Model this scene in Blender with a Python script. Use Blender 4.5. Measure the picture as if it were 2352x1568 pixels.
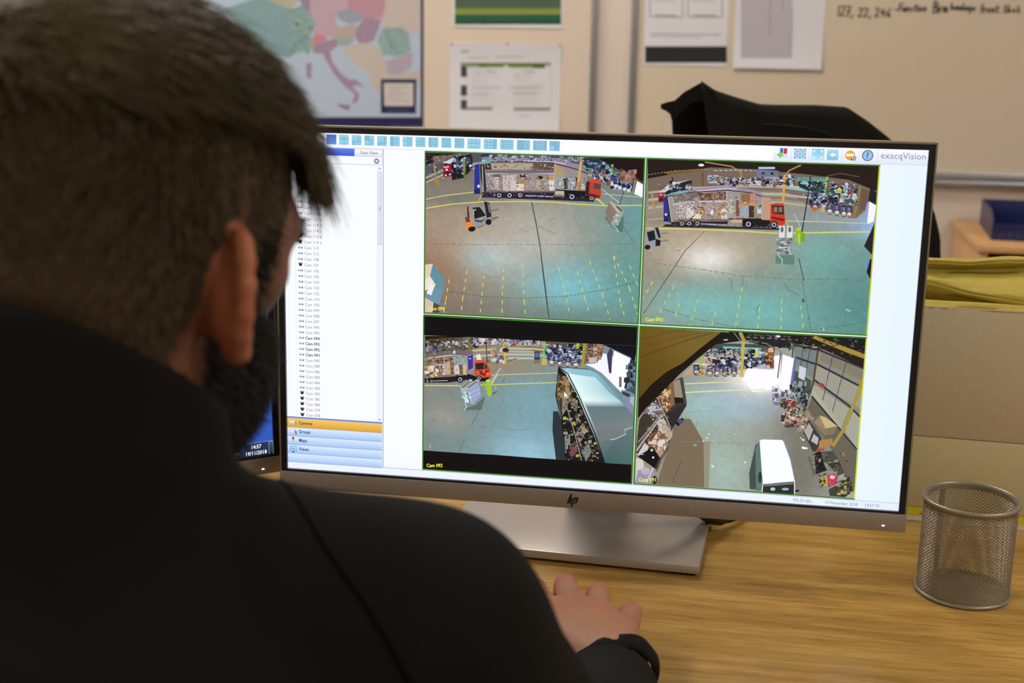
import bpy, bmesh, math, random
import numpy as np
from mathutils import Vector, Matrix

for o in list(bpy.data.objects):
    bpy.data.objects.remove(o)
scene = bpy.context.scene
C = scene.collection
R = math.radians
rng = np.random.default_rng(7)
random.seed(7)

# ------------------------------------------------------------------ camera
# world: x right along the monitor, y away from the viewer, z up, origin on the desk top under the screen; metres
cam_data = bpy.data.cameras.new('camera')
cam_data.sensor_width = 36.0
cam_data.lens = 45.918
cam_data.clip_start = 0.02
cam_data.clip_end = 50
cam_data.dof.use_dof = True
cam_data.dof.focus_distance = 1.30
cam_data.dof.aperture_fstop = 6.5
cam = bpy.data.objects.new('camera', cam_data)
C.objects.link(cam)
CAM = Vector((0.12418, -1.19463, 0.54601))
cam.matrix_world = Matrix(((0.98627379, -0.05275262, 0.15646459, CAM.x),
                           (0.16458910, 0.23829351, -0.95714504, CAM.y),
                           (0.01320741, 0.96975944, 0.24370515, CAM.z),
                           (0, 0, 0, 1)))
scene.camera = cam

# ------------------------------------------------------------------ world and exposure
world = bpy.data.worlds.new('world')
scene.world = world
world.use_nodes = True
world.node_tree.nodes['Background'].inputs[0].default_value = (0.9, 0.85, 0.75, 1)
world.node_tree.nodes['Background'].inputs[1].default_value = 0.05
vs = scene.view_settings
vs.view_transform = 'Standard'
vs.look = 'None'
vs.exposure = 0.0
vs.gamma = 1.0
vs.use_curve_mapping = False

LAMP_POWER = 17.8          # radiance of the ceiling panels' diffusers
LAMP_COLOUR = (1.0, 0.94, 0.84)

# ------------------------------------------------------------------ helpers
def lin(c):
    """sRGB 0-255 triple (or grey) to linear rgb"""
    if isinstance(c, (int, float)):
        c = (c, c, c)
    out = []
    for v in c[:3]:
        v = v / 255.0
        out.append(v / 12.92 if v <= 0.04045 else ((v + 0.055) / 1.055) ** 2.4)
    return tuple(out)

def lin_np(a):
    a = np.clip(np.asarray(a, float), 0, 400) / 255.0
    return np.where(a <= 0.04045, a / 12.92, ((a + 0.055) / 1.055) ** 2.4)

def new_mat(name):
    m = bpy.data.materials.new(name)
    m.use_nodes = True
    return m, m.node_tree, m.node_tree.nodes['Principled BSDF']

def mat(name, colour, rough=0.5, metal=0.0, vary=0.0, scale=20.0, bump=0.0, bscale=200.0, spec=0.5, stretch=None, sheen=0.0):
    """principled material with a procedural colour variation and fine relief"""
    m, nt, b = new_mat(name)
    base = lin(colour)
    b.inputs['Base Color'].default_value = (*base, 1)
    b.inputs['Roughness'].default_value = rough
    b.inputs['Metallic'].default_value = metal
    b.inputs['Specular IOR Level'].default_value = spec
    if sheen:
        b.inputs['Sheen Weight'].default_value = sheen
        b.inputs['Sheen Roughness'].default_value = 0.5
    tc = nt.nodes.new('ShaderNodeTexCoord')
    mp = nt.nodes.new('ShaderNodeMapping')
    if stretch:
        mp.inputs['Scale'].default_value = stretch
    nt.links.new(tc.outputs['Object'], mp.inputs[0])
    if vary:
        n = nt.nodes.new('ShaderNodeTexNoise')
        n.inputs['Scale'].default_value = scale
        n.inputs['Detail'].default_value = 4
        nt.links.new(mp.outputs[0], n.inputs['Vector'])
        r = nt.nodes.new('ShaderNodeMapRange')
        r.inputs[1].default_value = 0.3
        r.inputs[2].default_value = 0.7
        r.inputs[3].default_value = 1 - vary
        r.inputs[4].default_value = 1 + vary
        nt.links.new(n.outputs['Fac'], r.inputs[0])
        v = nt.nodes.new('ShaderNodeVectorMath')
        v.operation = 'SCALE'
        v.inputs[0].default_value = base
        nt.links.new(r.outputs[0], v.inputs['Scale'])
        nt.links.new(v.outputs[0], b.inputs['Base Color'])
    if bump:
        n = nt.nodes.new('ShaderNodeTexNoise')
        n.inputs['Scale'].default_value = bscale
        n.inputs['Detail'].default_value = 3
        nt.links.new(mp.outputs[0], n.inputs['Vector'])
        bp = nt.nodes.new('ShaderNodeBump')
        bp.inputs['Strength'].default_value = bump
        bp.inputs['Distance'].default_value = 0.002
        nt.links.new(n.outputs['Fac'], bp.inputs['Height'])
        nt.links.new(bp.outputs[0], b.inputs['Normal'])
    return m

def wood(name, dark, light, grain=1.0, rough=0.4, axis='X'):
    """veneer: long streaks along one axis, fine pores and broad bands"""
    m, nt, b = new_mat(name)
    tc = nt.nodes.new('ShaderNodeTexCoord')
    def noise(sx, sy, sz, detail, dist=0.0):
        mp = nt.nodes.new('ShaderNodeMapping')
        s = (sx, sy, sz) if axis == 'X' else (sy, sx, sz) if axis == 'Y' else (sy, sz, sx)
        mp.inputs['Scale'].default_value = tuple(v * grain for v in s)
        n = nt.nodes.new('ShaderNodeTexNoise')
        n.inputs['Scale'].default_value = 1.0
        n.inputs['Detail'].default_value = detail
        n.inputs['Distortion'].default_value = dist
        nt.links.new(tc.outputs['Object'], mp.inputs[0])
        nt.links.new(mp.outputs[0], n.inputs['Vector'])
        return n.outputs['Fac']
    f1 = noise(6, 70, 70, 6, 0.3)
    f2 = noise(34, 620, 620, 3)
    f3 = noise(1.6, 13, 13, 3, 0.8)
    def math_(op, a, bb):
        n = nt.nodes.new('ShaderNodeMath')
        n.operation = op
        for i, v in enumerate((a, bb)):
            if isinstance(v, (int, float)):
                n.inputs[i].default_value = v
            else:
                nt.links.new(v, n.inputs[i])
        return n.outputs[0]
    s = math_('ADD', math_('MULTIPLY', f1, 0.40), math_('MULTIPLY', f2, 0.38))
    s = math_('ADD', s, math_('MULTIPLY', f3, 0.22))
    rmp = nt.nodes.new('ShaderNodeValToRGB')
    rmp.color_ramp.elements[0].position = 0.36
    rmp.color_ramp.elements[0].color = (*lin(dark), 1)
    rmp.color_ramp.elements[1].position = 0.62
    rmp.color_ramp.elements[1].color = (*lin(light), 1)
    nt.links.new(s, rmp.inputs[0])
    nt.links.new(rmp.outputs[0], b.inputs['Base Color'])
    b.inputs['Roughness'].default_value = rough
    bp = nt.nodes.new('ShaderNodeBump')
    bp.inputs['Strength'].default_value = 0.12
    bp.inputs['Distance'].default_value = 0.0006
    nt.links.new(f2, bp.inputs['Height'])
    nt.links.new(bp.outputs[0], b.inputs['Normal'])
    return m

def print_mat(name, rough=0.6):
    """flat print: colour comes from the mesh's colour attribute"""
    m, nt, b = new_mat(name)
    a = nt.nodes.new('ShaderNodeVertexColor')
    a.layer_name = 'Col'
    nt.links.new(a.outputs[0], b.inputs['Base Color'])
    b.inputs['Roughness'].default_value = rough
    b.inputs['Specular IOR Level'].default_value = 0.25
    return m

def screen_mat(name, strength=1.0):
    """lit display: the picture's colours are emitted"""
    m, nt, b = new_mat(name)
    a = nt.nodes.new('ShaderNodeVertexColor')
    a.layer_name = 'Col'
    b.inputs['Base Color'].default_value = (0.01, 0.01, 0.012, 1)
    b.inputs['Roughness'].default_value = 0.45
    b.inputs['Specular IOR Level'].default_value = 0.2
    nt.links.new(a.outputs[0], b.inputs['Emission Color'])
    b.inputs['Emission Strength'].default_value = strength
    return m

def mesh_obj(name, verts, faces, material, parent=None, smooth=False, loc=None, cols=None):
    me = bpy.data.meshes.new(name)
    me.from_pydata([tuple(map(float, v)) for v in verts] if not isinstance(verts, np.ndarray) else verts.tolist(), [], faces)
    me.materials.append(material)
    if cols is not None:
        at = me.color_attributes.new('Col', 'FLOAT_COLOR', 'POINT')
        c4 = np.ones((len(verts), 4), np.float32)
        c4[:, :3] = cols
        at.data.foreach_set('color', c4.ravel())
    if smooth:
        me.polygons.foreach_set('use_smooth', [True] * len(me.polygons))
    me.update()
    o = bpy.data.objects.new(name, me)
    C.objects.link(o)
    if loc is not None:
        o.location = loc
    if parent is not None:
        o.parent = parent
    return o

def bm_obj(name, bm, material, parent=None, smooth=False, loc=None, auto=None):
    me = bpy.data.meshes.new(name)
    bmesh.ops.recalc_face_normals(bm, faces=bm.faces)
    if auto is not None:
        for f in bm.faces:
            f.smooth = True
        for e in bm.edges:
            if len(e.link_faces) == 2 and e.calc_face_angle(0) > auto:
                e.smooth = False
    elif smooth:
        for f in bm.faces:
            f.smooth = True
    bm.to_mesh(me)
    bm.free()
    me.materials.append(material)
    o = bpy.data.objects.new(name, me)
    C.objects.link(o)
    if loc is not None:
        o.location = loc
    if parent is not None:
        o.parent = parent
    return o

def box(bm, x0, x1, y0, y1, z0, z1, bev=0.0, seg=2, rot=None, at=None):
    r = bmesh.ops.create_cube(bm, size=1.0)
    vs_ = r['verts']
    m = Matrix.Translation(((x0 + x1) / 2, (y0 + y1) / 2, (z0 + z1) / 2)) @ Matrix.Diagonal((abs(x1 - x0), abs(y1 - y0), abs(z1 - z0), 1))
    bmesh.ops.transform(bm, matrix=m, verts=vs_)
    if bev:
        es = list({e for v in vs_ for e in v.link_edges})
        rr = bmesh.ops.bevel(bm, geom=es, offset=bev, segments=seg, affect='EDGES', profile=0.5)
        vs_ = list({v for f in rr['faces'] for v in f.verts} | {v for v in vs_ if v.is_valid})
        ext = set(vs_)
        for v in list(ext):
            for f in v.link_faces:
                ext.update(f.verts)
        vs_ = list(ext)
    if rot is not None:
        bmesh.ops.rotate(bm, verts=vs_, cent=at or (0, 0, 0), matrix=rot)
    return vs_

def box_obj(name, dims, material, parent=None, bev=0.002, loc=None, rot=None, at=None):
    bm = bmesh.new()
    box(bm, *dims, bev=bev, rot=rot, at=at)
    return bm_obj(name, bm, material, parent, loc=loc, auto=R(35))

def tube_data(pts, rad, sides=10, cap=True, closed=False):
    """vertices and faces of a tube along points; rad is a number or one per point"""
    pts = [Vector(p) for p in pts]
    n = len(pts)
    rad = [rad] * n if isinstance(rad, (int, float)) else list(rad)
    vs_, fs = [], []
    prev = None
    for i in range(n):
        if closed:
            d = pts[(i + 1) % n] - pts[i - 1]
        else:
            d = pts[min(i + 1, n - 1)] - pts[max(i - 1, 0)]
        d.normalize()
        if prev is None:
            u = d.orthogonal().normalized()
        else:
            u = prev - d * prev.dot(d)
            u = u.normalized() if u.length > 1e-6 else d.orthogonal().normalized()
        prev = u
        w = d.cross(u)
        for k in range(sides):
            a = 2 * math.pi * k / sides
            vs_.append(pts[i] + (u * math.cos(a) + w * math.sin(a)) * rad[i])
    m = n if closed else n - 1
    for i in range(m):
        for k in range(sides):
            a, b = i * sides + k, i * sides + (k + 1) % sides
            c, d = ((i + 1) % n) * sides + (k + 1) % sides, ((i + 1) % n) * sides + k
            fs.append((a, b, c, d))
    if cap and not closed:
        fs.append(tuple(range(sides - 1, -1, -1)))
        fs.append(tuple((n - 1) * sides + k for k in range(sides)))
    return vs_, fs

def tube_obj(name, pts, rad, material, parent=None, sides=10, closed=False, loc=None):
    v, f = tube_data(pts, rad, sides, True, closed)
    return mesh_obj(name, v, f, material, parent, smooth=True, loc=loc)

def spline(pts, n=40):
    """Catmull-Rom through points"""
    P = [Vector(p) for p in pts]
    P = [P[0] * 2 - P[1]] + P + [P[-1] * 2 - P[-2]]
    out = []
    segs = len(P) - 3
    for i in range(segs):
        k = max(2, n // segs)
        for j in range(k):
            t = j / k
            p0, p1, p2, p3 = P[i:i + 4]
            out.append(0.5 * ((2 * p1) + (p2 - p0) * t + (2 * p0 - 5 * p1 + 4 * p2 - p3) * t * t + (3 * p1 - p0 - 3 * p2 + p3) * t ** 3))
    out.append(P[-2])
    return out

def lathe_data(profile, sides=48):
    vs_, fs = [], []
    for r, z in profile:
        for k in range(sides):
            a = 2 * math.pi * k / sides
            vs_.append((r * math.cos(a), r * math.sin(a), z))
    for i in range(len(profile) - 1):
        for k in range(sides):
            fs.append((i * sides + k, i * sides + (k + 1) % sides, (i + 1) * sides + (k + 1) % sides, (i + 1) * sides + k))
    return vs_, fs

def tag(o, label, cat, group=None, kind=None):
    o['label'] = label
    o['category'] = cat
    if group:
        o['group'] = group
    if kind:
        o['kind'] = kind
    return o

def thing(name, label, cat, loc=(0, 0, 0), rotz=0.0, group=None):
    o = bpy.data.objects.new(name, None)
    C.objects.link(o)
    o.empty_display_size = 0.05
    o.location = loc
    o.rotation_euler = (0, 0, rotz)
    return tag(o, label, cat, group)

def structure(o):
    o['kind'] = 'structure'
    return o

def copy_tree(o, parent=None):
    c = o.copy()
    C.objects.link(c)
    if parent is not None:
        c.parent = parent
    for ch in list(o.children):
        copy_tree(ch, c)
    return c

# ------------------------------------------------------------------ flat print and screen pictures
FONT_CACHE = {}
def text_shape(s, bold=False):
    """flat vertices (unit: em) and faces of a line of lettering"""
    key = (s, bold)
    if key in FONT_CACHE:
        return FONT_CACHE[key]
    cu = bpy.data.curves.new('t', 'FONT')
    cu.body = s
    cu.resolution_u = 2
    if bold:
        cu.offset = 0.022
    ob = bpy.data.objects.new('t', cu)
    C.objects.link(ob)
    dg = bpy.context.evaluated_depsgraph_get()
    dg.update()
    ev = ob.evaluated_get(dg)
    me = ev.to_mesh()
    vs_ = [(v.co.x, v.co.y) for v in me.vertices]
    fs = [tuple(p.vertices) for p in me.polygons]
    ev.to_mesh_clear()
    bpy.data.objects.remove(ob)
    bpy.data.curves.remove(cu)
    FONT_CACHE[key] = (vs_, fs)
    return vs_, fs

class Art:
    """coloured shapes stacked in thin layers on a flat surface; map2 turns drawing units into surface units"""
    STEP = 4e-6
    def __init__(self, map2=None, step=None, start=0):
        self.v, self.f, self.c, self.n = [], [], [], start
        self.map2 = map2 or (lambda x, y: (x, y))
        if step:
            self.STEP = step
    def layer(self):
        self.n += 1
    def poly(self, pts, col, same=False):
        if not same:
            self.n += 1
        b = len(self.v)
        for p in pts:
            x, y = self.map2(p[0], p[1])
            self.v.append((x, y, self.n * self.STEP))
        if isinstance(col, list):
            self.c += [lin(c) for c in col]
        else:
            self.c += [lin(col)] * len(pts)
        self.f.append(tuple(range(b, b + len(pts))))
    def rect(self, x0, y0, x1, y1, col, col2=None, same=False, horiz=False):
        if col2 is None:
            self.poly([(x0, y0), (x1, y0), (x1, y1), (x0, y1)], col, same)
        elif horiz:
            self.poly([(x0, y0), (x1, y0), (x1, y1), (x0, y1)], [col, col2, col2, col], same)
        else:
            self.poly([(x0, y0), (x1, y0), (x1, y1), (x0, y1)], [col, col, col2, col2], same)
    def line(self, pts, w, col, same=False, dash=None):
        if not same:
            self.n += 1
        if dash:
            on, off = dash
            for a, b in zip(pts[:-1], pts[1:]):
                L = math.hypot(b[0] - a[0], b[1] - a[1])
                t = 0.0
                while t < L:
                    t2 = min(L, t + on)
                    p = (a[0] + (b[0] - a[0]) * t / L, a[1] + (b[1] - a[1]) * t / L)
                    q = (a[0] + (b[0] - a[0]) * t2 / L, a[1] + (b[1] - a[1]) * t2 / L)
                    self.line([p, q], w, col, True)
                    t = t2 + off
            return
        n = len(pts)
        L_, R_ = [], []
        for i in range(n):
            a, b = pts[max(i - 1, 0)], pts[min(i + 1, n - 1)]
            dx, dy = b[0] - a[0], b[1] - a[1]
            l = math.hypot(dx, dy) or 1.0
            ww = w[i] if isinstance(w, (list, tuple)) else w
            nx, ny = -dy / l * ww / 2, dx / l * ww / 2
            L_.append((pts[i][0] + nx, pts[i][1] + ny))
            R_.append((pts[i][0] - nx, pts[i][1] - ny))
        for i in range(n - 1):
            self.poly([L_[i], L_[i + 1], R_[i + 1], R_[i]], col, True)
    def oval(self, cx, cy, rx, ry, col, same=False, n=20, rot=0.0, col2=None):
        ca, sa = math.cos(rot), math.sin(rot)
        pts = []
        for k in range(n):
            a = 2 * math.pi * k / n
            x, y = rx * math.cos(a), ry * math.sin(a)
            pts.append((cx + x * ca - y * sa, cy + x * sa + y * ca))
        if col2 is None:
            self.poly(pts, col, same)
        else:
            if not same:
                self.n += 1
            for k in range(n):
                self.poly([(cx, cy), pts[k], pts[(k + 1) % n]], [col, col2, col2], True)
    def ring(self, cx, cy, r0, r1, col, same=False, n=20):
        if not same:
            self.n += 1
        for k in range(n):
            a, b = 2 * math.pi * k / n, 2 * math.pi * (k + 1) / n
            self.poly([(cx + r0 * math.cos(a), cy + r0 * math.sin(a)), (cx + r1 * math.cos(a), cy + r1 * math.sin(a)),
                       (cx + r1 * math.cos(b), cy + r1 * math.sin(b)), (cx + r0 * math.cos(b), cy + r0 * math.sin(b))], col, True)
    def text(self, s, x, y, h, col, bold=False, width=None, same=False, slant=0.0):
        """baseline at (x, y) with y growing downwards; h is the em size"""
        if not same:
            self.n += 1
        vs_, fs = text_shape(s, bold)
        if not vs_:
            return
        kx = h
        if width:
            kx = width / max(max(v[0] for v in vs_), 1e-6)
        b = len(self.v)
        cc = lin(col)
        for vx, vy in vs_:
            X, Y = self.map2(x + vx * kx + slant * vy * h, y - vy * h)
            self.v.append((X, Y, self.n * self.STEP))
            self.c.append(cc)
        for f in fs:
            self.f.append(tuple(b + i for i in f))
    def clutter(self, x0, y0, x1, y1, n, cols, smin, smax, seed=0, aspect=1.0, same=False):
        """small pieces of goods and kit scattered in an area of a picture"""
        rr = random.Random(seed)
        for k in range(n):
            cx, cy = rr.uniform(x0, x1), rr.uniform(y0, y1)
            w, h = rr.uniform(smin, smax), rr.uniform(smin, smax) * aspect
            j = lambda: rr.uniform(-0.3, 0.3)
            self.poly([(cx - w / 2 * (1 + j()), cy - h / 2 * (1 + j())), (cx + w / 2 * (1 + j()), cy - h / 2 * (1 + j())),
                       (cx + w / 2 * (1 + j()), cy + h / 2 * (1 + j())), (cx - w / 2 * (1 + j()), cy + h / 2 * (1 + j()))], rr.choice(cols), same)
    def speckle(self, quad, n, cols, smin, smax, seed=0):
        """fine highlights and dark bits inside a four-cornered area"""
        rr = random.Random(seed)
        self.n += 1
        for k in range(n):
            u, v = rr.random(), rr.random()
            x = (quad[0][0] * (1 - u) + quad[1][0] * u) * (1 - v) + (quad[3][0] * (1 - u) + quad[2][0] * u) * v
            y = (quad[0][1] * (1 - u) + quad[1][1] * u) * (1 - v) + (quad[3][1] * (1 - u) + quad[2][1] * u) * v
            w, h = rr.uniform(smin, smax), rr.uniform(smin, smax)
            if rr.random() < 0.4:
                w *= 2.2
            c = rr.choice(cols)
            self.poly([(x, y), (x + w, y + rr.uniform(-1, 1)), (x + w * rr.uniform(.7, 1), y + h), (x - 1, y + h * rr.uniform(.7, 1))], c, True)
    def grid(self, x0, y0, x1, y1, nx, ny, fn):
        """shaded area: fn(u, v) -> sRGB array for arrays u, v in 0..1"""
        self.n += 1
        u, v = np.meshgrid(np.linspace(0, 1, nx + 1), np.linspace(0, 1, ny + 1))
        cols = lin_np(fn(u, v)).reshape(-1, 3)
        b = len(self.v)
        for uu, vv in zip(u.ravel(), v.ravel()):
            X, Y = self.map2(x0 + (x1 - x0) * uu, y0 + (y1 - y0) * vv)
            self.v.append((X, Y, self.n * self.STEP))
        self.c += [tuple(c) for c in cols]
        w = nx + 1
        for j in range(ny):
            for i in range(nx):
                a = b + j * w + i
                self.f.append((a, a + 1, a + w + 1, a + w))
    def build(self, name, material, place, parent=None):
        """place(x, y, h) -> local 3-D point"""
        verts = [place(x, y, h) for x, y, h in self.v]
        return mesh_obj(name, verts, self.f, material, parent, cols=np.array(self.c, np.float32))

def smooth_noise(u, v, fx, fy, seed):
    """value noise on arrays u, v"""
    r = np.random.default_rng(seed)
    g = r.random((fy + 2, fx + 2))
    x, y = np.clip(u, 0, 1) * fx, np.clip(v, 0, 1) * fy
    i, j = np.minimum(x.astype(int), fx - 1), np.minimum(y.astype(int), fy - 1)
    a, b = x - i, y - j
    a, b = a * a * (3 - 2 * a), b * b * (3 - 2 * b)
    return (g[j, i] * (1 - a) + g[j, i + 1] * a) * (1 - b) + (g[j + 1, i] * (1 - a) + g[j + 1, i + 1] * a) * b

def mixc(a, b, t):
    t = np.clip(t, 0, 1)[..., None]
    return np.asarray(a, float) * (1 - t) + np.asarray(b, float) * t

def blob(u, v, cu, cv, ru, rv):
    return np.exp(-((u - cu) / ru) ** 2 - ((v - cv) / rv) ** 2)
# ------------------------------------------------------------------ room shell
FLOOR, CEIL = -0.74, 1.96
XL, XR, YF, YB = -3.1, 3.1, -3.0, 2.35
M_wall = mat('wall_paint', (228, 216, 204), 0.75, vary=0.03, scale=3, bump=0.05, bscale=300)
M_ceil = mat('ceiling_tile', (235, 232, 226), 0.9, vary=0.03, scale=40)
M_floor = mat('carpet', (92, 90, 92), 0.95, vary=0.25, scale=260, bump=0.4, bscale=500)
M_skirt = mat('skirting_paint', (225, 222, 214), 0.5)
M_alu = mat('aluminium', (188, 190, 196), 0.35, 0.7)
M_white_plastic = mat('white_plastic', (232, 230, 224), 0.4)

def slab(name, dims, m):
    return structure(box_obj(name, dims, m, bev=0))
slab('floor', (XL, XR, YF, YB, FLOOR - 0.1, FLOOR), M_floor)
slab('wall_back', (XL, XR, YB, YB + 0.1, FLOOR, CEIL), M_wall)
slab('wall_front', (XL, XR, YF - 0.1, YF, FLOOR, CEIL), M_wall)
slab('wall_left', (XL - 0.1, XL, YF, YB, FLOOR, CEIL), M_wall)
slab('wall_right', (XR, XR + 0.1, YF, YB, FLOOR, CEIL), M_wall)
slab('ceiling', (XL, XR, YF, YB, CEIL, CEIL + 0.1), M_ceil)
slab('baseboard_back', (XL, XR, YB - 0.015, YB, FLOOR, FLOOR + 0.1), M_skirt)

m_, nt_, b_ = new_mat('lamp_diffuser')
b_.inputs['Base Color'].default_value = (0.8, 0.8, 0.8, 1)
b_.inputs['Emission Color'].default_value = (*LAMP_COLOUR, 1)
b_.inputs['Emission Strength'].default_value = LAMP_POWER
M_diff = m_
LAMP_SPOTS = [(-1.75, 1.2), (-0.35, 1.2), (-1.75, -0.2), (1.9, -0.2), (-1.75, -1.6), (1.9, -1.6)]
lamp0 = None
LROW, LCOL = ('nearest the whiteboard wall', 'above the desk', 'behind the camera'), ('left', 'right')
for i_, (x, y) in enumerate(LAMP_SPOTS):
    lab = 'square ceiling light panel, %s of the row %s' % (LCOL[i_ % 2], LROW[i_ // 2])
    if lamp0 is None:
        lamp0 = thing('ceiling_light', lab, 'light', (x, y, CEIL), group='square ceiling light panels')
        bm = bmesh.new()
        for d in ((-0.31, 0.31, -0.31, -0.29), (-0.31, 0.31, 0.29, 0.31), (-0.31, -0.29, -0.29, 0.29), (0.29, 0.31, -0.29, 0.29)):
            box(bm, *d, -0.03, 0)
        bm_obj('lamp_frame', bm, M_white_plastic, lamp0)
        box_obj('diffuser', (-0.29, 0.29, -0.29, 0.29, -0.022, -0.012), M_diff, lamp0, bev=0)
    else:
        c_ = copy_tree(lamp0)
        c_.location = (x, y, CEIL)
        c_['label'] = lab

# ------------------------------------------------------------------ boards and papers on the back wall
M_print = print_mat('paper_print', 0.55)
M_gloss_print = print_mat('laminated_print', 0.35)
M_paper = mat('paper', (229, 229, 238), 0.7)
M_board = mat('whiteboard_enamel', (222, 208, 186), 0.3, vary=0.03, scale=2.5, spec=0.4)
M_board2 = mat('old_whiteboard_enamel', (228, 212, 196), 0.35, vary=0.03, scale=2.5, spec=0.4)
M_ink = mat('marker_ink', (48, 46, 44), 0.6)

def board(name, label, x0, x1, z0, z1, surf, fw=0.016):
    t = thing(name, label, 'whiteboard', ((x0 + x1) / 2, YB, z0))
    w, h = (x1 - x0) / 2, z1 - z0
    box_obj('board_surface', (-w + 0.004, w - 0.004, -0.012, -0.002, 0.004, h - 0.004), surf, t, bev=0)
    for d in ((-w, -w + fw, 0, h), (w - fw, w, 0, h)):
        box_obj('frame_rail', (d[0], d[1], -0.022, -0.001, d[2], d[3]), M_alu, t, bev=0.003)
    for d in ((-w + fw, w - fw, 0, fw), (-w + fw, w - fw, h - fw, h)):
        box_obj('frame_rail', (d[0], d[1], -0.022, -0.001, d[2], d[3]), M_alu, t, bev=0.003)
    return t
wb_left = board('whiteboard', 'whiteboard covered by the map and pinned sheets, left of the bare wall strip', -2.35, -0.237, 0.13, 1.33, M_board2)
wb_right = board('whiteboard', 'large whiteboard with handwriting behind the draped black jacket', -0.148, 2.05, 0.144, 1.34, M_board, 0.019)
box_obj('pen_tray', (-1.09, 1.09, -0.03, -0.001, -0.016, -0.002), M_alu, wb_right, bev=0.004)

HW = np.array([[0.0012272, 0.00005422, -1.94191121], [0.0000474, -0.00124484, 0.56315126], [0.00005734, -0.00008338, 1.0]])
def sheet_trace(ox, oy, s):
    """tracing sheet laid on the wall plane: drawing units to wall metres (x, z)"""
    def f(x, y):
        p = HW @ np.array([ox + x / s, oy + y / s, 1.0])
        return p[0] / p[2], p[1] / p[2]
    return f
T1 = sheet_trace(580, 0, 2.868)
T2 = sheet_trace(1400, 0, 2.4706)

def sheet(name, label, cat, x0, x1, z0, z1, art, y=YB - 0.0125, pm=None, curl=0.004, paper=None, group=None):
    """a thin sheet fixed to a board with its print"""
    px, pz = (x0 + x1) / 2, (z0 + z1) / 2
    t = thing(name, label, cat, (px, y, pz), group=group)
    def bow(x, z):
        return -curl * (abs((z - pz) / (z1 - z0)) * 2) ** 3 * 0.5
    nx, nz = 6, 10
    vs_, fs = [], []
    for side in (0, 1):
        for j in range(nz + 1):
            for i in range(nx + 1):
                x, z = x0 + (x1 - x0) * i / nx, z0 + (z1 - z0) * j / nz
                vs_.append((x - px, bow(x, z) - (0.0006 if side else 0.0), z - pz))
    k = (nx + 1) * (nz + 1)
    for j in range(nz):
        for i in range(nx):
            a = j * (nx + 1) + i
            fs.append((a, a + nx + 1, a + nx + 2, a + 1))
            fs.append((k + a, k + a + 1, k + a + nx + 2, k + a + nx + 1))
    ring = [i for i in range(nx + 1)] + [j * (nx + 1) + nx for j in range(1, nz + 1)] + [nz * (nx + 1) + i for i in range(nx - 1, -1, -1)] + [j * (nx + 1) for j in range(nz - 1, 0, -1)]
    for a, b in zip(ring, ring[1:] + ring[:1]):
        fs.append((a, b, k + b, k + a))
    mesh_obj('paper_sheet', vs_, fs, paper or M_paper, t)
    if art.v:
        art.build('print', pm or M_print, lambda x, z, h: (x - px, bow(x, z) - 0.0009 - h, z - pz), t)
    return t

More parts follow.
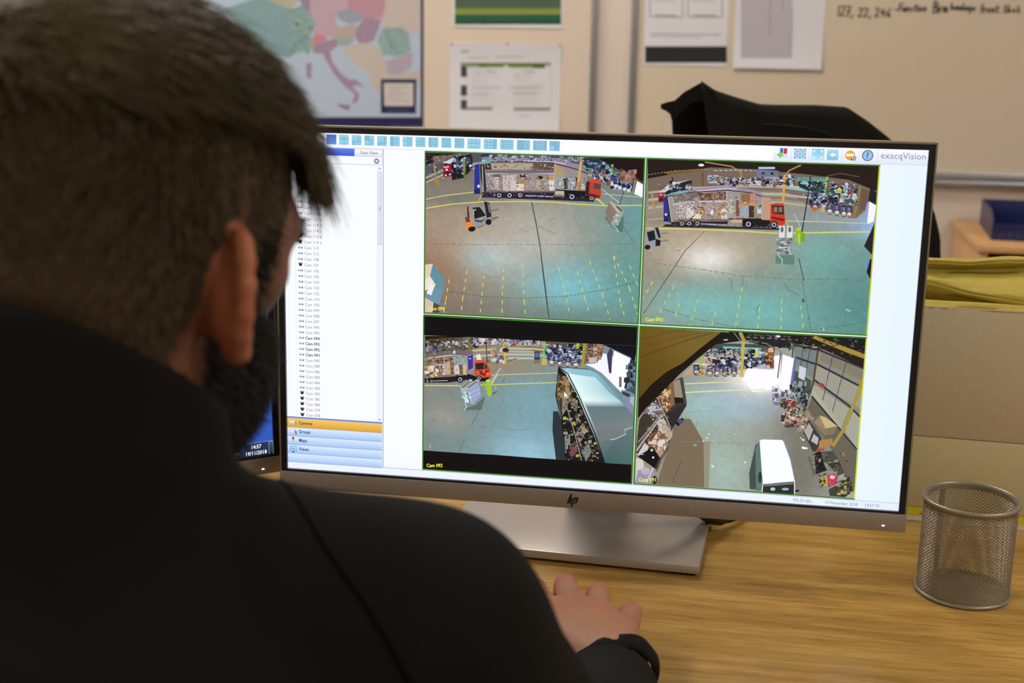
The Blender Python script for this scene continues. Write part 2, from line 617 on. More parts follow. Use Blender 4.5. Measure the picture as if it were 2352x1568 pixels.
# the map of Europe
a = Art(T1, step=1.2e-5)
a.rect(-2600, -2400, 1132, 836, (44, 46, 92))
a.rect(-2540, -2400, 1114, 770, (186, 204, 228))
cream, purple, teal, pink, red = (216, 206, 200), (178, 156, 184), (160, 192, 200), (208, 160, 180), (210, 124, 140)
for pts, c in [
    ([(60, -60), (180, -60), (330, -20), (262, 60), (300, 200), (250, 160), (100, 40)], (200, 196, 170)),
    ([(262, 60), (330, 36), (390, 90), (425, 150), (400, 210), (385, 262), (392, 300), (382, 360), (330, 330), (270, 220)], (146, 182, 190)),
    ([(300, -60), (390, -60), (400, 60), (390, 105), (330, 30)], (170, 150, 180)),
    ([(385, -200), (650, -200), (640, 55), (560, 85), (560, 150), (596, 190), (550, 235), (480, 238), (425, 262), (405, 200), (428, 150), (390, 90)], (210, 182, 200)),
    ([(640, -200), (888, -200), (880, 60), (862, 120), (740, 125), (690, 90), (635, 62)], pink),
    ([(560, 82), (635, 58), (742, 104), (722, 140), (650, 162), (582, 132)], (166, 178, 204)),
    ([(498, 236), (600, 172), (690, 160), (700, 225), (640, 270), (560, 254)], (202, 188, 182)),
    ([(388, 262), (425, 222), (490, 232), (502, 262), (430, 284), (392, 282)], (222, 152, 170)),
    ([(690, 190), (742, 118), (856, 128), (838, 190), (806, 270), (720, 292), (684, 250)], purple),
    ([(560, 262), (684, 255), (650, 296), (590, 302)], teal),
    ([(392, 290), (480, 272), (562, 250), (572, 300), (520, 340), (530, 400), (590, 482), (640, 520), (690, 522), (745, 575), (690, 560), (668, 570), (712, 622), (700, 668), (662, 684), (682, 620), (606, 560), (540, 480), (495, 400), (470, 352), (420, 352), (398, 330)], purple),
    ([(556, 682), (654, 690), (642, 730), (590, 706)], (166, 140, 172)),
    ([(360, 420), (400, 410), (396, 520), (366, 510)], purple),
    ([(590, 318), (660, 290), (780, 280), (850, 318), (884, 400), (894, 480), (862, 560), (838, 612), (790, 560), (780, 480), (700, 430), (640, 368)], cream),
    ([(828, 262), (862, 188), (990, 178), (1034, 230), (1054, 330), (962, 372), (872, 360)], teal),
    ([(888, 402), (962, 378), (1064, 350), (1052, 440), (990, 482), (900, 492)], (196, 182, 206)),
    ([(886, -200), (1112, -200), (1112, 210), (1034, 214), (992, 176), (868, 186), (856, 130), (880, 60)], cream),
    ([(886, 500), (1000, 480), (1112, 462), (1112, 530), (1040, 620), (940, 700), (870, 640), (846, 560)], cream),
    ([(-420, 330), (-200, 300), (60, 360), (120, 420), (20, 520), (-60, 660), (-260, 700), (-400, 640), (-440, 480)], (206, 190, 160)),
    ([(-480, 350), (-420, 330), (-440, 480), (-400, 640), (-480, 620)], teal),
    ([(-120, -260), (20, -300), (60, -160), (120, -40), (-40, -20), (-160, -60), (-90, -140)], (222, 190, 170)),
    ([(-330, -160), (-190, -200), (-180, -60), (-320, -40)], (190, 204, 170)),
    ([(-180, 60), (60, -20), (250, 60), (330, 330), (250, 380), (90, 360), (-40, 330), (-90, 180)], (146, 182, 190)),
    ([(360, -1100), (520, -1300), (640, -1200), (560, -700), (480, -420), (380, -520)], (196, 206, 180)),
    ([(560, -700), (640, -1200), (820, -1300), (800, -760), (640, -600)], (206, 180, 190)),
]:
    a.poly(pts, tuple(int(v * 0.94) for v in c))
rr_ = random.Random(3)
a.layer()
for k in range(420):          # roads, towns and names as fine specks
    x, y = rr_.uniform(60, 1105), rr_.uniform(0, 500)
    c = rr_.choice([(120, 110, 130), (176, 110, 110), (205, 196, 120), (150, 150, 160)])
    a.line([(x, y), (x + rr_.uniform(-16, 16), y + rr_.uniform(-9, 9))], 1.6, c, True)
for k in range(170):
    a.oval(rr_.uniform(250, 420), rr_.uniform(70, 340), 7, 5, rr_.choice([(150, 196, 160), (140, 176, 206), (190, 200, 160)]), True, 8)
for k in range(120):
    a.oval(rr_.uniform(850, 1040), rr_.uniform(190, 360), 7, 5, rr_.choice([(150, 190, 160), (140, 176, 196), (190, 190, 170)]), True, 8)
a.poly([(853, 520), (1087, 520), (1083, 746), (853, 744)], (40, 44, 88))
a.poly([(872, 545), (1066, 545), (1066, 696), (876, 696)], (214, 208, 206))
a.layer()
for k in range(7):
    a.line([(895, 566 + k * 16), (1040 - (k % 3) * 30, 566 + k * 16)], 3, (150, 148, 156), True)
a.layer()
for k in range(2):
    a.line([(890, 716 + k * 13), (1045, 716 + k * 13)], 4, (90, 94, 130), True)
a.line([(900, 826), (1110, 826)], 5, (110, 90, 130), True)
sheet('wall_map', 'wall map of Europe with navy border beside the man\'s head', 'map', -1.86, -0.708, 0.236, 1.22, a, curl=0, pm=M_gloss_print)

# green sheet and the table sheet under it
a = Art(T1, step=1.2e-5)
a.rect(1338, -420, 2036, 56, (74, 98, 82), (86, 106, 88))
a.clutter(1360, -200, 2020, 48, 90, [(96, 116, 100), (60, 84, 70), (104, 118, 110)], 6, 40, 4, 0.3, True)
a.rect(1338, 55, 2036, 96, (136, 152, 70), (150, 160, 84))
a.rect(1338, 95, 2036, 140, (44, 100, 76), (40, 96, 70))
a.rect(1338, 139, 2036, 160, (40, 92, 50), (28, 70, 40))
a.clutter(1345, 146, 2030, 160, 60, [(24, 56, 34), (56, 100, 56)], 6, 16, 5, 0.5, True)
sheet('notice', 'dark green printed sheet with a lime stripe above the table sheet', 'poster', -0.626, -0.33, 0.508, 0.716, a, curl=0.003)
a = Art(T1, step=1.2e-5)
K, G = (60, 62, 70), (120, 122, 130)
a.rect(1375, 412, 1968, 428, (120, 146, 60))
a.rect(1500, 422, 1660, 440, (96, 132, 40))
a.rect(1500, 430, 1540, 440, K)
a.rect(1690, 422, 1930, 442, (104, 136, 50))
a.rect(1850, 430, 1930, 446, (60, 76, 56))
for y0, y1 in ((432, 505), (560, 630), (655, 714)):
    a.rect(1378, y0, 1418, y1, (66, 70, 80))
    a.rect(1392, y0 + 14, 1406, y1 - 18, (110, 114, 122))
a.rect(1418, 430, 1500, 440, (150, 150, 156))
a.rect(1380, 706, 1585, 720, (110, 108, 112))
a.rect(1725, 708, 1965, 724, (130, 126, 132))
a.layer()
a.line([(1380, 338), (1435, 338)], 7, (100, 100, 110), True)
for x0, x1, y in ((1420, 1560, 378), (1600, 1800, 374), (1470, 1520, 480), (1545, 1605, 470), (1800, 1865, 472), (1730, 1760, 500), (1450, 1640, 576), (1700, 1900, 574), (1460, 1560, 620), (1720, 1880, 612), (1760, 1830, 762)):
    a.line([(x0, y), (x1, y)], 6, (182, 178, 186), True)
for y in range(455, 700, 24):
    a.line([(1440, y), (1640 - (y * 7) % 90, y)], 3, (206, 202, 208), True)
    a.line([(1720, y), (1940 - (y * 5) % 110, y)], 3, (206, 202, 208), True)
a.line([(1968, 430), (1968, 716)], 3, (196, 192, 200), True)
a.layer()
for x, y in ((1320, 292), (1685, 290), (2028, 297)):
    a.oval(x, y, 9, 8, (150, 146, 150), True, 10)
sheet('notice', 'white sheet with a green and black printed table below the green sheet', 'paper', -0.634, -0.331, 0.238, 0.467, a, curl=0.012)

# two documents on the right whiteboard
a = Art(T2, step=1.2e-5)
a.rect(203, 262, 664, 354, (46, 46, 52))
a.layer()
for k in range(3):
    a.line([(222, 285 + 18 * k), (330 + 70 * (k == 1), 287 + 18 * k)], 5, (110, 110, 116), True)
for x0, x1 in ((230, 415), (445, 638)):
    for seg in ([(x0, -120), (x0, 92)], [(x0, 94), (x1, 98)], [(x1, -120), (x1, 98)]):
        a.line(seg, 5, (150, 146, 156), True)
    for k in range(7):
        a.line([(x0 + 20, 4 - k * 16), (x1 - 40 - (k % 3) * 20, 6 - k * 16)], 4, (176, 172, 180), True)
    a.line([(x0 + 30, 86), (x1 - 30, 90)], 6, (140, 136, 146), True)
a.line([(230, 190), (630, 197)], 6, (170, 166, 174), True)
a.line([(230, 205), (520, 210)], 5, (186, 182, 188), True)
sheet('notice', 'white document with a black band along its foot at the whiteboard\'s left edge', 'paper', -0.112, 0.103, 0.418, 0.72, a, curl=0.002)
a = Art(T2, step=1.2e-5)
a.rect(745, -130, 1030, 328, (196, 190, 200))
a.layer()
for y in range(-120, 325, 13):
    a.line([(752, y), (880, y + 2)], 3.5, (176, 170, 182), True)
    a.line([(925, y), (968, y + 2)], 3, (184, 178, 190), True)
for x in (748, 905, 975, 1000):
    a.line([(x + 8, -130), (x, 326)], 5, (150, 144, 156), True)
sheet('notice', 'white list sheet with narrow grey columns beside the black-banded document', 'paper', 0.121, 0.347, 0.415, 0.72, a, curl=0.016)

# handwriting on the right board: pen strokes, unit = letter height
STROKES = {
 '1': [[(0.1, 0), (0.1, 1)]], '2': [[(0, .85), (.15, 1), (.38, .95), (.4, .7), (0, 0), (.45, .05)]],
 '7': [[(0, 1), (.45, .95), (.15, -.1)], [(.05, .5), (.4, .5)]], ',': [[(.1, .1), (.02, -.25)]],
 '4': [[(.2, .95), (0, .4), (.45, .4)], [(.35, .7), (.33, -.05)]], '6': [[(.4, 1), (.05, .5), (.05, .1), (.3, 0), (.4, .25), (.1, .4)]],
 '-': [[(0, .4), (.25, .45)]], 'F': [[(.05, 0), (.12, 1), (.6, 1.1)], [(.08, .55), (.4, .6)]],
 'B': [[(.05, -.1), (.08, 1.1), (.4, 1), (.38, .65), (.1, .55), (.45, .4), (.4, 0), (.05, -.05)]],
 'S': [[(.4, .9), (.1, .85), (.1, .6), (.38, .35), (.3, 0), (0, .05)]],
 'u': [[(0, .5), (.02, .1), (.2, 0), (.32, .5), (.36, 0)]], 'n': [[(0, 0), (.03, .5), (.06, .35), (.25, .5), (.3, 0)]],
 'c': [[(.28, .45), (.05, .4), (.05, .1), (.3, .05)]], 't': [[(.1, .9), (.1, .05), (.28, .05)], [(-.05, .6), (.28, .62)]],
 'i': [[(.05, .5), (.07, 0)], [(.06, .72), (.08, .76)]], 'o': [[(.15, .5), (0, .25), (.15, 0), (.3, .25), (.15, .5)]],
 'r': [[(0, 0), (.03, .5), (.06, .35), (.25, .48)]], 'h': [[(.02, 1), (0, 0), (.06, .4), (.25, .45), (.28, 0)]],
 'a': [[(.28, .45), (.05, .4), (.05, .05), (.25, .1), (.28, .45), (.32, 0)]], 'l': [[(.05, 1), (.05, 0), (.12, 0)]],
 'g': [[(.28, .45), (.05, .4), (.05, .1), (.26, .12), (.28, .45), (.26, -.35), (.02, -.3)]],
 'e': [[(.02, .25), (.28, .28), (.2, .48), (.03, .35), (.06, .05), (.3, .05)]], 'f': [[(.3, 1), (.12, .95), (.1, -.05)], [(0, .5), (.28, .52)]],
 'm': [[(0, 0), (.03, .5), (.18, .48), (.2, 0), (.22, .45), (.36, .48), (.4, 0)]],
 's': [[(.25, .48), (.05, .42), (.22, .2), (.02, .02)]], 'k': [[(.03, 1), (.03, 0)], [(.25, .5), (.05, .25), (.28, 0)]],
}
def write(s, x, y, h, slope, adv):
    vs_, fs = [], []
    X = x
    for ch in s:
        if ch == ' ':
            X += adv * 0.55
            continue
        hh = h
        for st in STROKES[ch]:
            pts = [(X + px * hh, y + slope * (X - x) + py * hh) for px, py in st]
            for p, q in zip(pts[:-1], pts[1:]):
                dx, dz = q[0] - p[0], q[1] - p[1]
                l = math.hypot(dx, dz) or 1e-6
                nx, nz = -dz / l * 0.0017, dx / l * 0.0017
                ex, ez = dx / l * 0.0012, dz / l * 0.0012
                b = len(vs_)
                c4 = [(p[0] - ex + nx, p[1] - ez + nz), (q[0] + ex + nx, q[1] + ez + nz), (q[0] + ex - nx, q[1] + ez - nz), (p[0] - ex - nx, p[1] - ez - nz)]
                vs_ += [(cx, -0.0122, cz) for cx, cz in c4] + [(cx, -0.0126, cz) for cx, cz in c4]
                fs += [(b + 4, b + 5, b + 6, b + 7), (b, b + 4, b + 7, b + 3), (b + 1, b + 2, b + 6, b + 5), (b, b + 1, b + 5, b + 4), (b + 3, b + 7, b + 6, b + 2)]
        X += adv * {'1': .55, 'i': .5, 'l': .55, ',': .5, 'm': 1.25, 't': .75, 'f': .8, 'r': .8}.get(ch, 1.0)
    return vs_, fs
def write_at(s, u, v, h, slope, adv):
    wx, wz = sheet_trace(0, 0, 1)(u, v)
    vv, ff = write(s, wx, wz, h, slope, adv)
    L = wb_right.location
    return [(p[0] - L.x, p[1], p[2] - L.z) for p in vv], ff
V, F = [], []
for args in (('127,', 1922, 36, .024, .01, .0135), ('22,', 1970, 38, .021, .0, .0135), ('246', 2008, 38, .021, -.0, .0145), ('-', 2054, 30, .02, 0, .014),
             ('Function', 2062, 26, .018, .025, .0098), ('Birm', 2140, 28, .024, .02, .0112), ('haulage', 2182, 22, .017, -.03, .0094), ('front', 2250, 28, .019, -.01, .0104), ('Shop', 2302, 28, .017, -.01, .0112)):
    v, f = write_at(*args) if args[0] != 'Shop' else write_at('Shok', *args[1:])
    b = len(V)
    V += v
    F += [tuple(b + i for i in q) for q in f]
ho = mesh_obj('handwriting', V, F, M_ink, wb_right)
ho['label'] = 'line of black marker handwriting'
# ------------------------------------------------------------------ pictures on the main screen (units: display pixels, 1920 x 1080)
HD = np.array([[1.4209367, -0.02113215, -916.16113065], [-0.03868655, 1.34662399, -379.78126382], [0.00005726, -0.00006842, 1.0]])
def trace(ox, oy, s):
    """tracing sheet laid over the panel: drawing units to display pixels"""
    def f(x, y):
        p = HD @ np.array([ox + x / s, oy + y / s, 1.0])
        return p[0] / p[2], p[1] / p[2]
    return f

def clip_art(a, x0, y0, x1, y1):
    """keep a picture inside its window"""
    a.v = [(min(max(x, x0), x1), min(max(y, y0), y1), h) for x, y, h in a.v]

GREEN, YEL = (58, 122, 24), (250, 240, 60)
def frame_of(a, x0, y0, x1, y1, w=4, right=None):
    a.map2 = lambda x, y: (x, y)
    a.layer()
    a.rect(x0, y0, x1, y0 + w, GREEN, None, True)
    a.rect(x0, y1 - w, x1, y1, GREEN, None, True)
    a.rect(x0, y0, x0 + w, y1, GREEN, None, True)
    a.rect(x1 - w, y0, x1, y1, right or GREEN, None, True)

F94, F93, F92, F91 = (449, 47, 1116, 548), (1119, 47, 1788, 547), (449, 551, 1116, 1051), (1119, 551, 1788, 1051)
GOODS = [(196, 186, 190), (150, 140, 140), (220, 214, 220), (120, 106, 100), (168, 150, 140), (96, 88, 92)]
SPK = [(236, 232, 236), (40, 36, 44), (90, 80, 84), (180, 164, 160), (24, 22, 34), (130, 116, 110), (206, 180, 150)]
DRK = [(20, 20, 34), (60, 64, 90), (150, 156, 176), (12, 12, 22), (96, 100, 120), (214, 220, 236)]
KIT = [(30, 34, 60), (70, 76, 110), (150, 156, 180), (16, 18, 34), (200, 206, 224), (44, 40, 60)]

def truck_wheels(a, spots, r, hub=(150, 158, 200)):
    for x, y in spots:
        a.oval(x, y, r, r, (14, 12, 22))
        a.oval(x, y, r * 0.62, r * 0.62, (206, 206, 216))
        a.oval(x, y, r * 0.42, r * 0.42, (50, 56, 104))

def parked_forklifts(a, spots, w, h, seed):
    rr = random.Random(seed)
    for x, y in spots:
        a.rect(x - w * .5, y - h * .55, x + w * .5, y + h * .3, (26, 30, 60))
        a.rect(x - w * .42, y - h * .5, x - w * .28, y, (90, 96, 140), None)
        a.rect(x + w * .24, y - h * .5, x + w * .4, y, (70, 76, 120), None, True)
        a.rect(x - w * .2, y - h * .42, x + w * .16, y - h * .1, (120, 130, 170))
        a.oval(x, y + h * .2, w * .42, h * .24, (176, 160, 136))
        a.oval(x, y + h * .12, w * .3, h * .1, (226, 222, 220))
        a.rect(x - w * .3, y + h * .36, x + w * .3, y + h * .46, (110, 70, 50))

# ---- camera 094: hall floor, trailer along the back, forklift on the left
def picture_094():
    a = Art()
    x0, y0, x1, y1 = F94
    def bg(u, v):
        n = smooth_noise(u, v, 60, 46, 1) * .5 + smooth_noise(u, v, 140, 100, 2) * .5
        base = mixc((150, 132, 118), (128, 152, 146), np.clip((u - .1) * 1.15 + (v - .5) * .35, 0, 1))
        base = mixc(base, (178, 160, 136), blob(u, v, .28, .52, .35, .22) * .75)
        base = mixc(base, (186, 184, 176), blob(u, v, .52, .52, .22, .22) * .75)
        base = mixc(base, (192, 194, 192), blob(u, v, .31, .62, .16, .10) * .85)
        base = mixc(base, (128, 198, 210), blob(u, v, .70, .80, .24, .15) * .9)
        base = mixc(base, (150, 196, 196), blob(u, v, .27, .66, .10, .08) * .5)
        base = mixc(base, (96, 150, 146), blob(u, v, 1.0, .75, .22, .35) * .75)
        base = mixc(base, (150, 108, 84), blob(u, v, .0, .75, .2, .2) * .7)
        base = mixc(base, (96, 150, 160), blob(u, v, .99, .36, .12, .12) * .6)
        base = mixc(base, (92, 96, 92), (v < .30) * np.clip((.30 - v) * 3.2, 0, .55))
        base = mixc(base, (104, 112, 112), blob(u, v, .15, .28, .25, .05) * .6)
        base = mixc(base, (110, 92, 82), blob(u, v, .1, .98, .4, .12) * .4)
        base = mixc(base, (84, 112, 104), blob(u, v, .7, 1.0, .4, .1) * .4)
        return base * (0.95 + 0.12 * n)[..., None]
    a.grid(x0, y0, x1, y1, 120, 90, bg)
    a.map2 = trace(960, 330, 3.825)
    # back of the hall
    a.poly([(70, 78), (1980, 120), (1980, 300), (1600, 210), (1000, 165), (560, 150), (300, 200), (70, 330)], (84, 84, 92))
    a.poly([(70, 78), (330, 85), (70, 190)], (34, 28, 34))
    a.poly([(130, 110), (330, 95), (230, 150), (140, 190)], (120, 104, 88))
    a.line([(70, 300), (220, 230), (480, 180), (800, 160)], 18, (172, 166, 140))
    a.line([(70, 340), (215, 275), (500, 215)], 9, (196, 188, 150))
    a.poly([(560, 110), (1500, 118), (1560, 160), (1000, 150), (560, 150)], (130, 126, 150))
    a.clutter(560, 95, 1450, 128, 60, KIT + GOODS, 14, 40, 11, 0.8, True)
    a.line([(1180, 150), (1420, 190), (1640, 250)], 20, (104, 150, 150))
    a.line([(1230, 210), (1450, 260), (1560, 290)], 16, (176, 170, 160))
    a.poly([(1460, 120), (1700, 130), (1690, 260), (1560, 240), (1460, 190)], (30, 56, 70))
    a.clutter(1480, 150, 1680, 250, 40, KIT + [(40, 110, 110)], 14, 34, 12, 0.7, True)
    a.poly([(1585, 125), (1985, 128), (1985, 360), (1700, 190)], (26, 12, 16))
    a.poly([(1790, 215), (1990, 345), (1980, 380), (1760, 240)], (96, 62, 56))
    # lorry with a red cab far left
    a.poly([(215, 180), (330, 110), (480, 90), (478, 220), (400, 300), (300, 320), (290, 220)], (24, 22, 30))
    a.poly([(212, 170), (335, 108), (460, 88), (350, 108), (290, 175)], (206, 212, 230))
    a.poly([(330, 160), (450, 110), (470, 170), (340, 250)], (60, 74, 96))
    a.clutter(310, 120, 470, 260, 22, KIT, 12, 36, 5)
    a.poly([(213, 188), (290, 175), (302, 285), (224, 292)], (156, 24, 44))
    a.line([(228, 208), (272, 202)], 9, (236, 220, 226))
    a.rect(244, 220, 262, 236, (240, 236, 240))
    a.poly([(230, 250), (288, 244), (292, 276), (232, 284)], (84, 12, 30))
    a.oval(245, 276, 8, 8, (230, 230, 236))
    a.oval(280, 268, 8, 8, (230, 230, 236), True)
    # steel columns
    a.line([(142, 180), (158, 320)], [14, 18], (150, 136, 100))
    a.poly([(152, 320), (186, 318), (190, 356), (160, 366)], (176, 130, 40))
    a.line([(404, 130), (412, 310)], [22, 18], (130, 144, 70))
    a.line([(412, 240), (414, 312)], 16, (96, 116, 40))
    a.line([(1440, 120), (1424, 218)], 22, (214, 160, 76))
    a.line([(1710, 180), (1686, 320)], 18, (110, 190, 80))
    a.poly([(1660, 320), (1700, 322), (1694, 372), (1655, 366)], (120, 84, 50))
    a.clutter(1550, 230, 1690, 330, 46, KIT + [(150, 96, 60)], 14, 40, 13)
    a.clutter(1700, 280, 1880, 390, 60, KIT + [(60, 70, 160), (150, 170, 240)], 14, 38, 14)
    for x, y in ((1736, 370), (1776, 384), (1816, 398), (1852, 410)):
        a.oval(x, y, 15, 17, (210, 214, 224))
        a.oval(x - 2, y - 34, 18, 22, (22, 26, 70), True)
    a.clutter(1760, 240, 1900, 340, 16, [(150, 110, 96), (110, 80, 72), (176, 140, 124)], 26, 50, 15)
    a.poly([(1925, 325), (1980, 360), (1975, 470), (1900, 440)], (248, 250, 255))
    a.poly([(1890, 330), (1925, 330), (1895, 440), (1870, 410)], (60, 60, 90))
    a.line([(1912, 318), (1885, 440)], 14, (140, 150, 80))
    # floor markings
    Y = (222, 214, 96)
    a.line([(72, 486), (250, 452), (490, 425)], 7, Y)
    a.line([(72, 566), (300, 530), (560, 510), (900, 506), (1180, 512), (1400, 530), (1660, 544), (1970, 540)], 9, Y)
    a.line([(560, 455), (528, 515)], 9, (186, 176, 70))
    a.line([(1560, 470), (1640, 540)], 11, Y)
    a.line([(1600, 385), (1770, 520)], 7, (196, 200, 210))
    a.line([(1620, 440), (1970, 470)], 7, (186, 196, 170))
    a.line([(1810, 410), (1772, 536)], 6, (34, 44, 60))
    # trailer
    a.poly([(575, 440), (1500, 470), (1560, 510), (560, 470)], (40, 36, 44))
    a.poly([(548, 165), (760, 150), (1180, 165), (1400, 230), (1495, 270), (1475, 430), (1190, 420), (580, 420)], (150, 142, 138))
    a.poly([(520, 178), (610, 130), (900, 122), (1250, 130), (1420, 190), (1495, 262), (1400, 225), (1180, 166), (900, 158), (640, 160), (560, 175)], (146, 134, 158))
    a.poly([(520, 178), (600, 138), (680, 150), (640, 160), (560, 175)], (110, 176, 190))
    a.line([(640, 160), (900, 158), (1180, 166), (1400, 226), (1495, 266)], 8, (30, 28, 40))
    a.line([(900, 150), (1180, 158), (1300, 178)], 6, (226, 216, 232))
    a.poly([(500, 185), (540, 175), (548, 440), (495, 440)], (40, 48, 150))
    a.poly([(495, 400), (548, 400), (548, 440), (495, 440)], (28, 32, 110))
    a.poly([(545, 180), (585, 178), (605, 420), (580, 432), (552, 300)], (44, 40, 46))
    a.line([(566, 190), (576, 425)], 8, (176, 176, 186))
    a.oval(534, 372, 12, 14, (216, 212, 206))
    a.poly([(620, 175), (1160, 178), (1160, 222), (620, 225)], (176, 164, 138))
    a.line([(600, 262), (900, 250), (1200, 262)], 10, (206, 196, 210))
    a.poly([(600, 238), (1195, 232), (1195, 258), (600, 258)], (120, 108, 120))
    a.layer()
    for x in range(615, 1195, 22):
        a.line([(x, 228), (x - 8, 252)], 5, (84, 74, 92), True)
    a.poly([(1010, 170), (1200, 172), (1200, 230), (1000, 225)], (88, 72, 60))
    a.poly([(640, 170), (650, 230), (590, 225), (592, 175)], (70, 48, 40))
    for x, y, w, h, c in ((690, 345, 60, 140, (176, 166, 168)), (774, 345, 56, 140, (196, 182, 178)), (836, 345, 56, 140, (204, 190, 186)),
                          (648, 385, 44, 56, (120, 116, 130)), (730, 350, 30, 120, (150, 120, 110)), (922, 322, 44, 92, (176, 128, 76)),
                          (1004, 358, 46, 78, (170, 150, 146)), (1062, 352, 44, 96, (178, 160, 144)), (1100, 346, 36, 100, (160, 132, 104)),
                          (1172, 344, 58, 130, (176, 156, 132))):
        a.rect(x - w / 2, y - h / 2, x + w / 2, y + h / 2, c)
        a.clutter(x - w * .4, y - h * .45, x + w * .4, y + h * .42, 14, [(236, 230, 234), (120, 108, 104), (190, 176, 172), (150, 140, 150)], 8, 20, int(x), 0.6, True)
    a.rect(868, 352, 932, 416, (226, 210, 184))
    a.rect(898, 268, 954, 296, (60, 50, 50))
    a.rect(660, 268, 730, 292, (90, 96, 104))
    a.rect(1056, 282, 1096, 312, (40, 36, 40))
    a.rect(1150, 285, 1205, 315, (206, 140, 80))
    a.rect(1152, 322, 1196, 362, (224, 224, 228))
    a.rect(1158, 370, 1196, 410, (216, 220, 226))
    a.poly([(1195, 180), (1240, 200), (1290, 230), (1290, 290), (1200, 290)], (176, 150, 110))
    a.rect(1212, 270, 1284, 392, (150, 158, 150))
    a.clutter(1218, 280, 1280, 390, 14, [(206, 214, 210), (110, 120, 116)], 8, 22, 31, 0.6, True)
    a.rect(1284, 300, 1316, 396, (60, 44, 40))
    a.rect(1318, 300, 1386, 402, (156, 164, 166))
    a.clutter(1322, 306, 1380, 400, 14, [(214, 224, 232), (110, 130, 150)], 8, 24, 32, 0.6, True)
    a.rect(1386, 296, 1404, 400, (84, 60, 46))
    a.line([(1436, 150), (1400, 400)], 20, (220, 168, 90))
    a.rect(1405, 340, 1470, 414, (150, 128, 96))
    a.rect(1434, 352, 1466, 400, (180, 196, 206))
    a.line([(1208, 170), (1204, 415)], 9, (176, 166, 160))
    a.line([(1490, 266), (1476, 430)], 9, (130, 124, 130))
    a.rect(600, 412, 1200, 430, (124, 100, 92))
    a.line([(560, 432), (1200, 432), (1210, 405), (1480, 420)], 10, (22, 20, 30))
    a.poly([(600, 432), (1195, 432), (1195, 470), (580, 460)], (34, 34, 66))
    a.line([(945, 455), (1190, 464)], 8, (190, 194, 206))
    a.rect(1206, 416, 1285, 444, (206, 176, 150))
    a.poly([(1285, 410), (1500, 420), (1520, 480), (1290, 470)], (20, 18, 26))
    truck_wheels(a, ((716, 452), (806, 452), (900, 450)), 30)
    truck_wheels(a, ((1354, 465),), 34)
    a.speckle([(590, 180), (1190, 178), (1190, 225), (600, 232)], 90, [(110, 96, 84), (196, 186, 170), (70, 60, 58), (150, 140, 134)], 4, 12, 1)
    a.speckle([(600, 265), (1200, 270), (1200, 412), (600, 415)], 200, SPK, 3, 9, 2)
    a.speckle([(1215, 270), (1470, 300), (1470, 405), (1215, 395)], 80, SPK, 3, 9, 3)
    a.speckle([(560, 100), (1450, 108), (1500, 150), (560, 150)], 200, DRK, 3, 11, 4)
    a.speckle([(1480, 150), (1690, 190), (1880, 380), (1560, 300)], 260, DRK, 3, 11, 5)
    a.speckle([(80, 90), (480, 90), (470, 300), (80, 300)], 110, DRK, 3, 10, 6)
    a.speckle([(600, 430), (1500, 440), (1500, 478), (600, 460)], 90, [(70, 70, 90), (10, 10, 16), (130, 134, 150)], 3, 9, 7)
    # red tractor cab
    a.poly([(1490, 330), (1520, 312), (1600, 318), (1612, 345), (1606, 470), (1560, 480), (1480, 440)], (196, 62, 40))
    a.poly([(1500, 316), (1560, 308), (1622, 336), (1612, 348), (1545, 340)], (214, 70, 50))
    a.poly([(1545, 345), (1608, 352), (1606, 400), (1548, 395)], (70, 74, 76))
    a.poly([(1480, 330), (1510, 335), (1500, 470), (1470, 440)], (50, 30, 34))
    a.poly([(1500, 430), (1600, 455), (1595, 478), (1500, 470)], (120, 30, 26))
    truck_wheels(a, ((1526, 478),), 26)
    # forklift
    a.poly([(430, 760), (660, 660), (720, 640), (560, 730)], (120, 106, 96))
    a.poly([(432, 545), (445, 535), (455, 650), (438, 655)], (46, 46, 52))
    a.poly([(432, 540), (500, 520), (548, 545), (470, 560)], (150, 142, 138))
    a.poly([(482, 560), (545, 555), (600, 630), (500, 660)], (28, 28, 44))
    a.poly([(485, 580), (508, 570), (520, 620), (490, 625)], (176, 200, 90))
    a.poly([(494, 585), (530, 588), (520, 630), (498, 640)], (20, 18, 22))
    a.poly([(490, 655), (560, 665), (620, 640), (640, 690), (500, 740), (480, 700)], (146, 150, 160))
    a.poly([(500, 664), (560, 672), (606, 646), (560, 690), (505, 684)], (70, 76, 96))
    a.poly([(414, 640), (450, 648), (465, 690), (425, 690)], (130, 50, 44))
    a.poly([(420, 690), (488, 680), (492, 724), (446, 755), (425, 740)], (232, 136, 66))
    a.poly([(582, 505), (628, 515), (648, 640), (606, 650)], (30, 32, 42))
    a.poly([(610, 520), (640, 540), (650, 610), (625, 600)], (110, 114, 120))
    a.line([(640, 590), (710, 574)], 6, (70, 68, 74))
    a.line([(636, 655), (706, 642)], 6, (70, 68, 74), True)
    a.oval(476, 748, 32, 22, (18, 16, 20), rot=-.2)
    a.oval(622, 686, 26, 26, (22, 20, 26))
    a.oval(452, 580, 8, 8, (244, 90, 120))
    a.oval(436, 550, 6, 7, (214, 60, 80), True)
    # stack of flat packs
    a.poly([(1640, 640), (1700, 730), (1800, 780), (1810, 640)], (84, 116, 116))
    a.poly([(1682, 505), (1752, 600), (1696, 706), (1644, 610)], (150, 126, 116))
    a.layer()
    for k in range(5):
        t = k / 5
        a.line([(1672 - 26 * t, 530 + 80 * t), (1740 - 40 * t, 622 + 78 * t)], 3, (90, 70, 66), True)
    a.poly([(1682, 505), (1700, 508), (1806, 590), (1752, 600)], (190, 186, 160))
    a.poly([(1735, 545), (1750, 545), (1800, 592), (1786, 596)], (50, 50, 56))
    a.poly([(1752, 600), (1808, 590), (1760, 718), (1696, 706)], (156, 170, 164))
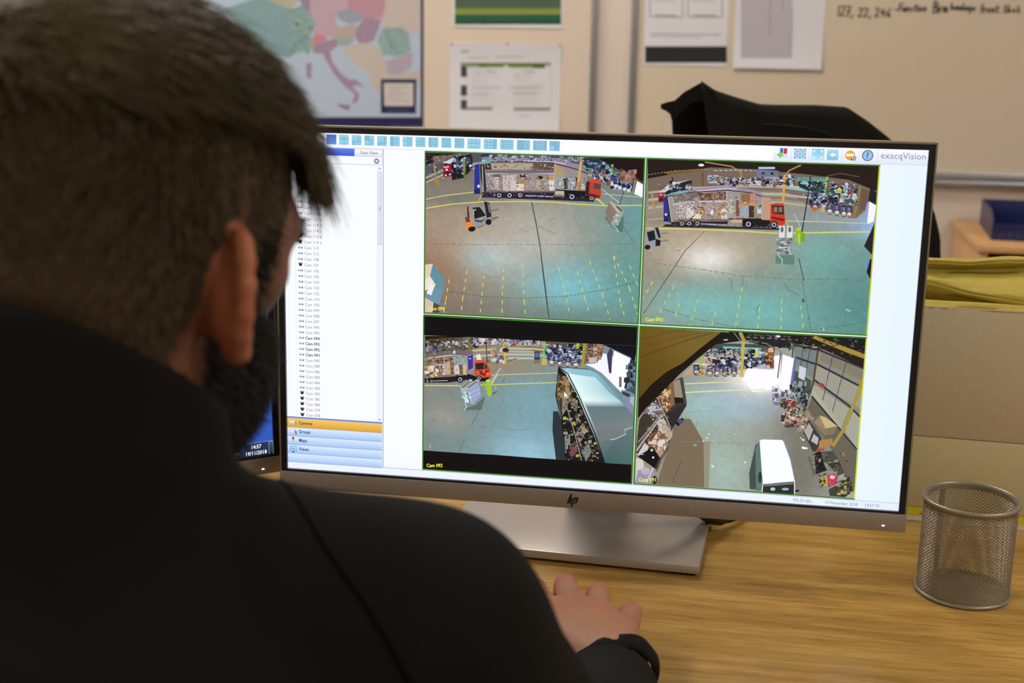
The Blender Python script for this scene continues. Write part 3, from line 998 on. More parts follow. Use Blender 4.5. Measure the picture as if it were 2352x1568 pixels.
    a.clutter(1715, 610, 1790, 700, 18, [(214, 226, 224), (110, 122, 120)], 10, 24, 41, 0.5, True)
    a.line([(1706, 712), (1748, 742), (1760, 775)], 6, (206, 226, 226))
    # floor joints and parking marks
    J = (70, 74, 78)
    a.line([(1000, 510), (1040, 700), (1075, 900), (1100, 1120), (1128, 1330), (1152, 1530)], [9, 9, 8, 12, 12, 7], J)
    a.line([(75, 878), (500, 884), (1000, 884), (1400, 884), (1900, 880)], 3.5, (110, 104, 96), dash=(34, 22))
    a.line([(240, 1290), (560, 1338), (900, 1356), (1300, 1338), (1620, 1284), (1960, 1206)], 5, (84, 98, 94), dash=(22, 12))
    a.line([(1800, 720), (1910, 876)], 4, (84, 96, 96))
    for p in ([(1640, 890), (1690, 930), (1720, 990)], [(900, 745), (940, 762), (975, 780)], [(1060, 720), (1130, 760), (1200, 785)], [(1150, 668), (1200, 652)], [(570, 1140), (640, 1170), (720, 1170)], [(1180, 800), (1240, 775)]):
        a.line(p, 3.5, (120, 118, 108))
    YM = (206, 216, 90)
    for seg in ([(276, 1190), (246, 1380), (228, 1480)], [(434, 1110), (395, 1350), (382, 1480)], [(580, 1150), (566, 1300), (550, 1480)], [(755, 1090), (744, 1300), (740, 1500)],
                [(920, 1060), (934, 1380), (948, 1520)], [(1240, 1090), (1290, 1290), (1330, 1480)], [(1400, 1120), (1470, 1360), (1510, 1500)],
                [(1510, 1030), (1620, 1320), (1690, 1540)], [(1720, 990), (1780, 1400), (1826, 1540)], [(1720, 980), (1860, 1270), (1930, 1500)], [(1860, 1070), (1940, 1260)]):
        a.line(seg, 8, YM, dash=(34, 40))
    a.layer()
    rr = random.Random(9)
    for k in range(70):
        a.oval(rr.uniform(90, 1930), rr.uniform(620, 1500), rr.uniform(2, 5), rr.uniform(1.5, 3), rr.choice([(222, 230, 226), (90, 96, 92), (176, 170, 150)]), True, 6)
    # white box bottom left
    a.poly([(64, 1060), (134, 1052), (110, 1160), (64, 1190)], (228, 206, 180))
    a.poly([(64, 1190), (110, 1160), (160, 1240), (64, 1290)], (240, 226, 216))
    a.poly([(134, 1052), (236, 1180), (220, 1320), (160, 1236), (108, 1160)], (96, 146, 160))
    a.poly([(64, 1330), (130, 1230), (220, 1300), (190, 1420), (64, 1350)], (110, 150, 166))
    a.poly([(76, 1310), (110, 1230), (150, 1240), (120, 1330)], (246, 240, 240))
    a.poly([(64, 1350), (140, 1390), (130, 1480), (64, 1478)], (216, 196, 176))
    a.poly([(140, 1390), (195, 1418), (190, 1482), (130, 1480)], (70, 76, 74))
    a.text('Cam 094', 92, 1460, 42, YEL, True, 146)
    clip_art(a, x0, y0, x1, y1)
    frame_of(a, x0, y0, x1, y1)
    return a

# ---- camera 093: the same lorry seen square on, columns and roof
def picture_093():
    a = Art()
    x0, y0, x1, y1 = F93
    def bg(u, v):
        n = smooth_noise(u, v, 60, 46, 21) * .5 + smooth_noise(u, v, 140, 100, 22) * .5
        base = mixc((150, 140, 124), (112, 158, 152), np.clip((u - .15) * .9 + (v - .55) * 1.1, 0, 1))
        base = mixc(base, (184, 168, 144), blob(u, v, .28, .5, .34, .14) * .85)
        base = mixc(base, (234, 228, 224), blob(u, v, .29, .59, .13, .09) * .95)
        base = mixc(base, (126, 196, 196), blob(u, v, .25, .86, .22, .13) * .7)
        base = mixc(base, (116, 190, 186), blob(u, v, .55, .88, .2, .13) * .7)
        base = mixc(base, (110, 184, 182), blob(u, v, .78, .52, .14, .16) * .6)
        base = mixc(base, (150, 158, 172), blob(u, v, .8, .33, .22, .06) * .7)
        base = mixc(base, (74, 128, 124), blob(u, v, 1.0, .85, .22, .3) * .6)
        base = mixc(base, (150, 190, 250), blob(u, v, 1.0, .36, .1, .08) * .8)
        base = mixc(base, (130, 122, 116), blob(u, v, .2, .36, .5, .03) * .6)
        return base * (0.95 + 0.12 * n)[..., None]
    a.grid(x0, y0, x1, y1, 120, 90, bg)
    a.map2 = trace(1460, 300, 3.267)
    a.poly([(90, 210), (1835, 262), (1825, 520), (1650, 660), (1300, 560), (1100, 440), (90, 520)], (120, 100, 88))
    a.poly([(90, 210), (1835, 262), (1832, 460), (1600, 370), (1300, 330), (900, 290), (560, 275), (90, 360)], (34, 24, 20))
    a.poly([(200, 312), (480, 285), (520, 300), (250, 330)], (120, 88, 40))
    a.line([(95, 330), (300, 300), (520, 292), (780, 298)], 6, (150, 140, 120), dash=(12, 12))
    a.line([(590, 300), (740, 296), (900, 300)], 7, (190, 190, 190), dash=(22, 16))
    a.oval(492, 258, 22, 10, (232, 226, 250))
    a.line([(520, 235), (720, 268), (790, 312)], 9, (170, 140, 90))
    a.line([(1240, 258), (1150, 300), (1120, 340)], 10, (180, 140, 80))
    a.line([(1440, 340), (1530, 320), (1680, 345)], 5, (110, 96, 84))
    a.line([(792, 310), (790, 420)], 14, (160, 130, 70))
    a.line([(502, 310), (506, 425)], 12, (100, 84, 50))
    a.line([(276, 350), (286, 450)], 12, (52, 42, 34))
    # hall floor bands at the back
    for y, c in ((425, (180, 168, 150)), (452, (120, 112, 112)), (478, (186, 180, 160)), (505, (126, 116, 112)), (540, (186, 172, 150))):
        a.line([(95, y + 40), (400, y + 6), (800, y - 8), (1100, y), (1330, y + 30)], 16, c)
    a.line([(820, 400), (1100, 412), (1330, 430)], 9, (206, 200, 176))
    a.line([(1140, 425), (1330, 455)], 24, (150, 186, 180))
    a.poly([(905, 290), (1070, 300), (1068, 400), (905, 390)], (112, 118, 140))
    a.rect(922, 272, 1045, 288, (180, 200, 226))
    a.rect(946, 312, 968, 328, (40, 44, 60))
    a.rect(1012, 312, 1036, 332, (40, 44, 60), None, True)
    a.rect(912, 348, 1064, 356, (170, 176, 190), None, True)
    a.clutter(600, 360, 1060, 410, 60, GOODS + KIT, 12, 40, 51)
    a.rect(540, 330, 605, 395, (130, 132, 140))
    a.clutter(540, 335, 605, 400, 14, [(206, 210, 216), (90, 90, 96)], 10, 36, 52, 0.4)
    a.rect(1030, 405, 1056, 424, (200, 50, 44))
    a.poly([(1080, 340), (1190, 345), (1190, 410), (1080, 400)], (44, 50, 70))
    a.clutter(1080, 345, 1190, 410, 18, KIT, 10, 30, 53)
    a.poly([(1190, 345), (1420, 355), (1420, 400), (1200, 385)], (96, 150, 140))
    a.poly([(1220, 380), (1420, 380), (1420, 470), (1290, 450), (1225, 420)], (20, 44, 42))
    a.oval(1270, 392, 24, 12, (130, 206, 196))
    a.poly([(1300, 400), (1425, 395), (1420, 470), (1310, 455)], (30, 60, 56))
    a.line([(1312, 340), (1296, 470), (1245, 775)], 9, (24, 32, 60))
    a.line([(1120, 330), (1104, 560)], [17, 17], (226, 160, 70))
    # far lorry and red cab
    a.poly([(170, 470), (250, 400), (420, 370), (425, 440), (330, 470), (240, 480)], (36, 34, 40))
    a.poly([(172, 465), (260, 395), (420, 366), (300, 400), (225, 462)], (200, 206, 206))
    a.clutter(260, 385, 420, 440, 18, KIT + GOODS, 10, 30, 54)
    a.poly([(168, 465), (215, 462), (212, 530), (172, 535)], (170, 26, 44))
    a.line([(178, 482), (206, 480)], 6, (230, 210, 216))
    a.poly([(178, 505), (208, 502), (206, 528), (180, 530)], (90, 14, 28))
    a.line([(120, 460), (136, 560)], 10, (176, 156, 110))
    a.poly([(126, 556), (150, 556), (152, 582), (132, 584)], (196, 134, 60))
    # column, forklifts, yellow drum at right
    a.line([(1436, 345), (1410, 590)], 18, (120, 190, 84))
    a.poly([(1390, 570), (1415, 570), (1415, 612), (1388, 605)], (206, 170, 90))
    a.line([(1685, 420), (1640, 640)], 18, (140, 130, 70))
    a.poly([(1626, 615), (1656, 620), (1650, 652), (1622, 645)], (160, 110, 50))
    a.clutter(1440, 410, 1660, 540, 70, KIT + [(120, 160, 140), (206, 214, 200), (60, 90, 84)], 14, 44, 55)
    a.poly([(1505, 410), (1545, 420), (1535, 500), (1500, 480)], (20, 20, 22))
    a.oval(1530, 446, 16, 22, (214, 206, 80))
    a.rect(1590, 440, 1625, 470, (190, 50, 44))
    a.clutter(1310, 470, 1420, 560, 40, KIT, 14, 36, 56)
    parked_forklifts(a, ((1345, 560), (1455, 590), (1510, 600), (1562, 608), (1602, 612)), 46, 86, 57)
    a.oval(1342, 585, 24, 16, (190, 100, 50))
    a.poly([(1690, 430), (1800, 470), (1790, 560), (1680, 600)], (110, 84, 66))
    a.poly([(1760, 430), (1825, 470), (1815, 570), (1745, 520)], (30, 26, 40))
    a.poly([(1752, 530), (1806, 560), (1785, 680), (1735, 700)], (246, 248, 255))
    a.poly([(1735, 540), (1752, 530), (1730, 660), (1715, 640)], (150, 160, 230))
    # floor markings
    Y = (216, 210, 110)
    a.line([(85, 668), (230, 655)], 5, (200, 192, 140))
    a.line([(80, 732), (400, 736), (800, 752), (1080, 770), (1300, 764), (1760, 758)], 10, Y)
    a.line([(1120, 676), (1400, 682), (1770, 696)], 6, (206, 206, 160))
    a.line([(1130, 676), (1150, 730)], 9, (216, 170, 80))
    a.line([(1190, 620), (1240, 735)], 5, (196, 200, 206))
    a.line([(268, 700), (230, 730)], 6, (180, 170, 110))
    # trailer
    a.poly([(225, 700), (1080, 730), (1100, 745), (200, 720)], (44, 38, 44))
    a.poly([(212, 488), (420, 440), (700, 430), (870, 455), (965, 495), (945, 660), (690, 685), (260, 690)], (156, 148, 146))
    a.poly([(210, 488), (420, 436), (560, 424), (700, 418), (880, 440), (965, 480), (965, 498), (870, 466), (700, 446), (430, 460)], (156, 140, 160))
    a.poly([(212, 486), (330, 450), (400, 446), (370, 462), (230, 492)], (110, 180, 186))
    a.line([(225, 492), (430, 460), (700, 446), (870, 466), (960, 498)], 7, (30, 28, 34))
    a.line([(460, 452), (690, 432), (760, 440)], 7, (216, 200, 226))
    a.poly([(208, 500), (232, 490), (262, 680), (212, 680)], (40, 50, 160))
    a.poly([(210, 620), (240, 620), (245, 682), (212, 680)], (24, 30, 100))
    a.line([(232, 495), (262, 688)], 16, (50, 46, 52))
    a.line([(244, 500), (272, 690)], 5, (190, 190, 196))
    a.oval(228, 628, 10, 10, (214, 206, 196))
    a.poly([(280, 475), (480, 462), (480, 510), (290, 540)], (120, 112, 106))
    a.poly([(480, 470), (680, 456), (680, 520), (480, 520)], (110, 78, 60))
    a.clutter(470, 470, 680, 525, 26, [(150, 110, 84), (90, 64, 52), (176, 150, 130)], 16, 44, 58)
    a.line([(280, 552), (480, 530), (680, 528)], 12, (206, 190, 206))
    for x, y, w, h, c in ((350, 610, 50, 110, (190, 176, 172)), (412, 610, 60, 110, (214, 200, 196)), (450, 610, 26, 90, (160, 146, 140)), (504, 600, 44, 70, (176, 120, 66)),
                          (566, 606, 40, 60, (170, 150, 146)), (620, 606, 50, 100, (180, 146, 112)), (660, 600, 40, 110, (176, 140, 106))):
        a.rect(x - w / 2, y - h / 2, x + w / 2, y + h / 2, c)
        a.clutter(x - w * .42, y - h * .46, x + w * .42, y + h * .42, 15, [(240, 230, 228), (130, 114, 106), (196, 180, 176), (110, 90, 90)], 7, 18, int(x), 0.6, True)
    a.poly([(430, 634), (478, 616), (496, 624), (496, 650), (468, 668), (430, 668)], (232, 218, 176))
    a.rect(560, 596, 582, 626, (236, 226, 230))
    a.rect(646, 630, 682, 660, (224, 226, 236))
    a.rect(646, 584, 684, 610, (232, 224, 226))
    a.rect(690, 516, 748, 652, (166, 158, 146))
    a.clutter(694, 520, 746, 648, 20, [(222, 222, 214), (120, 112, 100), (190, 186, 170)], 9, 26, 60, 0.5, True)
    a.rect(752, 520, 776, 640, (130, 84, 60))
    a.rect(790, 470, 860, 540, (150, 104, 72))
    a.rect(860, 470, 900, 540, (190, 140, 120))
    a.rect(780, 540, 850, 562, (196, 136, 76))
    a.rect(850, 540, 905, 562, (206, 146, 76))
    a.rect(790, 562, 846, 652, (156, 166, 176))
    a.rect(850, 562, 888, 650, (64, 46, 40))
    a.rect(890, 556, 945, 656, (150, 138, 110))
    a.rect(912, 580, 942, 620, (196, 210, 216))
    a.rect(955, 500, 1010, 690, (196, 150, 124))
    a.line([(952, 495), (948, 665)], 9, (176, 170, 166))
    a.line([(684, 450), (686, 660)], 8, (190, 180, 176))
    a.rect(290, 660, 690, 682, (130, 104, 92))
    a.line([(265, 688), (690, 684), (700, 660), (945, 662)], 9, (24, 22, 26))
    a.poly([(270, 690), (690, 688), (690, 712), (265, 706)], (44, 42, 70))
    a.line([(490, 698), (686, 706)], 7, (196, 200, 210))
    a.rect(722, 664, 800, 690, (206, 166, 140))
    a.poly([(800, 660), (1010, 670), (1010, 725), (800, 718)], (26, 24, 30))
    truck_wheels(a, ((347, 696), (404, 696), (464, 694)), 24)
    truck_wheels(a, ((846, 700),), 30)
    a.speckle([(250, 480), (690, 455), (690, 530), (280, 550)], 140, [(120, 96, 84), (196, 176, 160), (70, 56, 52), (160, 140, 130)], 3, 10, 11)
    a.speckle([(290, 560), (690, 540), (690, 660), (290, 670)], 170, SPK, 3, 9, 12)
    a.speckle([(700, 480), (940, 500), (940, 655), (700, 655)], 70, SPK, 3, 9, 13)
    a.speckle([(560, 340), (1190, 350), (1190, 412), (560, 405)], 260, DRK + GOODS, 3, 10, 14)
    a.speckle([(1190, 350), (1660, 400), (1650, 560), (1300, 560)], 330, DRK, 3, 10, 15)
    a.speckle([(170, 400), (430, 370), (420, 450), (180, 480)], 80, DRK, 3, 9, 16)
    a.speckle([(270, 690), (1000, 700), (1000, 722), (270, 712)], 70, [(70, 70, 90), (10, 10, 16), (130, 134, 150)], 3, 8, 17)
    # red cab
    a.poly([(1012, 552), (1060, 540), (1110, 545), (1122, 690), (1100, 712), (1010, 690)], (206, 58, 36))
    a.poly([(1022, 560), (1110, 562), (1112, 628), (1030, 622)], (52, 36, 34))
    a.rect(1036, 572, 1062, 612, (150, 120, 84))
    a.rect(1072, 572, 1100, 610, (130, 112, 96), None, True)
    a.poly([(1015, 640), (1118, 660), (1118, 680), (1020, 660)], (120, 34, 26))
    truck_wheels(a, ((1038, 704),), 28)
    # forklift at the left edge
    a.poly([(76, 790), (82, 745), (150, 725), (180, 860), (110, 880), (76, 885)], (150, 154, 166))
    a.poly([(84, 760), (140, 745), (152, 815), (100, 830)], (26, 26, 36))
    a.poly([(145, 725), (170, 725), (190, 800), (172, 805)], (30, 34, 50))
    a.poly([(150, 810), (188, 820), (185, 862), (150, 865)], (26, 26, 34))
    a.line([(185, 772), (245, 765)], 5, (90, 88, 90))
    a.line([(190, 828), (250, 820)], 5, (90, 88, 90), True)
    a.oval(90, 872, 22, 18, (24, 22, 26))
    # pallet with wrapped goods and the drum-shaped post
    a.poly([(1050, 930), (1190, 930), (1190, 1005), (1048, 995)], (96, 132, 118))
    a.poly([(1080, 720), (1180, 725), (1175, 920), (1060, 935), (1064, 800)], (146, 152, 150))
    for x in (1100, 1158):
        a.poly([(x - 22, 712), (x + 20, 714), (x + 18, 800), (x - 26, 800)], (226, 224, 216))
        a.oval(x - 2, 740, 12, 22, (96, 104, 130))
    a.clutter(1066, 810, 1170, 925, 44, [(206, 216, 222), (110, 116, 116), (176, 186, 190), (90, 92, 90)], 14, 36, 61, 0.4)
    a.line([(1066, 930), (1100, 965), (1098, 1000)], 5, (206, 224, 220))
    a.poly([(1202, 740), (1222, 726), (1240, 740), (1236, 832), (1192, 836)], (150, 190, 40))
    a.poly([(1240, 760), (1272, 770), (1268, 832), (1230, 830)], (120, 166, 40))
    a.rect(1220, 770, 1234, 850, (190, 206, 90))
    a.oval(1220, 735, 16, 9, (190, 216, 70))
    # dark trailer edge at the right
    a.poly([(1795, 680), (1782, 940), (1712, 865), (1760, 760)], (34, 30, 44))
    a.poly([(1775, 955), (1760, 1115), (1722, 1040), (1740, 975)], (22, 22, 50))
    a.poly([(1700, 970), (1760, 950), (1730, 1060), (1700, 1010)], (110, 150, 170))
    # joints and parking marks
    J = (84, 84, 78)
    a.line([(515, 752), (440, 830), (370, 900), (240, 1100), (60, 1370)], [4, 4, 6, 6, 5], J)
    a.line([(160, 995), (500, 1040), (800, 1088), (1150, 1110), (1750, 1118)], 4, (104, 110, 102), dash=(30, 16))
    a.line([(1224, 960), (1262, 1120)], 8, (76, 92, 92))
    a.line([(1250, 1120), (1300, 1400), (1310, 1500)], 5, (80, 100, 98), dash=(20, 10))
    a.line([(200, 1336), (500, 1420), (800, 1480), (1200, 1500), (1500, 1470), (1730, 1430)], 4, (84, 104, 100), dash=(24, 12))
    for p in ([(700, 1100), (724, 1140), (718, 1190)], [(800, 1090), (806, 1130), (796, 1160)], [(1110, 1140), (1160, 1200), (1230, 1235)], [(300, 900), (340, 895)], [(930, 1300), (905, 1350), (912, 1380)]):
        a.line(p, 5, (104, 118, 112))
    YM = (196, 212, 96)
    for seg in ([(130, 1130), (60, 1250)], [(290, 1160), (150, 1420)], [(330, 1290), (290, 1410)], [(470, 1260), (400, 1470)], [(600, 1360), (566, 1480)], [(800, 1170), (750, 1460)], [(930, 1320), (918, 1480)], [(1096, 1260), (1090, 1490)], [(1240, 1310), (1256, 1490)], [(1410, 1470), (1412, 1520)]):
        a.line(seg, 8, YM, dash=(32, 34))
    a.line([(1575, 1338), (1612, 1352)], 5, (214, 236, 236))
    a.oval(1256, 1272, 10, 14, (60, 96, 96))
    a.layer()
    rr = random.Random(19)
    for k in range(60):
        a.oval(rr.uniform(90, 1720), rr.uniform(860, 1500), rr.uniform(2, 5), rr.uniform(1.5, 3), rr.choice([(222, 230, 226), (90, 96, 92), (176, 170, 150)]), True, 6)
    a.text('Cam 093', 74, 1426, 36, YEL, True, 132)
    clip_art(a, x0, y0, x1, y1)
    frame_of(a, x0, y0, x1, y1, right=(190, 206, 30))
    return a
# ---- camera 092: letterboxed view with a silver trailer roof on the right
def picture_092():
    a = Art()
    x0, y0, x1, y1 = F92
    a.rect(x0, y0, x1, y1, (8, 8, 12))
    gy0, gy1 = 612, 990
    def bg(u, v):
        n = smooth_noise(u, v, 60, 36, 31) * .5 + smooth_noise(u, v, 140, 80, 32) * .5
        base = mixc((136, 134, 124), (108, 148, 158), np.clip(u * .9 + (v - .3) * .5, 0, 1))
        base = mixc(base, (168, 158, 146), blob(u, v, .1, .72, .12, .12) * .8)
        base = mixc(base, (126, 174, 188), blob(u, v, .52, .55, .22, .3) * .65)
        base = mixc(base, (160, 204, 226), blob(u, v, .5, .98, .2, .2) * .8)
        base = mixc(base, (160, 134, 96), blob(u, v, .4, .24, .16, .06) * .8)
        base = mixc(base, (140, 140, 140), blob(u, v, .55, .28, .18, .05) * .5)
        base = mixc(base, (110, 138, 140), blob(u, v, .0, .9, .2, .2) * .4)
        return base * (0.95 + 0.11 * n)[..., None]
    a.grid(x0, gy0, x1, gy1, 120, 66, bg)
    a.map2 = trace(960, 710, 3.825)
    # hall behind
    a.poly([(62, 235), (500, 235), (900, 255), (1400, 285), (1480, 300), (1470, 480), (1200, 420), (800, 300), (62, 420)], (96, 86, 74))
    a.poly([(62, 235), (440, 238), (300, 262), (62, 290)], (26, 18, 12))
    a.poly([(62, 270), (230, 246), (220, 290), (62, 350)], (84, 64, 30))
    a.clutter(70, 280, 230, 380, 26, KIT + [(120, 110, 100)], 12, 40, 71)
    a.poly([(230, 250), (440, 246), (440, 330), (240, 350)], (90, 74, 60))
    a.clutter(230, 290, 470, 335, 22, GOODS, 12, 34, 72)
    a.clutter(390, 250, 440, 300, 10, [(160, 170, 176), (110, 116, 120)], 12, 40, 73, 0.4)
    for y, c in ((306, (190, 170, 130)), (328, (150, 130, 96)), (352, (200, 184, 146)), (380, (150, 134, 110)), (404, (196, 186, 160))):
        a.line([(480, y + 10), (760, y - 8), (1000, y - 6), (1240, y + 16)], 18, c)
    a.line([(780, 312), (1000, 308), (1110, 318)], 16, (170, 186, 190))
    a.line([(800, 370), (1020, 374)], 16, (176, 180, 176))
    a.line([(790, 430), (1020, 430)], 18, (190, 186, 170))
    a.clutter(470, 262, 1110, 300, 90, KIT + GOODS, 14, 40, 74)
    a.oval(856, 296, 20, 18, (196, 70, 56))
    a.oval(510, 316, 28, 24, (40, 40, 50))
    a.oval(522, 306, 12, 16, (190, 190, 200))
    a.line([(446, 240), (456, 370)], 22, (136, 120, 40))
    a.line([(224, 262), (228, 370)], 18, (74, 62, 30))
    a.line([(752, 256), (764, 440)], 16, (232, 176, 70))
    a.rect(742, 430, 776, 478, (226, 180, 60))
    a.line([(780, 460), (870, 430)], 7, (116, 92, 66))
    a.clutter(620, 340, 760, 460, 30, [(206, 206, 214), (150, 130, 110), (96, 96, 120), (190, 150, 110)], 16, 40, 75)
    a.oval(772, 356, 28, 20, (36, 40, 54))
    # parked trucks
    a.line([(1112, 276), (1108, 450)], 17, (120, 196, 120))
    a.rect(1090, 436, 1132, 488, (206, 176, 90))
    a.clutter(1130, 320, 1440, 430, 110, KIT + [(190, 200, 220), (150, 160, 190)], 16, 44, 76)
    a.poly([(1320, 300), (1370, 300), (1360, 350), (1320, 340)], (24, 40, 34))
    a.oval(1406, 320, 16, 26, (170, 196, 50))
    a.rect(1025, 370, 1072, 470, (40, 52, 80))
    a.rect(1030, 380, 1066, 420, (90, 110, 140))
    a.rect(1022, 440, 1074, 474, (150, 110, 70))
    parked_forklifts(a, ((1178, 452), (1250, 458), (1320, 464), (1390, 470)), 60, 92, 77)
    a.poly([(1470, 300), (1640, 310), (1600, 490), (1460, 470)], (140, 104, 80))
    a.clutter(1480, 310, 1600, 480, 26, [(170, 130, 100), (110, 80, 64), (200, 170, 140), (84, 64, 56)], 20, 50, 78)
    a.rect(1500, 420, 1572, 470, (190, 186, 196))
    a.line([(1465, 295), (1444, 510)], 26, (166, 150, 60))
    a.poly([(1620, 305), (1930, 320), (1900, 470), (1870, 420), (1700, 340)], (14, 12, 30))
    a.poly([(1560, 470), (1640, 400), (1870, 430), (1830, 700), (1780, 720), (1620, 560), (1540, 510), (1470, 480)], (250, 248, 255))
    a.poly([(1625, 385), (1690, 395), (1670, 550), (1605, 490)], (244, 246, 255))
    a.poly([(1660, 395), (1690, 340), (1712, 360), (1700, 560), (1680, 555)], (60, 60, 96))
    a.poly([(1724, 360), (1870, 430), (1815, 690), (1760, 660), (1700, 570)], (255, 253, 255))
    a.poly([(1868, 430), (1925, 470), (1905, 740), (1812, 690)], (44, 56, 72))
    a.clutter(1830, 480, 1910, 720, 30, [(30, 36, 50), (70, 84, 100), (110, 130, 150)], 16, 50, 79)
    a.poly([(1790, 700), (1905, 770), (1900, 960), (1790, 760)], (140, 138, 170))
    a.poly([(1800, 715), (1870, 745), (1850, 770), (1795, 740)], (50, 56, 84))
    a.poly([(1870, 770), (1905, 760), (1898, 850), (1860, 810)], (170, 180, 200))
    a.rect(1768, 590, 1790, 680, (110, 110, 90))
    # floor marks
    Y = (212, 206, 110)
    a.line([(62, 665), (380, 668)], 10, Y)
    a.line([(550, 662), (800, 654), (1225, 640)], 9, (206, 206, 130))
    a.line([(640, 575), (900, 566), (1235, 556)], 7, (206, 200, 140))
    a.line([(728, 515), (640, 640)], 16, (196, 194, 206), dash=(8, 6))
    a.line([(700, 570), (648, 656)], 10, (222, 206, 130))
    a.line([(766, 600), (738, 650)], 5, (104, 104, 104))
    # trailer and red tractor at left
    a.poly([(62, 400), (230, 372), (480, 366), (490, 400), (440, 570), (300, 600), (62, 620)], (136, 116, 96))
    a.poly([(62, 402), (180, 372), (330, 360), (480, 362), (490, 385), (430, 412), (300, 398), (62, 430)], (116, 104, 104))
    a.poly([(300, 405), (440, 416), (430, 500), (310, 470)], (150, 164, 160))
    a.line([(62, 430), (300, 400), (440, 414)], 7, (230, 226, 224))
    a.line([(300, 404), (440, 418)], 5, (30, 26, 28))
    a.oval(322, 374, 12, 16, (214, 206, 186), rot=.3)
    a.clutter(62, 430, 300, 500, 34, [(130, 96, 70), (90, 66, 52), (160, 140, 120)], 16, 44, 80)
    a.line([(62, 506), (240, 480)], 10, (196, 190, 190))
    a.clutter(64, 500, 240, 575, 50, [(226, 216, 206), (150, 110, 70), (190, 170, 150), (110, 90, 80)], 14, 36, 81)
    a.poly([(104, 572), (150, 556), (160, 590), (120, 600)], (206, 166, 90))
    a.poly([(238, 460), (304, 450), (318, 560), (262, 572), (240, 560)], (190, 170, 146))
    a.poly([(285, 455), (308, 450), (320, 560), (292, 568)], (130, 90, 60))
    a.poly([(320, 490), (360, 480), (372, 565), (324, 568)], (206, 200, 200))
    a.poly([(362, 480), (400, 485), (396, 565), (372, 566)], (116, 90, 70))
    a.poly([(396, 490), (432, 480), (432, 570), (400, 568)], (206, 186, 140))
    a.poly([(430, 408), (488, 384), (494, 530), (440, 572)], (150, 146, 160))
    a.poly([(440, 412), (486, 392), (488, 510), (446, 534)], (62, 52, 150))
    a.rect(452, 424, 470, 434, (190, 186, 230))
    a.line([(232, 402), (236, 570)], 7, (190, 184, 180))
    a.poly([(62, 600), (270, 590), (440, 572), (440, 615), (270, 640), (62, 640)], (30, 28, 36))
    a.line([(130, 626), (266, 622)], 6, (180, 184, 190))
    truck_wheels(a, ((88, 626), (124, 626)), 15)
    truck_wheels(a, ((376, 612),), 28)
    a.speckle([(64, 420), (430, 400), (430, 570), (64, 600)], 120, SPK, 3, 9, 21)
    a.speckle([(66, 250), (480, 250), (480, 340), (66, 400)], 180, DRK + [(130, 100, 60)], 3, 10, 22)
    a.speckle([(470, 258), (1110, 270), (1110, 312), (470, 312)], 260, DRK + GOODS, 3, 10, 23)
    a.speckle([(1120, 310), (1440, 320), (1440, 480), (1130, 480)], 260, DRK, 3, 10, 24)
    a.speckle([(1480, 310), (1620, 320), (1590, 480), (1470, 470)], 80, SPK, 3, 9, 25)
    a.poly([(500, 460), (520, 440), (590, 445), (610, 480), (640, 520), (648, 590), (560, 610), (500, 570)], (206, 76, 46))
    a.poly([(500, 450), (590, 440), (586, 464), (502, 468)], (214, 84, 56))
    a.poly([(508, 470), (582, 466), (584, 522), (512, 525)], (40, 36, 40))
    a.poly([(515, 396), (548, 388), (562, 440), (520, 440)], (236, 226, 224))
    a.poly([(590, 470), (612, 490), (615, 520), (592, 520)], (70, 50, 50))
    a.clutter(520, 540, 640, 580, 16, [(120, 40, 30), (236, 100, 64), (90, 30, 26)], 14, 34, 82)
    a.poly([(440, 560), (560, 600), (640, 590), (600, 630), (440, 625)], (22, 22, 30))
    truck_wheels(a, ((540, 602),), 24)
    a.line([(600, 250), (612, 470)], 7, (40, 38, 36))
    # pallet of flat packs and yellow posts
    a.poly([(390, 880), (520, 830), (600, 750), (560, 880)], (96, 112, 108))
    a.poly([(376, 690), (440, 690), (490, 830), (416, 810)], (160, 184, 190))
    a.poly([(440, 690), (540, 640), (556, 760), (490, 832)], (156, 166, 206))
    a.poly([(374, 684), (460, 608), (486, 614), (400, 700)], (196, 196, 186))
    a.poly([(420, 690), (514, 612), (546, 622), (446, 702)], (190, 194, 190))
    a.poly([(384, 682), (452, 622), (468, 626), (400, 690)], (104, 108, 100))
    a.poly([(436, 684), (512, 624), (530, 630), (452, 690)], (112, 116, 112))
    a.clutter(388, 710, 470, 810, 30, [(214, 234, 240), (120, 140, 146), (176, 200, 206)], 12, 30, 83, 0.5)
    a.line([(430, 700), (462, 820)], 5, (60, 70, 76))
    a.line([(450, 740), (550, 690)], 4, (200, 206, 230))
    a.line([(456, 780), (556, 722)], 4, (200, 206, 236), True)
    a.line([(416, 820), (432, 850), (408, 886)], 7, (200, 224, 230))
    a.poly([(602, 622), (622, 612), (640, 622), (654, 740), (630, 765), (612, 740)], (160, 200, 50))
    a.oval(620, 622, 20, 10, (200, 226, 80))
    a.line([(586, 632), (596, 706)], 13, (150, 190, 60))
    a.line([(680, 656), (692, 724)], 12, (150, 186, 60))
    a.line([(655, 740), (700, 715)], 14, (90, 104, 110))
    # joints
    a.line([(552, 856), (520, 930), (478, 1004)], 6, (96, 108, 106))
    a.line([(400, 1000), (650, 1034), (900, 1056), (960, 1050)], 4, (108, 130, 130), dash=(26, 14))
    a.line([(410, 1140), (366, 1245)], 5, (80, 110, 120))
    a.line([(440, 1040), (300, 1240)], 3, (110, 130, 134))
    a.line([(150, 950), (110, 1010)], 5, (104, 120, 118))
    a.line([(120, 1180), (104, 1216)], 6, (170, 206, 120))
    a.line([(150, 680), (90, 730)], 5, (170, 160, 130))
    # shadow and the silver trailer
    a.poly([(1190, 890), (1235, 890), (1270, 990), (1320, 1320), (1215, 1315), (1185, 1060)], (44, 50, 58))
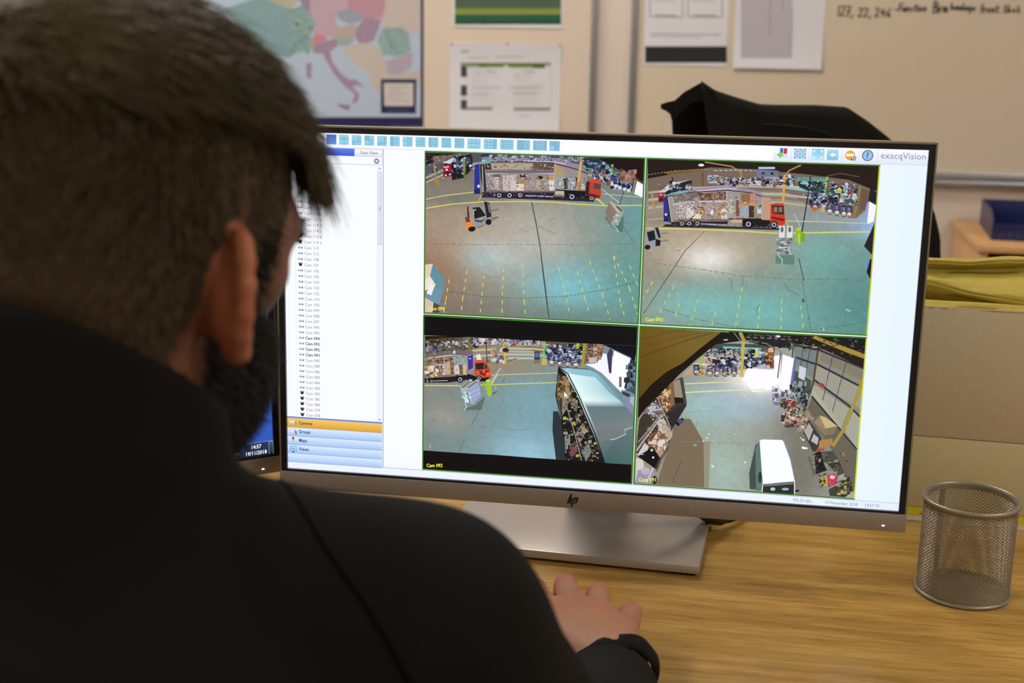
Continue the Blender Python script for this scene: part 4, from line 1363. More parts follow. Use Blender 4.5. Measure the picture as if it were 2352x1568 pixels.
    a.poly([(1235, 500), (1500, 520), (1645, 1340), (1310, 1325), (1262, 985), (1210, 750)], (24, 22, 24))
    a.poly([(1240, 560), (1360, 640), (1350, 790), (1258, 920), (1222, 750)], (60, 50, 40))
    a.clutter(1235, 590, 1330, 800, 60, [(140, 108, 60), (90, 70, 44), (50, 42, 36), (166, 136, 90)], 12, 34, 84, 1.6)
    a.line([(1240, 560), (1226, 740), (1262, 960)], 6, (110, 110, 110))
    a.line([(1330, 650), (1290, 700), (1360, 720)], 5, (150, 136, 110))
    a.poly([(1270, 800), (1340, 740), (1310, 870), (1270, 930)], (136, 132, 120))
    a.poly([(1355, 760), (1410, 800), (1395, 900), (1350, 840)], (120, 112, 104))
    a.poly([(1380, 930), (1460, 880), (1440, 960), (1395, 1010)], (90, 84, 76))
    a.poly([(1390, 1080), (1450, 990), (1485, 1060), (1420, 1180)], (150, 140, 124))
    a.poly([(1290, 1110), (1340, 1090), (1340, 1200), (1300, 1260)], (130, 140, 130))
    a.poly([(1320, 1220), (1380, 1150), (1410, 1230), (1350, 1310)], (120, 70, 74))
    a.poly([(1430, 1230), (1500, 1170), (1530, 1240), (1480, 1330)], (120, 130, 120))
    a.clutter(1290, 940, 1600, 1320, 46, [(180, 180, 60), (24, 22, 22), (110, 100, 90), (60, 56, 52), (150, 150, 140)], 12, 40, 85)
    a.speckle([(1235, 560), (1400, 700), (1590, 1320), (1310, 1310)], 260, [(150, 140, 110), (30, 26, 24), (96, 88, 76), (190, 180, 150), (60, 54, 46)], 4, 13, 26)
    a.line([(1310, 850), (1380, 1080), (1440, 1320)], 8, (150, 146, 136))
    a.line([(1420, 1190), (1560, 1240)], 7, (110, 104, 96))
    a.poly([(1235, 505), (1320, 510), (1500, 525), (1580, 560), (1700, 690), (1900, 930), (1885, 1360), (1645, 1345), (1560, 1130), (1400, 740), (1300, 560)],
           [(90, 130, 146), (150, 200, 214), (150, 196, 216), (140, 190, 210), (120, 160, 176), (110, 124, 130), (76, 110, 112), (66, 100, 100), (110, 130, 132), (226, 250, 250), (190, 226, 232)])
    a.poly([(1320, 560), (1560, 590), (1680, 720), (1420, 720)], [(230, 252, 250), (190, 230, 236), (170, 210, 220), (226, 250, 250)])
    a.poly([(1420, 720), (1680, 720), (1780, 800), (1450, 790)], [(226, 250, 250), (170, 210, 220), (176, 214, 224), (240, 255, 255)])
    a.poly([(1450, 790), (1780, 800), (1830, 850), (1480, 850)], [(240, 255, 255), (176, 214, 224), (110, 130, 140), (110, 134, 142)])
    a.poly([(1480, 850), (1830, 850), (1890, 920), (1890, 1020), (1560, 1040)], [(104, 124, 130), (104, 124, 130), (116, 128, 134), (124, 132, 136), (116, 128, 132)])
    a.poly([(1560, 1040), (1890, 1020), (1810, 1100), (1600, 1160)], [(120, 124, 126), (124, 132, 134), (112, 126, 126), (120, 120, 124)])
    a.line([(1890, 1030), (1815, 1050), (1828, 1090), (1740, 1130), (1690, 1140)], 7, (190, 214, 206))
    a.line([(1240, 505), (1320, 560), (1420, 760), (1560, 1090), (1645, 1345)], 10, (34, 36, 36))
    # pointer
    a.poly([(1286, 718), (1290, 770), (1300, 758), (1308, 772), (1314, 766), (1304, 752), (1318, 748)], (255, 255, 255))
    # black bars along the tilted edges of the picture
    a.poly([(40, 30), (1960, 130), (1960, 318), (1500, 296), (1000, 268), (500, 240), (40, 222)], (8, 8, 12))
    a.poly([(40, 1238), (700, 1272), (1300, 1320), (1900, 1358), (1900, 1560), (40, 1420)], (10, 8, 10))
    a.text('Cam 092', 80, 1378, 42, YEL, True, 142)
    clip_art(a, x0, y0, x1, y1)
    frame_of(a, x0, y0, x1, y1)
    return a

# ---- camera 091: aisle with a white van, curved beam top left, clad wall on the right
def picture_091():
    a = Art()
    x0, y0, x1, y1 = F91
    def bg(u, v):
        n = smooth_noise(u, v, 60, 46, 41) * .5 + smooth_noise(u, v, 140, 100, 42) * .5
        base = mixc((150, 146, 130), (166, 178, 176), np.clip((u - .2) * 1.2, 0, 1))
        base = mixc(base, (166, 190, 180), blob(u, v, .40, .90, .16, .3) * .85)
        base = mixc(base, (150, 196, 190), blob(u, v, .3, .48, .14, .14) * .8)
        base = mixc(base, (170, 192, 212), blob(u, v, .48, .45, .2, .12) * .8)
        base = mixc(base, (255, 250, 252), blob(u, v, .56, .30, .14, .08) * 1.3)
        base = mixc(base, (112, 106, 92), blob(u, v, .75, .85, .16, .35) * .8)
        base = mixc(base, (104, 96, 84), blob(u, v, .8, .55, .12, .14) * .8)
        return base * (0.95 + 0.11 * n)[..., None]
    a.grid(x0, y0, x1, y1, 120, 90, bg)
    a.map2 = trace(1440, 740, 3.136)
    # shaded floor at left
    a.poly([(330, 690), (455, 695), (490, 750), (552, 860), (556, 1190), (215, 1165), (330, 790)], (124, 108, 86))
    a.poly([(552, 860), (600, 860), (590, 1195), (556, 1190)], (150, 146, 124))
    # hall at the end
    a.poly([(600, 150), (1060, 160), (1060, 300), (860, 300), (600, 210)], (60, 80, 78))
    a.poly([(690, 170), (1000, 185), (990, 260), (700, 240)], (100, 160, 140))
    a.line([(700, 182), (990, 192)], 8, (150, 200, 180))
    a.clutter(560, 195, 1000, 260, 70, KIT + GOODS, 14, 40, 91)
    a.poly([(540, 250), (700, 225), (860, 250), (860, 340), (470, 380), (400, 380)], (190, 160, 140))
    a.line([(560, 255), (700, 260)], 10, (220, 206, 190))
    a.line([(480, 300), (600, 305)], 12, (226, 214, 196), True)
    a.clutter(620, 260, 1000, 320, 80, KIT + [(206, 206, 226)], 14, 40, 92)
    a.poly([(890, 190), (925, 195), (925, 270), (895, 255)], (36, 36, 26))
    a.oval(932, 232, 13, 22, (206, 216, 60))
    a.poly([(1000, 190), (1060, 190), (1060, 330), (1000, 330)], (140, 90, 56))
    a.clutter(1000, 195, 1060, 320, 14, [(190, 140, 100), (90, 60, 40), (220, 180, 140)], 14, 40, 93)
    a.rect(940, 306, 1030, 350, (190, 180, 186))
    a.line([(532, 240), (534, 360)], 12, (140, 196, 80))
    a.rect(520, 346, 552, 386, (206, 166, 80))
    parked_forklifts(a, ((500, 345), (596, 352), (650, 354), (708, 354), (772, 354)), 44, 78, 94)
    a.speckle([(560, 190), (1000, 190), (1000, 320), (560, 300)], 260, DRK + [(110, 170, 150)], 3, 10, 31)
    a.speckle([(480, 310), (800, 310), (800, 380), (480, 380)], 140, DRK + [(190, 150, 90)], 3, 9, 32)
    a.line([(838, 130), (826, 385)], 22, (190, 180, 80))
    a.rect(808, 360, 842, 392, (206, 180, 110))
    a.poly([(870, 330), (1060, 340), (1070, 480), (900, 500), (840, 400)], (255, 252, 255))
    # roof
    a.poly([(740, 65), (1728, 100), (1715, 330), (1400, 190), (1160, 180), (1000, 170), (840, 130), (620, 160)], (26, 24, 26))
    a.poly([(850, 90), (1170, 110), (1190, 190), (1000, 165), (850, 130)], (34, 34, 38))
    a.line([(850, 128), (1000, 150), (1120, 215)], 7, (150, 130, 80))
    a.line([(860, 105), (1290, 130)], 5, (150, 146, 150), dash=(30, 20))
    a.line([(870, 88), (1180, 100)], 4, (110, 106, 120), dash=(30, 12))
    a.oval(1086, 100, 20, 8, (226, 226, 250))
    a.oval(712, 125, 18, 4, (210, 216, 216))
    a.line([(770, 72), (830, 150)], 5, (150, 150, 130))
    a.line([(815, 70), (842, 130)], 26, (170, 150, 80))
    # clad wall at right
    a.poly([(1180, 150), (1390, 175), (1712, 320), (1690, 500), (1652, 910), (1330, 520), (1200, 480), (1200, 280)], (146, 142, 128))
    for p, c in (([(1370, 300), (1690, 460), (1680, 620), (1340, 420)], (168, 164, 148)), ([(1340, 440), (1600, 620), (1540, 760), (1330, 530)], (176, 174, 156)),
                 ([(1630, 640), (1680, 680), (1655, 900), (1570, 780)], (176, 178, 160)), ([(1400, 190), (1705, 330), (1695, 420), (1390, 270)], (134, 128, 112)),
                 ([(1200, 170), (1370, 190), (1340, 400), (1230, 330)], (120, 132, 130)), ([(1190, 330), (1330, 420), (1290, 640), (1180, 500)], (70, 84, 84))):
        a.poly(p, c)
    a.layer()
    for k in range(26):           # cladding ribs
        t = k / 25
        a.line([(1400 + 290 * t, 200 + 130 * t), (1340 + 310 * t, 480 + 400 * t)], 2.5, (120, 116, 102), True)
    for p in ([(1360, 295), (1690, 465)], [(1345, 410), (1600, 600), (1680, 680)], [(1390, 200), (1705, 330)], [(1330, 530), (1655, 915)], [(1215, 250), (1360, 300)], [(1200, 160), (1390, 200)]):
        a.line(p, 14, (44, 48, 60))
    for p in ([(1270, 170), (1250, 330)], [(1320, 180), (1290, 350)], [(1480, 240), (1410, 560)], [(1580, 280), (1480, 640)], [(1240, 340), (1220, 520)]):
        a.line(p, 5, (50, 62, 90))
    a.line([(1380, 175), (1340, 440), (1270, 640)], 14, (84, 66, 40))
    a.line([(1200, 140), (1170, 470)], 8, (60, 56, 54))
    a.poly([(1060, 240), (1110, 235), (1100, 460), (1060, 420)], (255, 252, 255))
    a.poly([(1122, 230), (1212, 260), (1170, 510), (1100, 480)], (255, 253, 255))
    a.line([(1108, 215), (1085, 400)], 8, (74, 72, 90))
    a.poly([(1205, 250), (1225, 260), (1190, 470), (1170, 480)], (110, 110, 170))
    a.poly([(1242, 310), (1292, 330), (1278, 418), (1234, 395)], (206, 214, 220))
    a.poly([(1380, 428), (1424, 445), (1418, 472), (1384, 456)], (160, 60, 74))
    a.poly([(1260, 520), (1282, 530), (1268, 610), (1250, 600)], (200, 50, 44))
    a.clutter(1180, 440, 1300, 620, 50, [(50, 56, 60), (100, 116, 120), (30, 34, 40), (150, 160, 160)], 12, 36, 95, 1.5)
    a.poly([(1330, 540), (1655, 920), (1640, 1240), (1500, 960), (1300, 620)], (104, 100, 84))
    a.line([(1700, 400), (1660, 520), (1560, 770), (1480, 890)], 24, (166, 146, 66))
    a.poly([(1355, 95), (1728, 230), (1712, 262), (1320, 120)], (166, 140, 60))
    a.poly([(1160, 85), (1330, 110), (1715, 270), (1712, 330), (1560, 260), (1340, 160)], (36, 26, 22))
    # goods along the wall
    a.clutter(1050, 470, 1200, 560, 30, [(150, 150, 170), (90, 90, 100), (210, 210, 220)], 14, 40, 96)
    a.poly([(1050, 570), (1120, 575), (1110, 595), (1060, 592)], (110, 120, 140))
    a.clutter(1120, 560, 1215, 740, 60, [(176, 140, 90), (60, 52, 50), (120, 100, 84), (206, 190, 170), (130, 30, 36)], 16, 44, 97)
    a.poly([(1240, 690), (1280, 640), (1340, 660), (1310, 720), (1250, 785), (1215, 750)], (130, 110, 92))
    a.clutter(1225, 660, 1330, 770, 26, [(160, 136, 116), (96, 80, 68), (186, 170, 150)], 14, 36, 98)
    a.poly([(1270, 790), (1310, 700), (1400, 830), (1370, 920), (1340, 930)], (60, 58, 56))
    a.poly([(1275, 780), (1310, 720), (1340, 770), (1310, 850)], (176, 170, 160))
    a.poly([(1325, 850), (1345, 800), (1380, 830), (1370, 880)], (190, 184, 184))
    a.poly([(1370, 680), (1385, 670), (1440, 690), (1515, 750), (1490, 800), (1430, 810), (1345, 720)], (130, 118, 90))
    a.poly([(1385, 668), (1430, 680), (1516, 745), (1430, 760)], (206, 180, 130))
    a.poly([(1345, 715), (1385, 680), (1430, 760), (1425, 815)], (150, 134, 106))
    a.layer()
    for k in range(5):
        a.line([(1352 + k * 3, 735 + k * 14), (1428, 775 + k * 10)], 3, (110, 96, 74), True)
    a.poly([(1385, 850), (1480, 830), (1480, 880), (1380, 910)], (176, 130, 76))
    a.poly([(1365, 905), (1420, 905), (1420, 918), (1370, 920)], (206, 50, 44))
    a.poly([(1390, 930), (1480, 920), (1520, 980), (1440, 1010), (1400, 1000)], (76, 80, 70))
    a.poly([(1300, 960), (1320, 960), (1360, 1080), (1340, 1105)], (100, 104, 100))
    a.poly([(1350, 940), (1390, 920), (1420, 1020), (1440, 1060), (1360, 1090)], (24, 24, 30))
    a.oval(1388, 990, 8, 16, (150, 150, 150), rot=.3)
    a.poly([(1440, 1010), (1530, 1000), (1565, 1080), (1520, 1100)], (56, 54, 50))
    a.layer()
    for k in range(6):
        a.line([(1495 + k * 10, 1020 + k * 3), (1520 + k * 9, 1095 - k * 4)], 3, (110, 104, 96), True)
    a.poly([(1440, 1095), (1490, 1080), (1520, 1110), (1500, 1170), (1450, 1180)], (196, 60, 90))
    a.oval(1480, 1110, 20, 14, (244, 196, 206))
    a.poly([(1400, 1110), (1440, 1105), (1440, 1175), (1395, 1170)], (196, 166, 60))
    a.rect(1412, 1128, 1430, 1158, (70, 60, 40))
    a.oval(1392, 1140, 14, 12, (40, 36, 34))
    a.poly([(1450, 1200), (1530, 1160), (1600, 1110), (1625, 1210), (1570, 1255), (1460, 1245)], (50, 48, 40))
    a.clutter(1520, 1140, 1610, 1240, 26, [(190, 180, 70), (90, 86, 74), (40, 40, 36), (150, 146, 130)], 12, 34, 99)
    a.layer()
    for k in range(6):
        a.line([(1455 + k * 14, 1200 - k * 5), (1470 + k * 14, 1244)], 3, (110, 110, 100), True)
    a.speckle([(1120, 560), (1215, 560), (1330, 760), (1130, 740)], 130, SPK, 3, 10, 33)
    a.speckle([(1180, 440), (1310, 450), (1300, 630), (1180, 560)], 110, [(40, 46, 50), (110, 124, 126), (24, 26, 30), (160, 170, 170)], 3, 10, 34)
    a.speckle([(1300, 930), (1560, 930), (1620, 1240), (1390, 1180)], 150, [(30, 28, 26), (110, 104, 90), (70, 66, 58), (160, 150, 120)], 3, 11, 35)
    a.speckle([(860, 80), (1700, 110), (1700, 250), (900, 160)], 130, [(60, 56, 50), (12, 10, 12), (110, 96, 70), (90, 90, 96)], 4, 14, 36)
    # floor marks and litter
    a.line([(415, 440), (620, 430), (840, 428)], 7, (226, 220, 180))
    a.line([(420, 502), (700, 488), (1000, 480)], 8, (230, 226, 170))
    a.line([(430, 640), (700, 632)], 3, (140, 160, 160))
    a.line([(400, 856), (600, 858), (880, 876)], 4, (140, 138, 120), dash=(34, 14))
    a.line([(400, 980), (330, 1140)], 5, (96, 84, 70))
    a.line([(510, 715), (480, 770)], 4, (110, 130, 130))
    for x, y, r in ((618, 1032, 11), (850, 1004, 9), (1272, 900, 16), (1290, 902, 12), (1268, 842, 11), (590, 800, 7), (575, 830, 7), (548, 852, 6), (490, 880, 14), (625, 855, 5), (780, 800, 5), (1250, 828, 7)):
        a.oval(x, y, r, r * .55, (236, 244, 244) if r != 14 else (140, 170, 150), rot=.3)
    # open trailer at left
    a.poly([(270, 440), (400, 392), (432, 580), (318, 770), (300, 900), (215, 1060), (65, 930), (90, 700), (180, 560)], (60, 52, 46))
    a.poly([(300, 450), (330, 420), (345, 590), (300, 620)], (130, 100, 70))
    a.poly([(332, 420), (392, 404), (405, 540), (345, 540)], (156, 140, 116))
    a.poly([(340, 535), (410, 540), (420, 575), (350, 580)], (24, 22, 22))
    a.poly([(380, 396), (404, 392), (432, 582), (412, 590)], (70, 68, 64))
    a.poly([(232, 540), (290, 470), (320, 600), (285, 650)], (166, 116, 70))
    a.clutter(240, 490, 312, 630, 30, [(206, 160, 110), (110, 70, 40), (226, 190, 150)], 8, 26, 101, 1.8)
    a.poly([(285, 655), (412, 578), (432, 592), (320, 775)], (44, 42, 42))
    a.line([(215, 530), (300, 720), (320, 790)], 9, (150, 146, 146))
    a.poly([(345, 720), (400, 680), (410, 700), (370, 745)], (20, 20, 30))
    a.oval(386, 710, 20, 16, (80, 80, 120))
    a.poly([(150, 640), (180, 570), (230, 600), (250, 640)], (160, 164, 172))
    a.clutter(110, 600, 240, 660, 26, [(190, 190, 200), (60, 60, 66), (120, 116, 120)], 12, 36, 102)
    a.poly([(70, 900), (250, 630), (265, 650), (75, 930)], (120, 110, 100))
    a.line([(80, 800), (240, 640)], 9, (60, 58, 58))
    a.line([(80, 860), (250, 660)], 7, (170, 160, 150))
    a.line([(70, 920), (262, 660)], 9, (190, 180, 166), True)
    a.poly([(215, 700), (270, 690), (330, 810), (290, 860), (230, 760)], (200, 192, 190))
    a.poly([(245, 740), (285, 720), (325, 810), (290, 850)], (186, 164, 140))
    a.poly([(150, 840), (230, 770), (290, 890), (240, 970), (180, 880)], (176, 150, 124))
    a.clutter(160, 790, 280, 950, 26, [(216, 200, 184), (130, 90, 60), (226, 210, 206), (150, 120, 96)], 16, 40, 103)
    a.poly([(130, 840), (190, 790), (230, 770), (180, 850)], (110, 76, 50))
    a.poly([(75, 950), (130, 860), (160, 890), (130, 960)], (206, 200, 206))
    a.poly([(80, 960), (190, 890), (232, 970), (200, 1045)], (16, 14, 18))
    a.oval(180, 915, 10, 10, (206, 206, 120))
    a.oval(190, 968, 8, 8, (220, 226, 236), True)
    a.line([(325, 830), (270, 930), (215, 1070)], 11, (110, 104, 96))
    a.poly([(68, 970), (115, 985), (125, 1030), (62, 1140)], (214, 206, 200))
    a.poly([(80, 1060), (190, 1040), (205, 1110), (150, 1160), (62, 1155)], (150, 150, 176))
    a.oval(135, 1065, 32, 26, (196, 176, 186))
    a.line([(190, 1045), (140, 1150)], 10, (206, 206, 206))
    a.oval(200, 1130, 20, 30, (40, 38, 40))
    a.speckle([(180, 580), (270, 480), (320, 800), (80, 960)], 200, SPK, 3, 10, 37)
    # van
    a.poly([(885, 1195), (880, 1080), (925, 880), (950, 860), (960, 1200)], (64, 80, 76))
    a.poly([(925, 900), (955, 850), (985, 1210), (930, 1205)], (96, 120, 116))
    a.poly([(955, 846), (975, 838), (1115, 842), (1132, 858), (1175, 980), (1210, 1145), (1100, 1150), (978, 1162)], (252, 253, 255))
    a.poly([(975, 1160), (1100, 1148), (1205, 1140), (1208, 1235), (975, 1225)], (40, 46, 48))
    a.poly([(985, 1158), (1200, 1144), (1196, 1160), (990, 1176)], (110, 120, 116))
    a.oval(1050, 1195, 18, 12, (190, 196, 210))
    a.oval(1140, 1195, 26, 9, (170, 180, 196))
    a.line([(978, 1160), (972, 1222)], 7, (230, 236, 230))
    a.line([(1206, 1140), (1206, 1235)], 7, (230, 236, 230))
    a.oval(1225, 1208, 16, 8, (30, 30, 30), rot=-.3)
    a.line([(1132, 860), (1178, 985), (1208, 1130)], 6, (130, 150, 200))
    a.oval(958, 1110, 14, 40, (40, 60, 60))
    # curved beam
    a.poly([(95, 30), (745, 70), (640, 155), (500, 265), (380, 370), (250, 500), (140, 610), (80, 690)], (26, 18, 10))
    a.poly([(95, 30), (680, 66), (520, 190), (400, 290), (290, 350), (180, 440), (88, 545)],
           [(110, 84, 20), (116, 98, 48), (122, 100, 44), (116, 92, 30), (104, 80, 22), (96, 74, 22), (92, 70, 20)])
    a.line([(95, 245), (250, 190), (450, 120), (620, 72)], 4, (70, 52, 16))
    a.line([(95, 120), (300, 70), (420, 48)], 3, (76, 56, 18), True)
    a.line([(100, 180), (350, 110), (520, 72)], 2.5, (86, 66, 22), True)
    a.text('Cam 091', 84, 1140, 36, YEL, True, 126)
    clip_art(a, x0, y0, x1, y1)
    frame_of(a, x0, y0, x1, y1, right=(206, 220, 40))
    return a

# ---- window furniture of the programme
def ui_base():
    a = Art()
    a.grid(0, 0, 1920, 1080, 48, 27, lambda u, v: mixc(mixc((250, 253, 258), (232, 246, 262), np.clip((u - .8) * 5, 0, 1)), (228, 238, 262), np.clip((v - .955) * 22, 0, 1) * .7))
    a.layer()
    a.rect(0, 44, 1920, 45.5, (206, 214, 232), None, True)
    a.rect(318, 45, 320, 1057, (140, 150, 180), None, True)
    a.rect(320, 1055, 1788, 1056.5, (150, 158, 180), None, True)
    a.rect(1788, 1055, 1919, 1056.5, (176, 184, 206), None, True)
    a.rect(1116, 45, 1119, 1051, (222, 234, 230), None, True)
    return a

def icon_grid(a, x, y, w, h, cells):
    a.rect(x, y, x + w, y + h, (122, 176, 206), None, True)
    for cx0, cy0, cx1, cy1 in cells:
        a.rect(x + cx0 * w + .8, y + cy0 * h + .8, x + cx1 * w - .8, y + cy1 * h - .8, (176, 230, 246), (134, 206, 236), True)

def ui_toolbar():
    a = Art(start=4)
    sq = lambda n, m: [(i / n, j / m, (i + 1) / n, (j + 1) / m) for i in range(n) for j in range(m)]
    q = 1 / 4.0
    six = [(0, 0, .66, .66)] + [(.66, j / 3, 1, (j + 1) / 3) for j in range(3)] + [(0, .66, .33, 1), (.33, .66, .66, 1)]
    seven = [(0, 0, .5, .5), (.5, 0, 1, .5), (0, .5, .5, 1)] + [(.5 + i * q, .5 + j * q, .75 + i * q, .75 + j * q) for i in range(2) for j in range(2)]
    eight = [(0, 0, .75, .75)] + [(.75, j * q, 1, j * q + q) for j in range(4)] + [(i * q, .75, i * q + q, 1) for i in range(3)]
    ten = [(0, 0, .5, .5), (0, .5, .5, 1)] + [(.5 + i * q, j * q, .75 + i * q, q + j * q) for i in range(2) for j in range(4)]
    thirteen = [(0, 0, .5, .5)] + [c for c in sq(4, 4) if not (c[0] < .5 and c[1] < .5)]
    a.layer()
    a.rect(140, 6.5, 171, 36.5, (70, 110, 206), (110, 150, 226), True)
    a.layer()
    for i, cells in enumerate([sq(2, 2), six, seven, eight, sq(3, 3), ten, thirteen, sq(4, 4), sq(5, 5), sq(6, 6)]):
        icon_grid(a, 180 + i * 40, 6.5, 30, 29.5, cells)
    for x, w, cells in ((580, 40, sq(3, 2)), (630, 40, sq(4, 3)), (680.5, 40, sq(5, 4)), (731, 39, sq(6, 5)), (780, 41, sq(7, 6)), (829, 31, sq(2, 2))):
        icon_grid(a, x, 6.5, w, 29.5, cells)
    a.layer()
    a.rect(870, 3, 1484, 44, (254, 255, 260), None, True)
    # right-hand buttons
    a.rect(1484, 2, 1919, 44, (250, 252, 258), (226, 234, 250))
    a.layer()
    for x in (1536, 1586, 1678, 1727, 1778):
        a.rect(x, 4, x + 1, 43, (206, 212, 230), None, True)
    a.rect(1504, 8, 1524, 36, (216, 226, 240))
    a.rect(1504, 8, 1512, 22, (60, 90, 180))
    a.rect(1514, 8, 1524, 24, (206, 54, 76), None, True)
    a.poly([(1496, 24), (1502, 24), (1502, 20), (1507, 20), (1507, 24), (1513, 24), (1513, 31), (1507, 31), (1507, 36), (1502, 36), (1502, 31), (1496, 31)], (126, 206, 60))
    a.layer()
    for i in range(5):
        for j in range(5):
            a.rect(1544 + i * 7, 8 + j * 6, 1550 + i * 7, 13 + j * 6, (150, 206, 230) if (i + j) % 2 else (110, 170, 206), None, True)
    a.rect(1594, 7, 1629, 38, (130, 206, 236), (176, 228, 246))
    a.layer()
    for x, y, sx, sy in ((1598, 11, 1, 1), (1625, 11, -1, 1), (1598, 34, 1, -1), (1625, 34, -1, -1)):
        a.poly([(x, y), (x + 8 * sx, y), (x, y + 8 * sy)], (246, 250, 252), True)
    a.rect(1637, 8, 1669, 38, (166, 220, 240), (130, 196, 230))
    a.poly([(1645, 23), (1654, 16), (1654, 20), (1662, 20), (1662, 26), (1654, 26), (1654, 30)], (246, 250, 252))
    a.oval(1702, 23, 14, 14, (246, 166, 40))
    a.rect(1691, 18, 1712, 26, (255, 246, 230))
    a.rect(1705, 26, 1719, 37, (30, 30, 36))
    a.text('92', 1706, 35, 11, (250, 250, 250), True, 12)
    a.oval(1751, 22, 16, 16, (96, 104, 130))
    a.oval(1751, 22, 13, 13, (150, 200, 240))
    a.text('?', 1746.5, 30, 24, (60, 100, 160), True)
    a.text('exacqVision', 1787, 29, 26, (132, 136, 160), False, 125)
    return a

ROWS = ['115 d', '115 c', '115 b', '115 a', '114 d', '114 c', '114 b', '114 a', '113', '112', '108', '107', '106', '105', '104', '103', '102', '101', '100', '099', '098', '097', '096',
        '095', '094', '093', '092', '091', '090', '089', '086', '085', '084', '083', '082', '081', '080', '079', '078']
def ui_list():
    a = Art(start=4)
    a.rect(0, 47, 228, 70, (96, 130, 236), (60, 90, 216))
    a.rect(229, 47, 316, 70, (250, 251, 256), (226, 232, 246))
    a.layer()
    for d in ((229, 47, 316, 48), (229, 69, 316, 70), (229, 47, 230, 70), (315, 47, 316, 70), (0, 94, 316, 95.2), (315, 72, 316, 95)):
        a.rect(*d, (150, 158, 190), None, True)
    a.text('Save View', 247, 63, 14, (96, 98, 116), False, 55)
    a.oval(298, 83, 8.5, 8.5, (130, 136, 156))
    a.line([(294.5, 79.5), (301.5, 86.5)], 2.2, (250, 252, 255))
    a.line([(301.5, 79.5), (294.5, 86.5)], 2.2, (250, 252, 255))
    a.rect(299, 98, 315, 905, (240, 244, 252))
    a.rect(301, 115, 314, 340, (236, 240, 252), (206, 216, 240), horiz=True)
    a.layer()
    for d in ((301, 115, 314, 116), (301, 339, 314, 340), (301, 115, 302, 340), (313, 115, 314, 340)):
        a.rect(*d, (176, 186, 214), None, True)
    for k in range(3):
        a.rect(304, 224 + k * 4, 311, 225.5 + k * 4, (140, 146, 170), None, True)
    a.poly([(304, 107), (307.5, 102), (311, 107)], (120, 124, 150), True)
    a.poly([(304, 896), (307.5, 901), (311, 896)], (120, 124, 150), True)
    a.rect(10.5, 98, 11.3, 905, (216, 222, 236), None, True)
    a.rect(35, 98, 35.8, 905, (216, 222, 236), None, True)
    a.layer()
    for i, r in enumerate(ROWS):
        y = 214 + 18 * i
        bold = r in ('094', '093', '092', '091')
        dome = r in ('114 b', '114 a', '107', '082', '081', '080', '079', '078')
        a.rect(37, y, 43, y + .8, (216, 220, 232), None, True)
        if dome:
            a.rect(45, y - 6, 59, y - 2.5, (120, 122, 136), None, True)
            a.poly([(46, y - 2.5), (58, y - 2.5), (56.5, y + 3), (52, y + 5.5), (47.5, y + 3)], (44, 40, 56), True)
        else:
            a.rect(44, y - 3.5, 54, y + 3, (222, 226, 232), (140, 144, 160), True)
            a.poly([(54, y + 2), (59.5, y - 4), (59.5, y + 4)], (96, 100, 120), True)
        a.text('Cam ' + r, 64.5, y + 5, 13.4, (70, 72, 92) if bold else (126, 130, 150), bold, (57 if ' ' in r else 47), True)
    # accordion buttons
    a.rect(0, 906, 316, 911, (110, 130, 226))
    a.rect(0, 911, 316, 941, (244, 204, 110), (226, 164, 40))
    for k in range(4):
        a.rect(0, 942 + 29 * k, 316, 970 + 29 * k, (222, 238, 255), (166, 198, 250), True)
    a.layer()
    for k in range(5):
        a.rect(0, 941 + 29 * k, 316, 942.4 + 29 * k, (136, 160, 214), None, True)
    a.layer()
    for k, s in enumerate(('Cameras', 'Groups', 'Maps', 'Views')):
        a.text(s, 39, 931 + 29 * k, 15.5, (84, 70, 50) if k == 0 else (60, 66, 110), True, (46, 39, 28, 33)[k], True)
    a.rect(9, 920, 26, 932, (240, 242, 246), (176, 180, 190))
    a.rect(27, 920, 32, 933, (150, 150, 160))
    a.rect(9, 952, 25, 965, (244, 246, 250), (186, 190, 200))
    a.rect(25, 950, 29, 960, (150, 156, 170))
    a.rect(28, 954, 32, 966, (96, 104, 130), None, True)
    a.rect(8, 975, 32, 996, (236, 240, 240), (150, 210, 236))
    a.rect(19, 980, 21, 990, (206, 50, 60))
    a.oval(20, 978, 4.5, 4.5, (214, 44, 64))
    a.rect(8, 1004, 32, 1022, (120, 156, 196))
    for cx in (9.5, 20.8):
        for cy in (1005.5, 1013.5):
            a.rect(cx, cy, cx + 10, cy + 7, (176, 226, 250), None, True)
    a.poly([(16, 1026), (24, 1026), (22, 1022), (18, 1022)], (40, 44, 70))
    return a

def ui_status():
    a = Art(start=4)
    g = (124, 126, 140)
    a.text('793.59 kB/s', 1605, 1073, 15, g, False, 58)
    a.text('19 November 2018', 1700, 1073, 15, g, False, 97, True)
    a.text('14:57:19', 1818, 1073, 15, g, False, 43, True)
    return a

# ------------------------------------------------------------------ the two monitors
SW, SH = 0.5977, 0.3362
TILT = R(2.5)
SCR_Z = 0.0978
def panel_point(px, py, h):
    """display pixels and height above the panel -> monitor-local metres"""
    x = (px / 1920 - 0.5) * SW
    u = (1 - py / 1080) * SH
    return (x, u * math.sin(TILT) - h * math.cos(TILT), SCR_Z + u * math.cos(TILT) + h * math.sin(TILT))
def panel_xyz(x, u, h):
    return (x, u * math.sin(TILT) - h * math.cos(TILT), SCR_Z + u * math.cos(TILT) + h * math.sin(TILT))

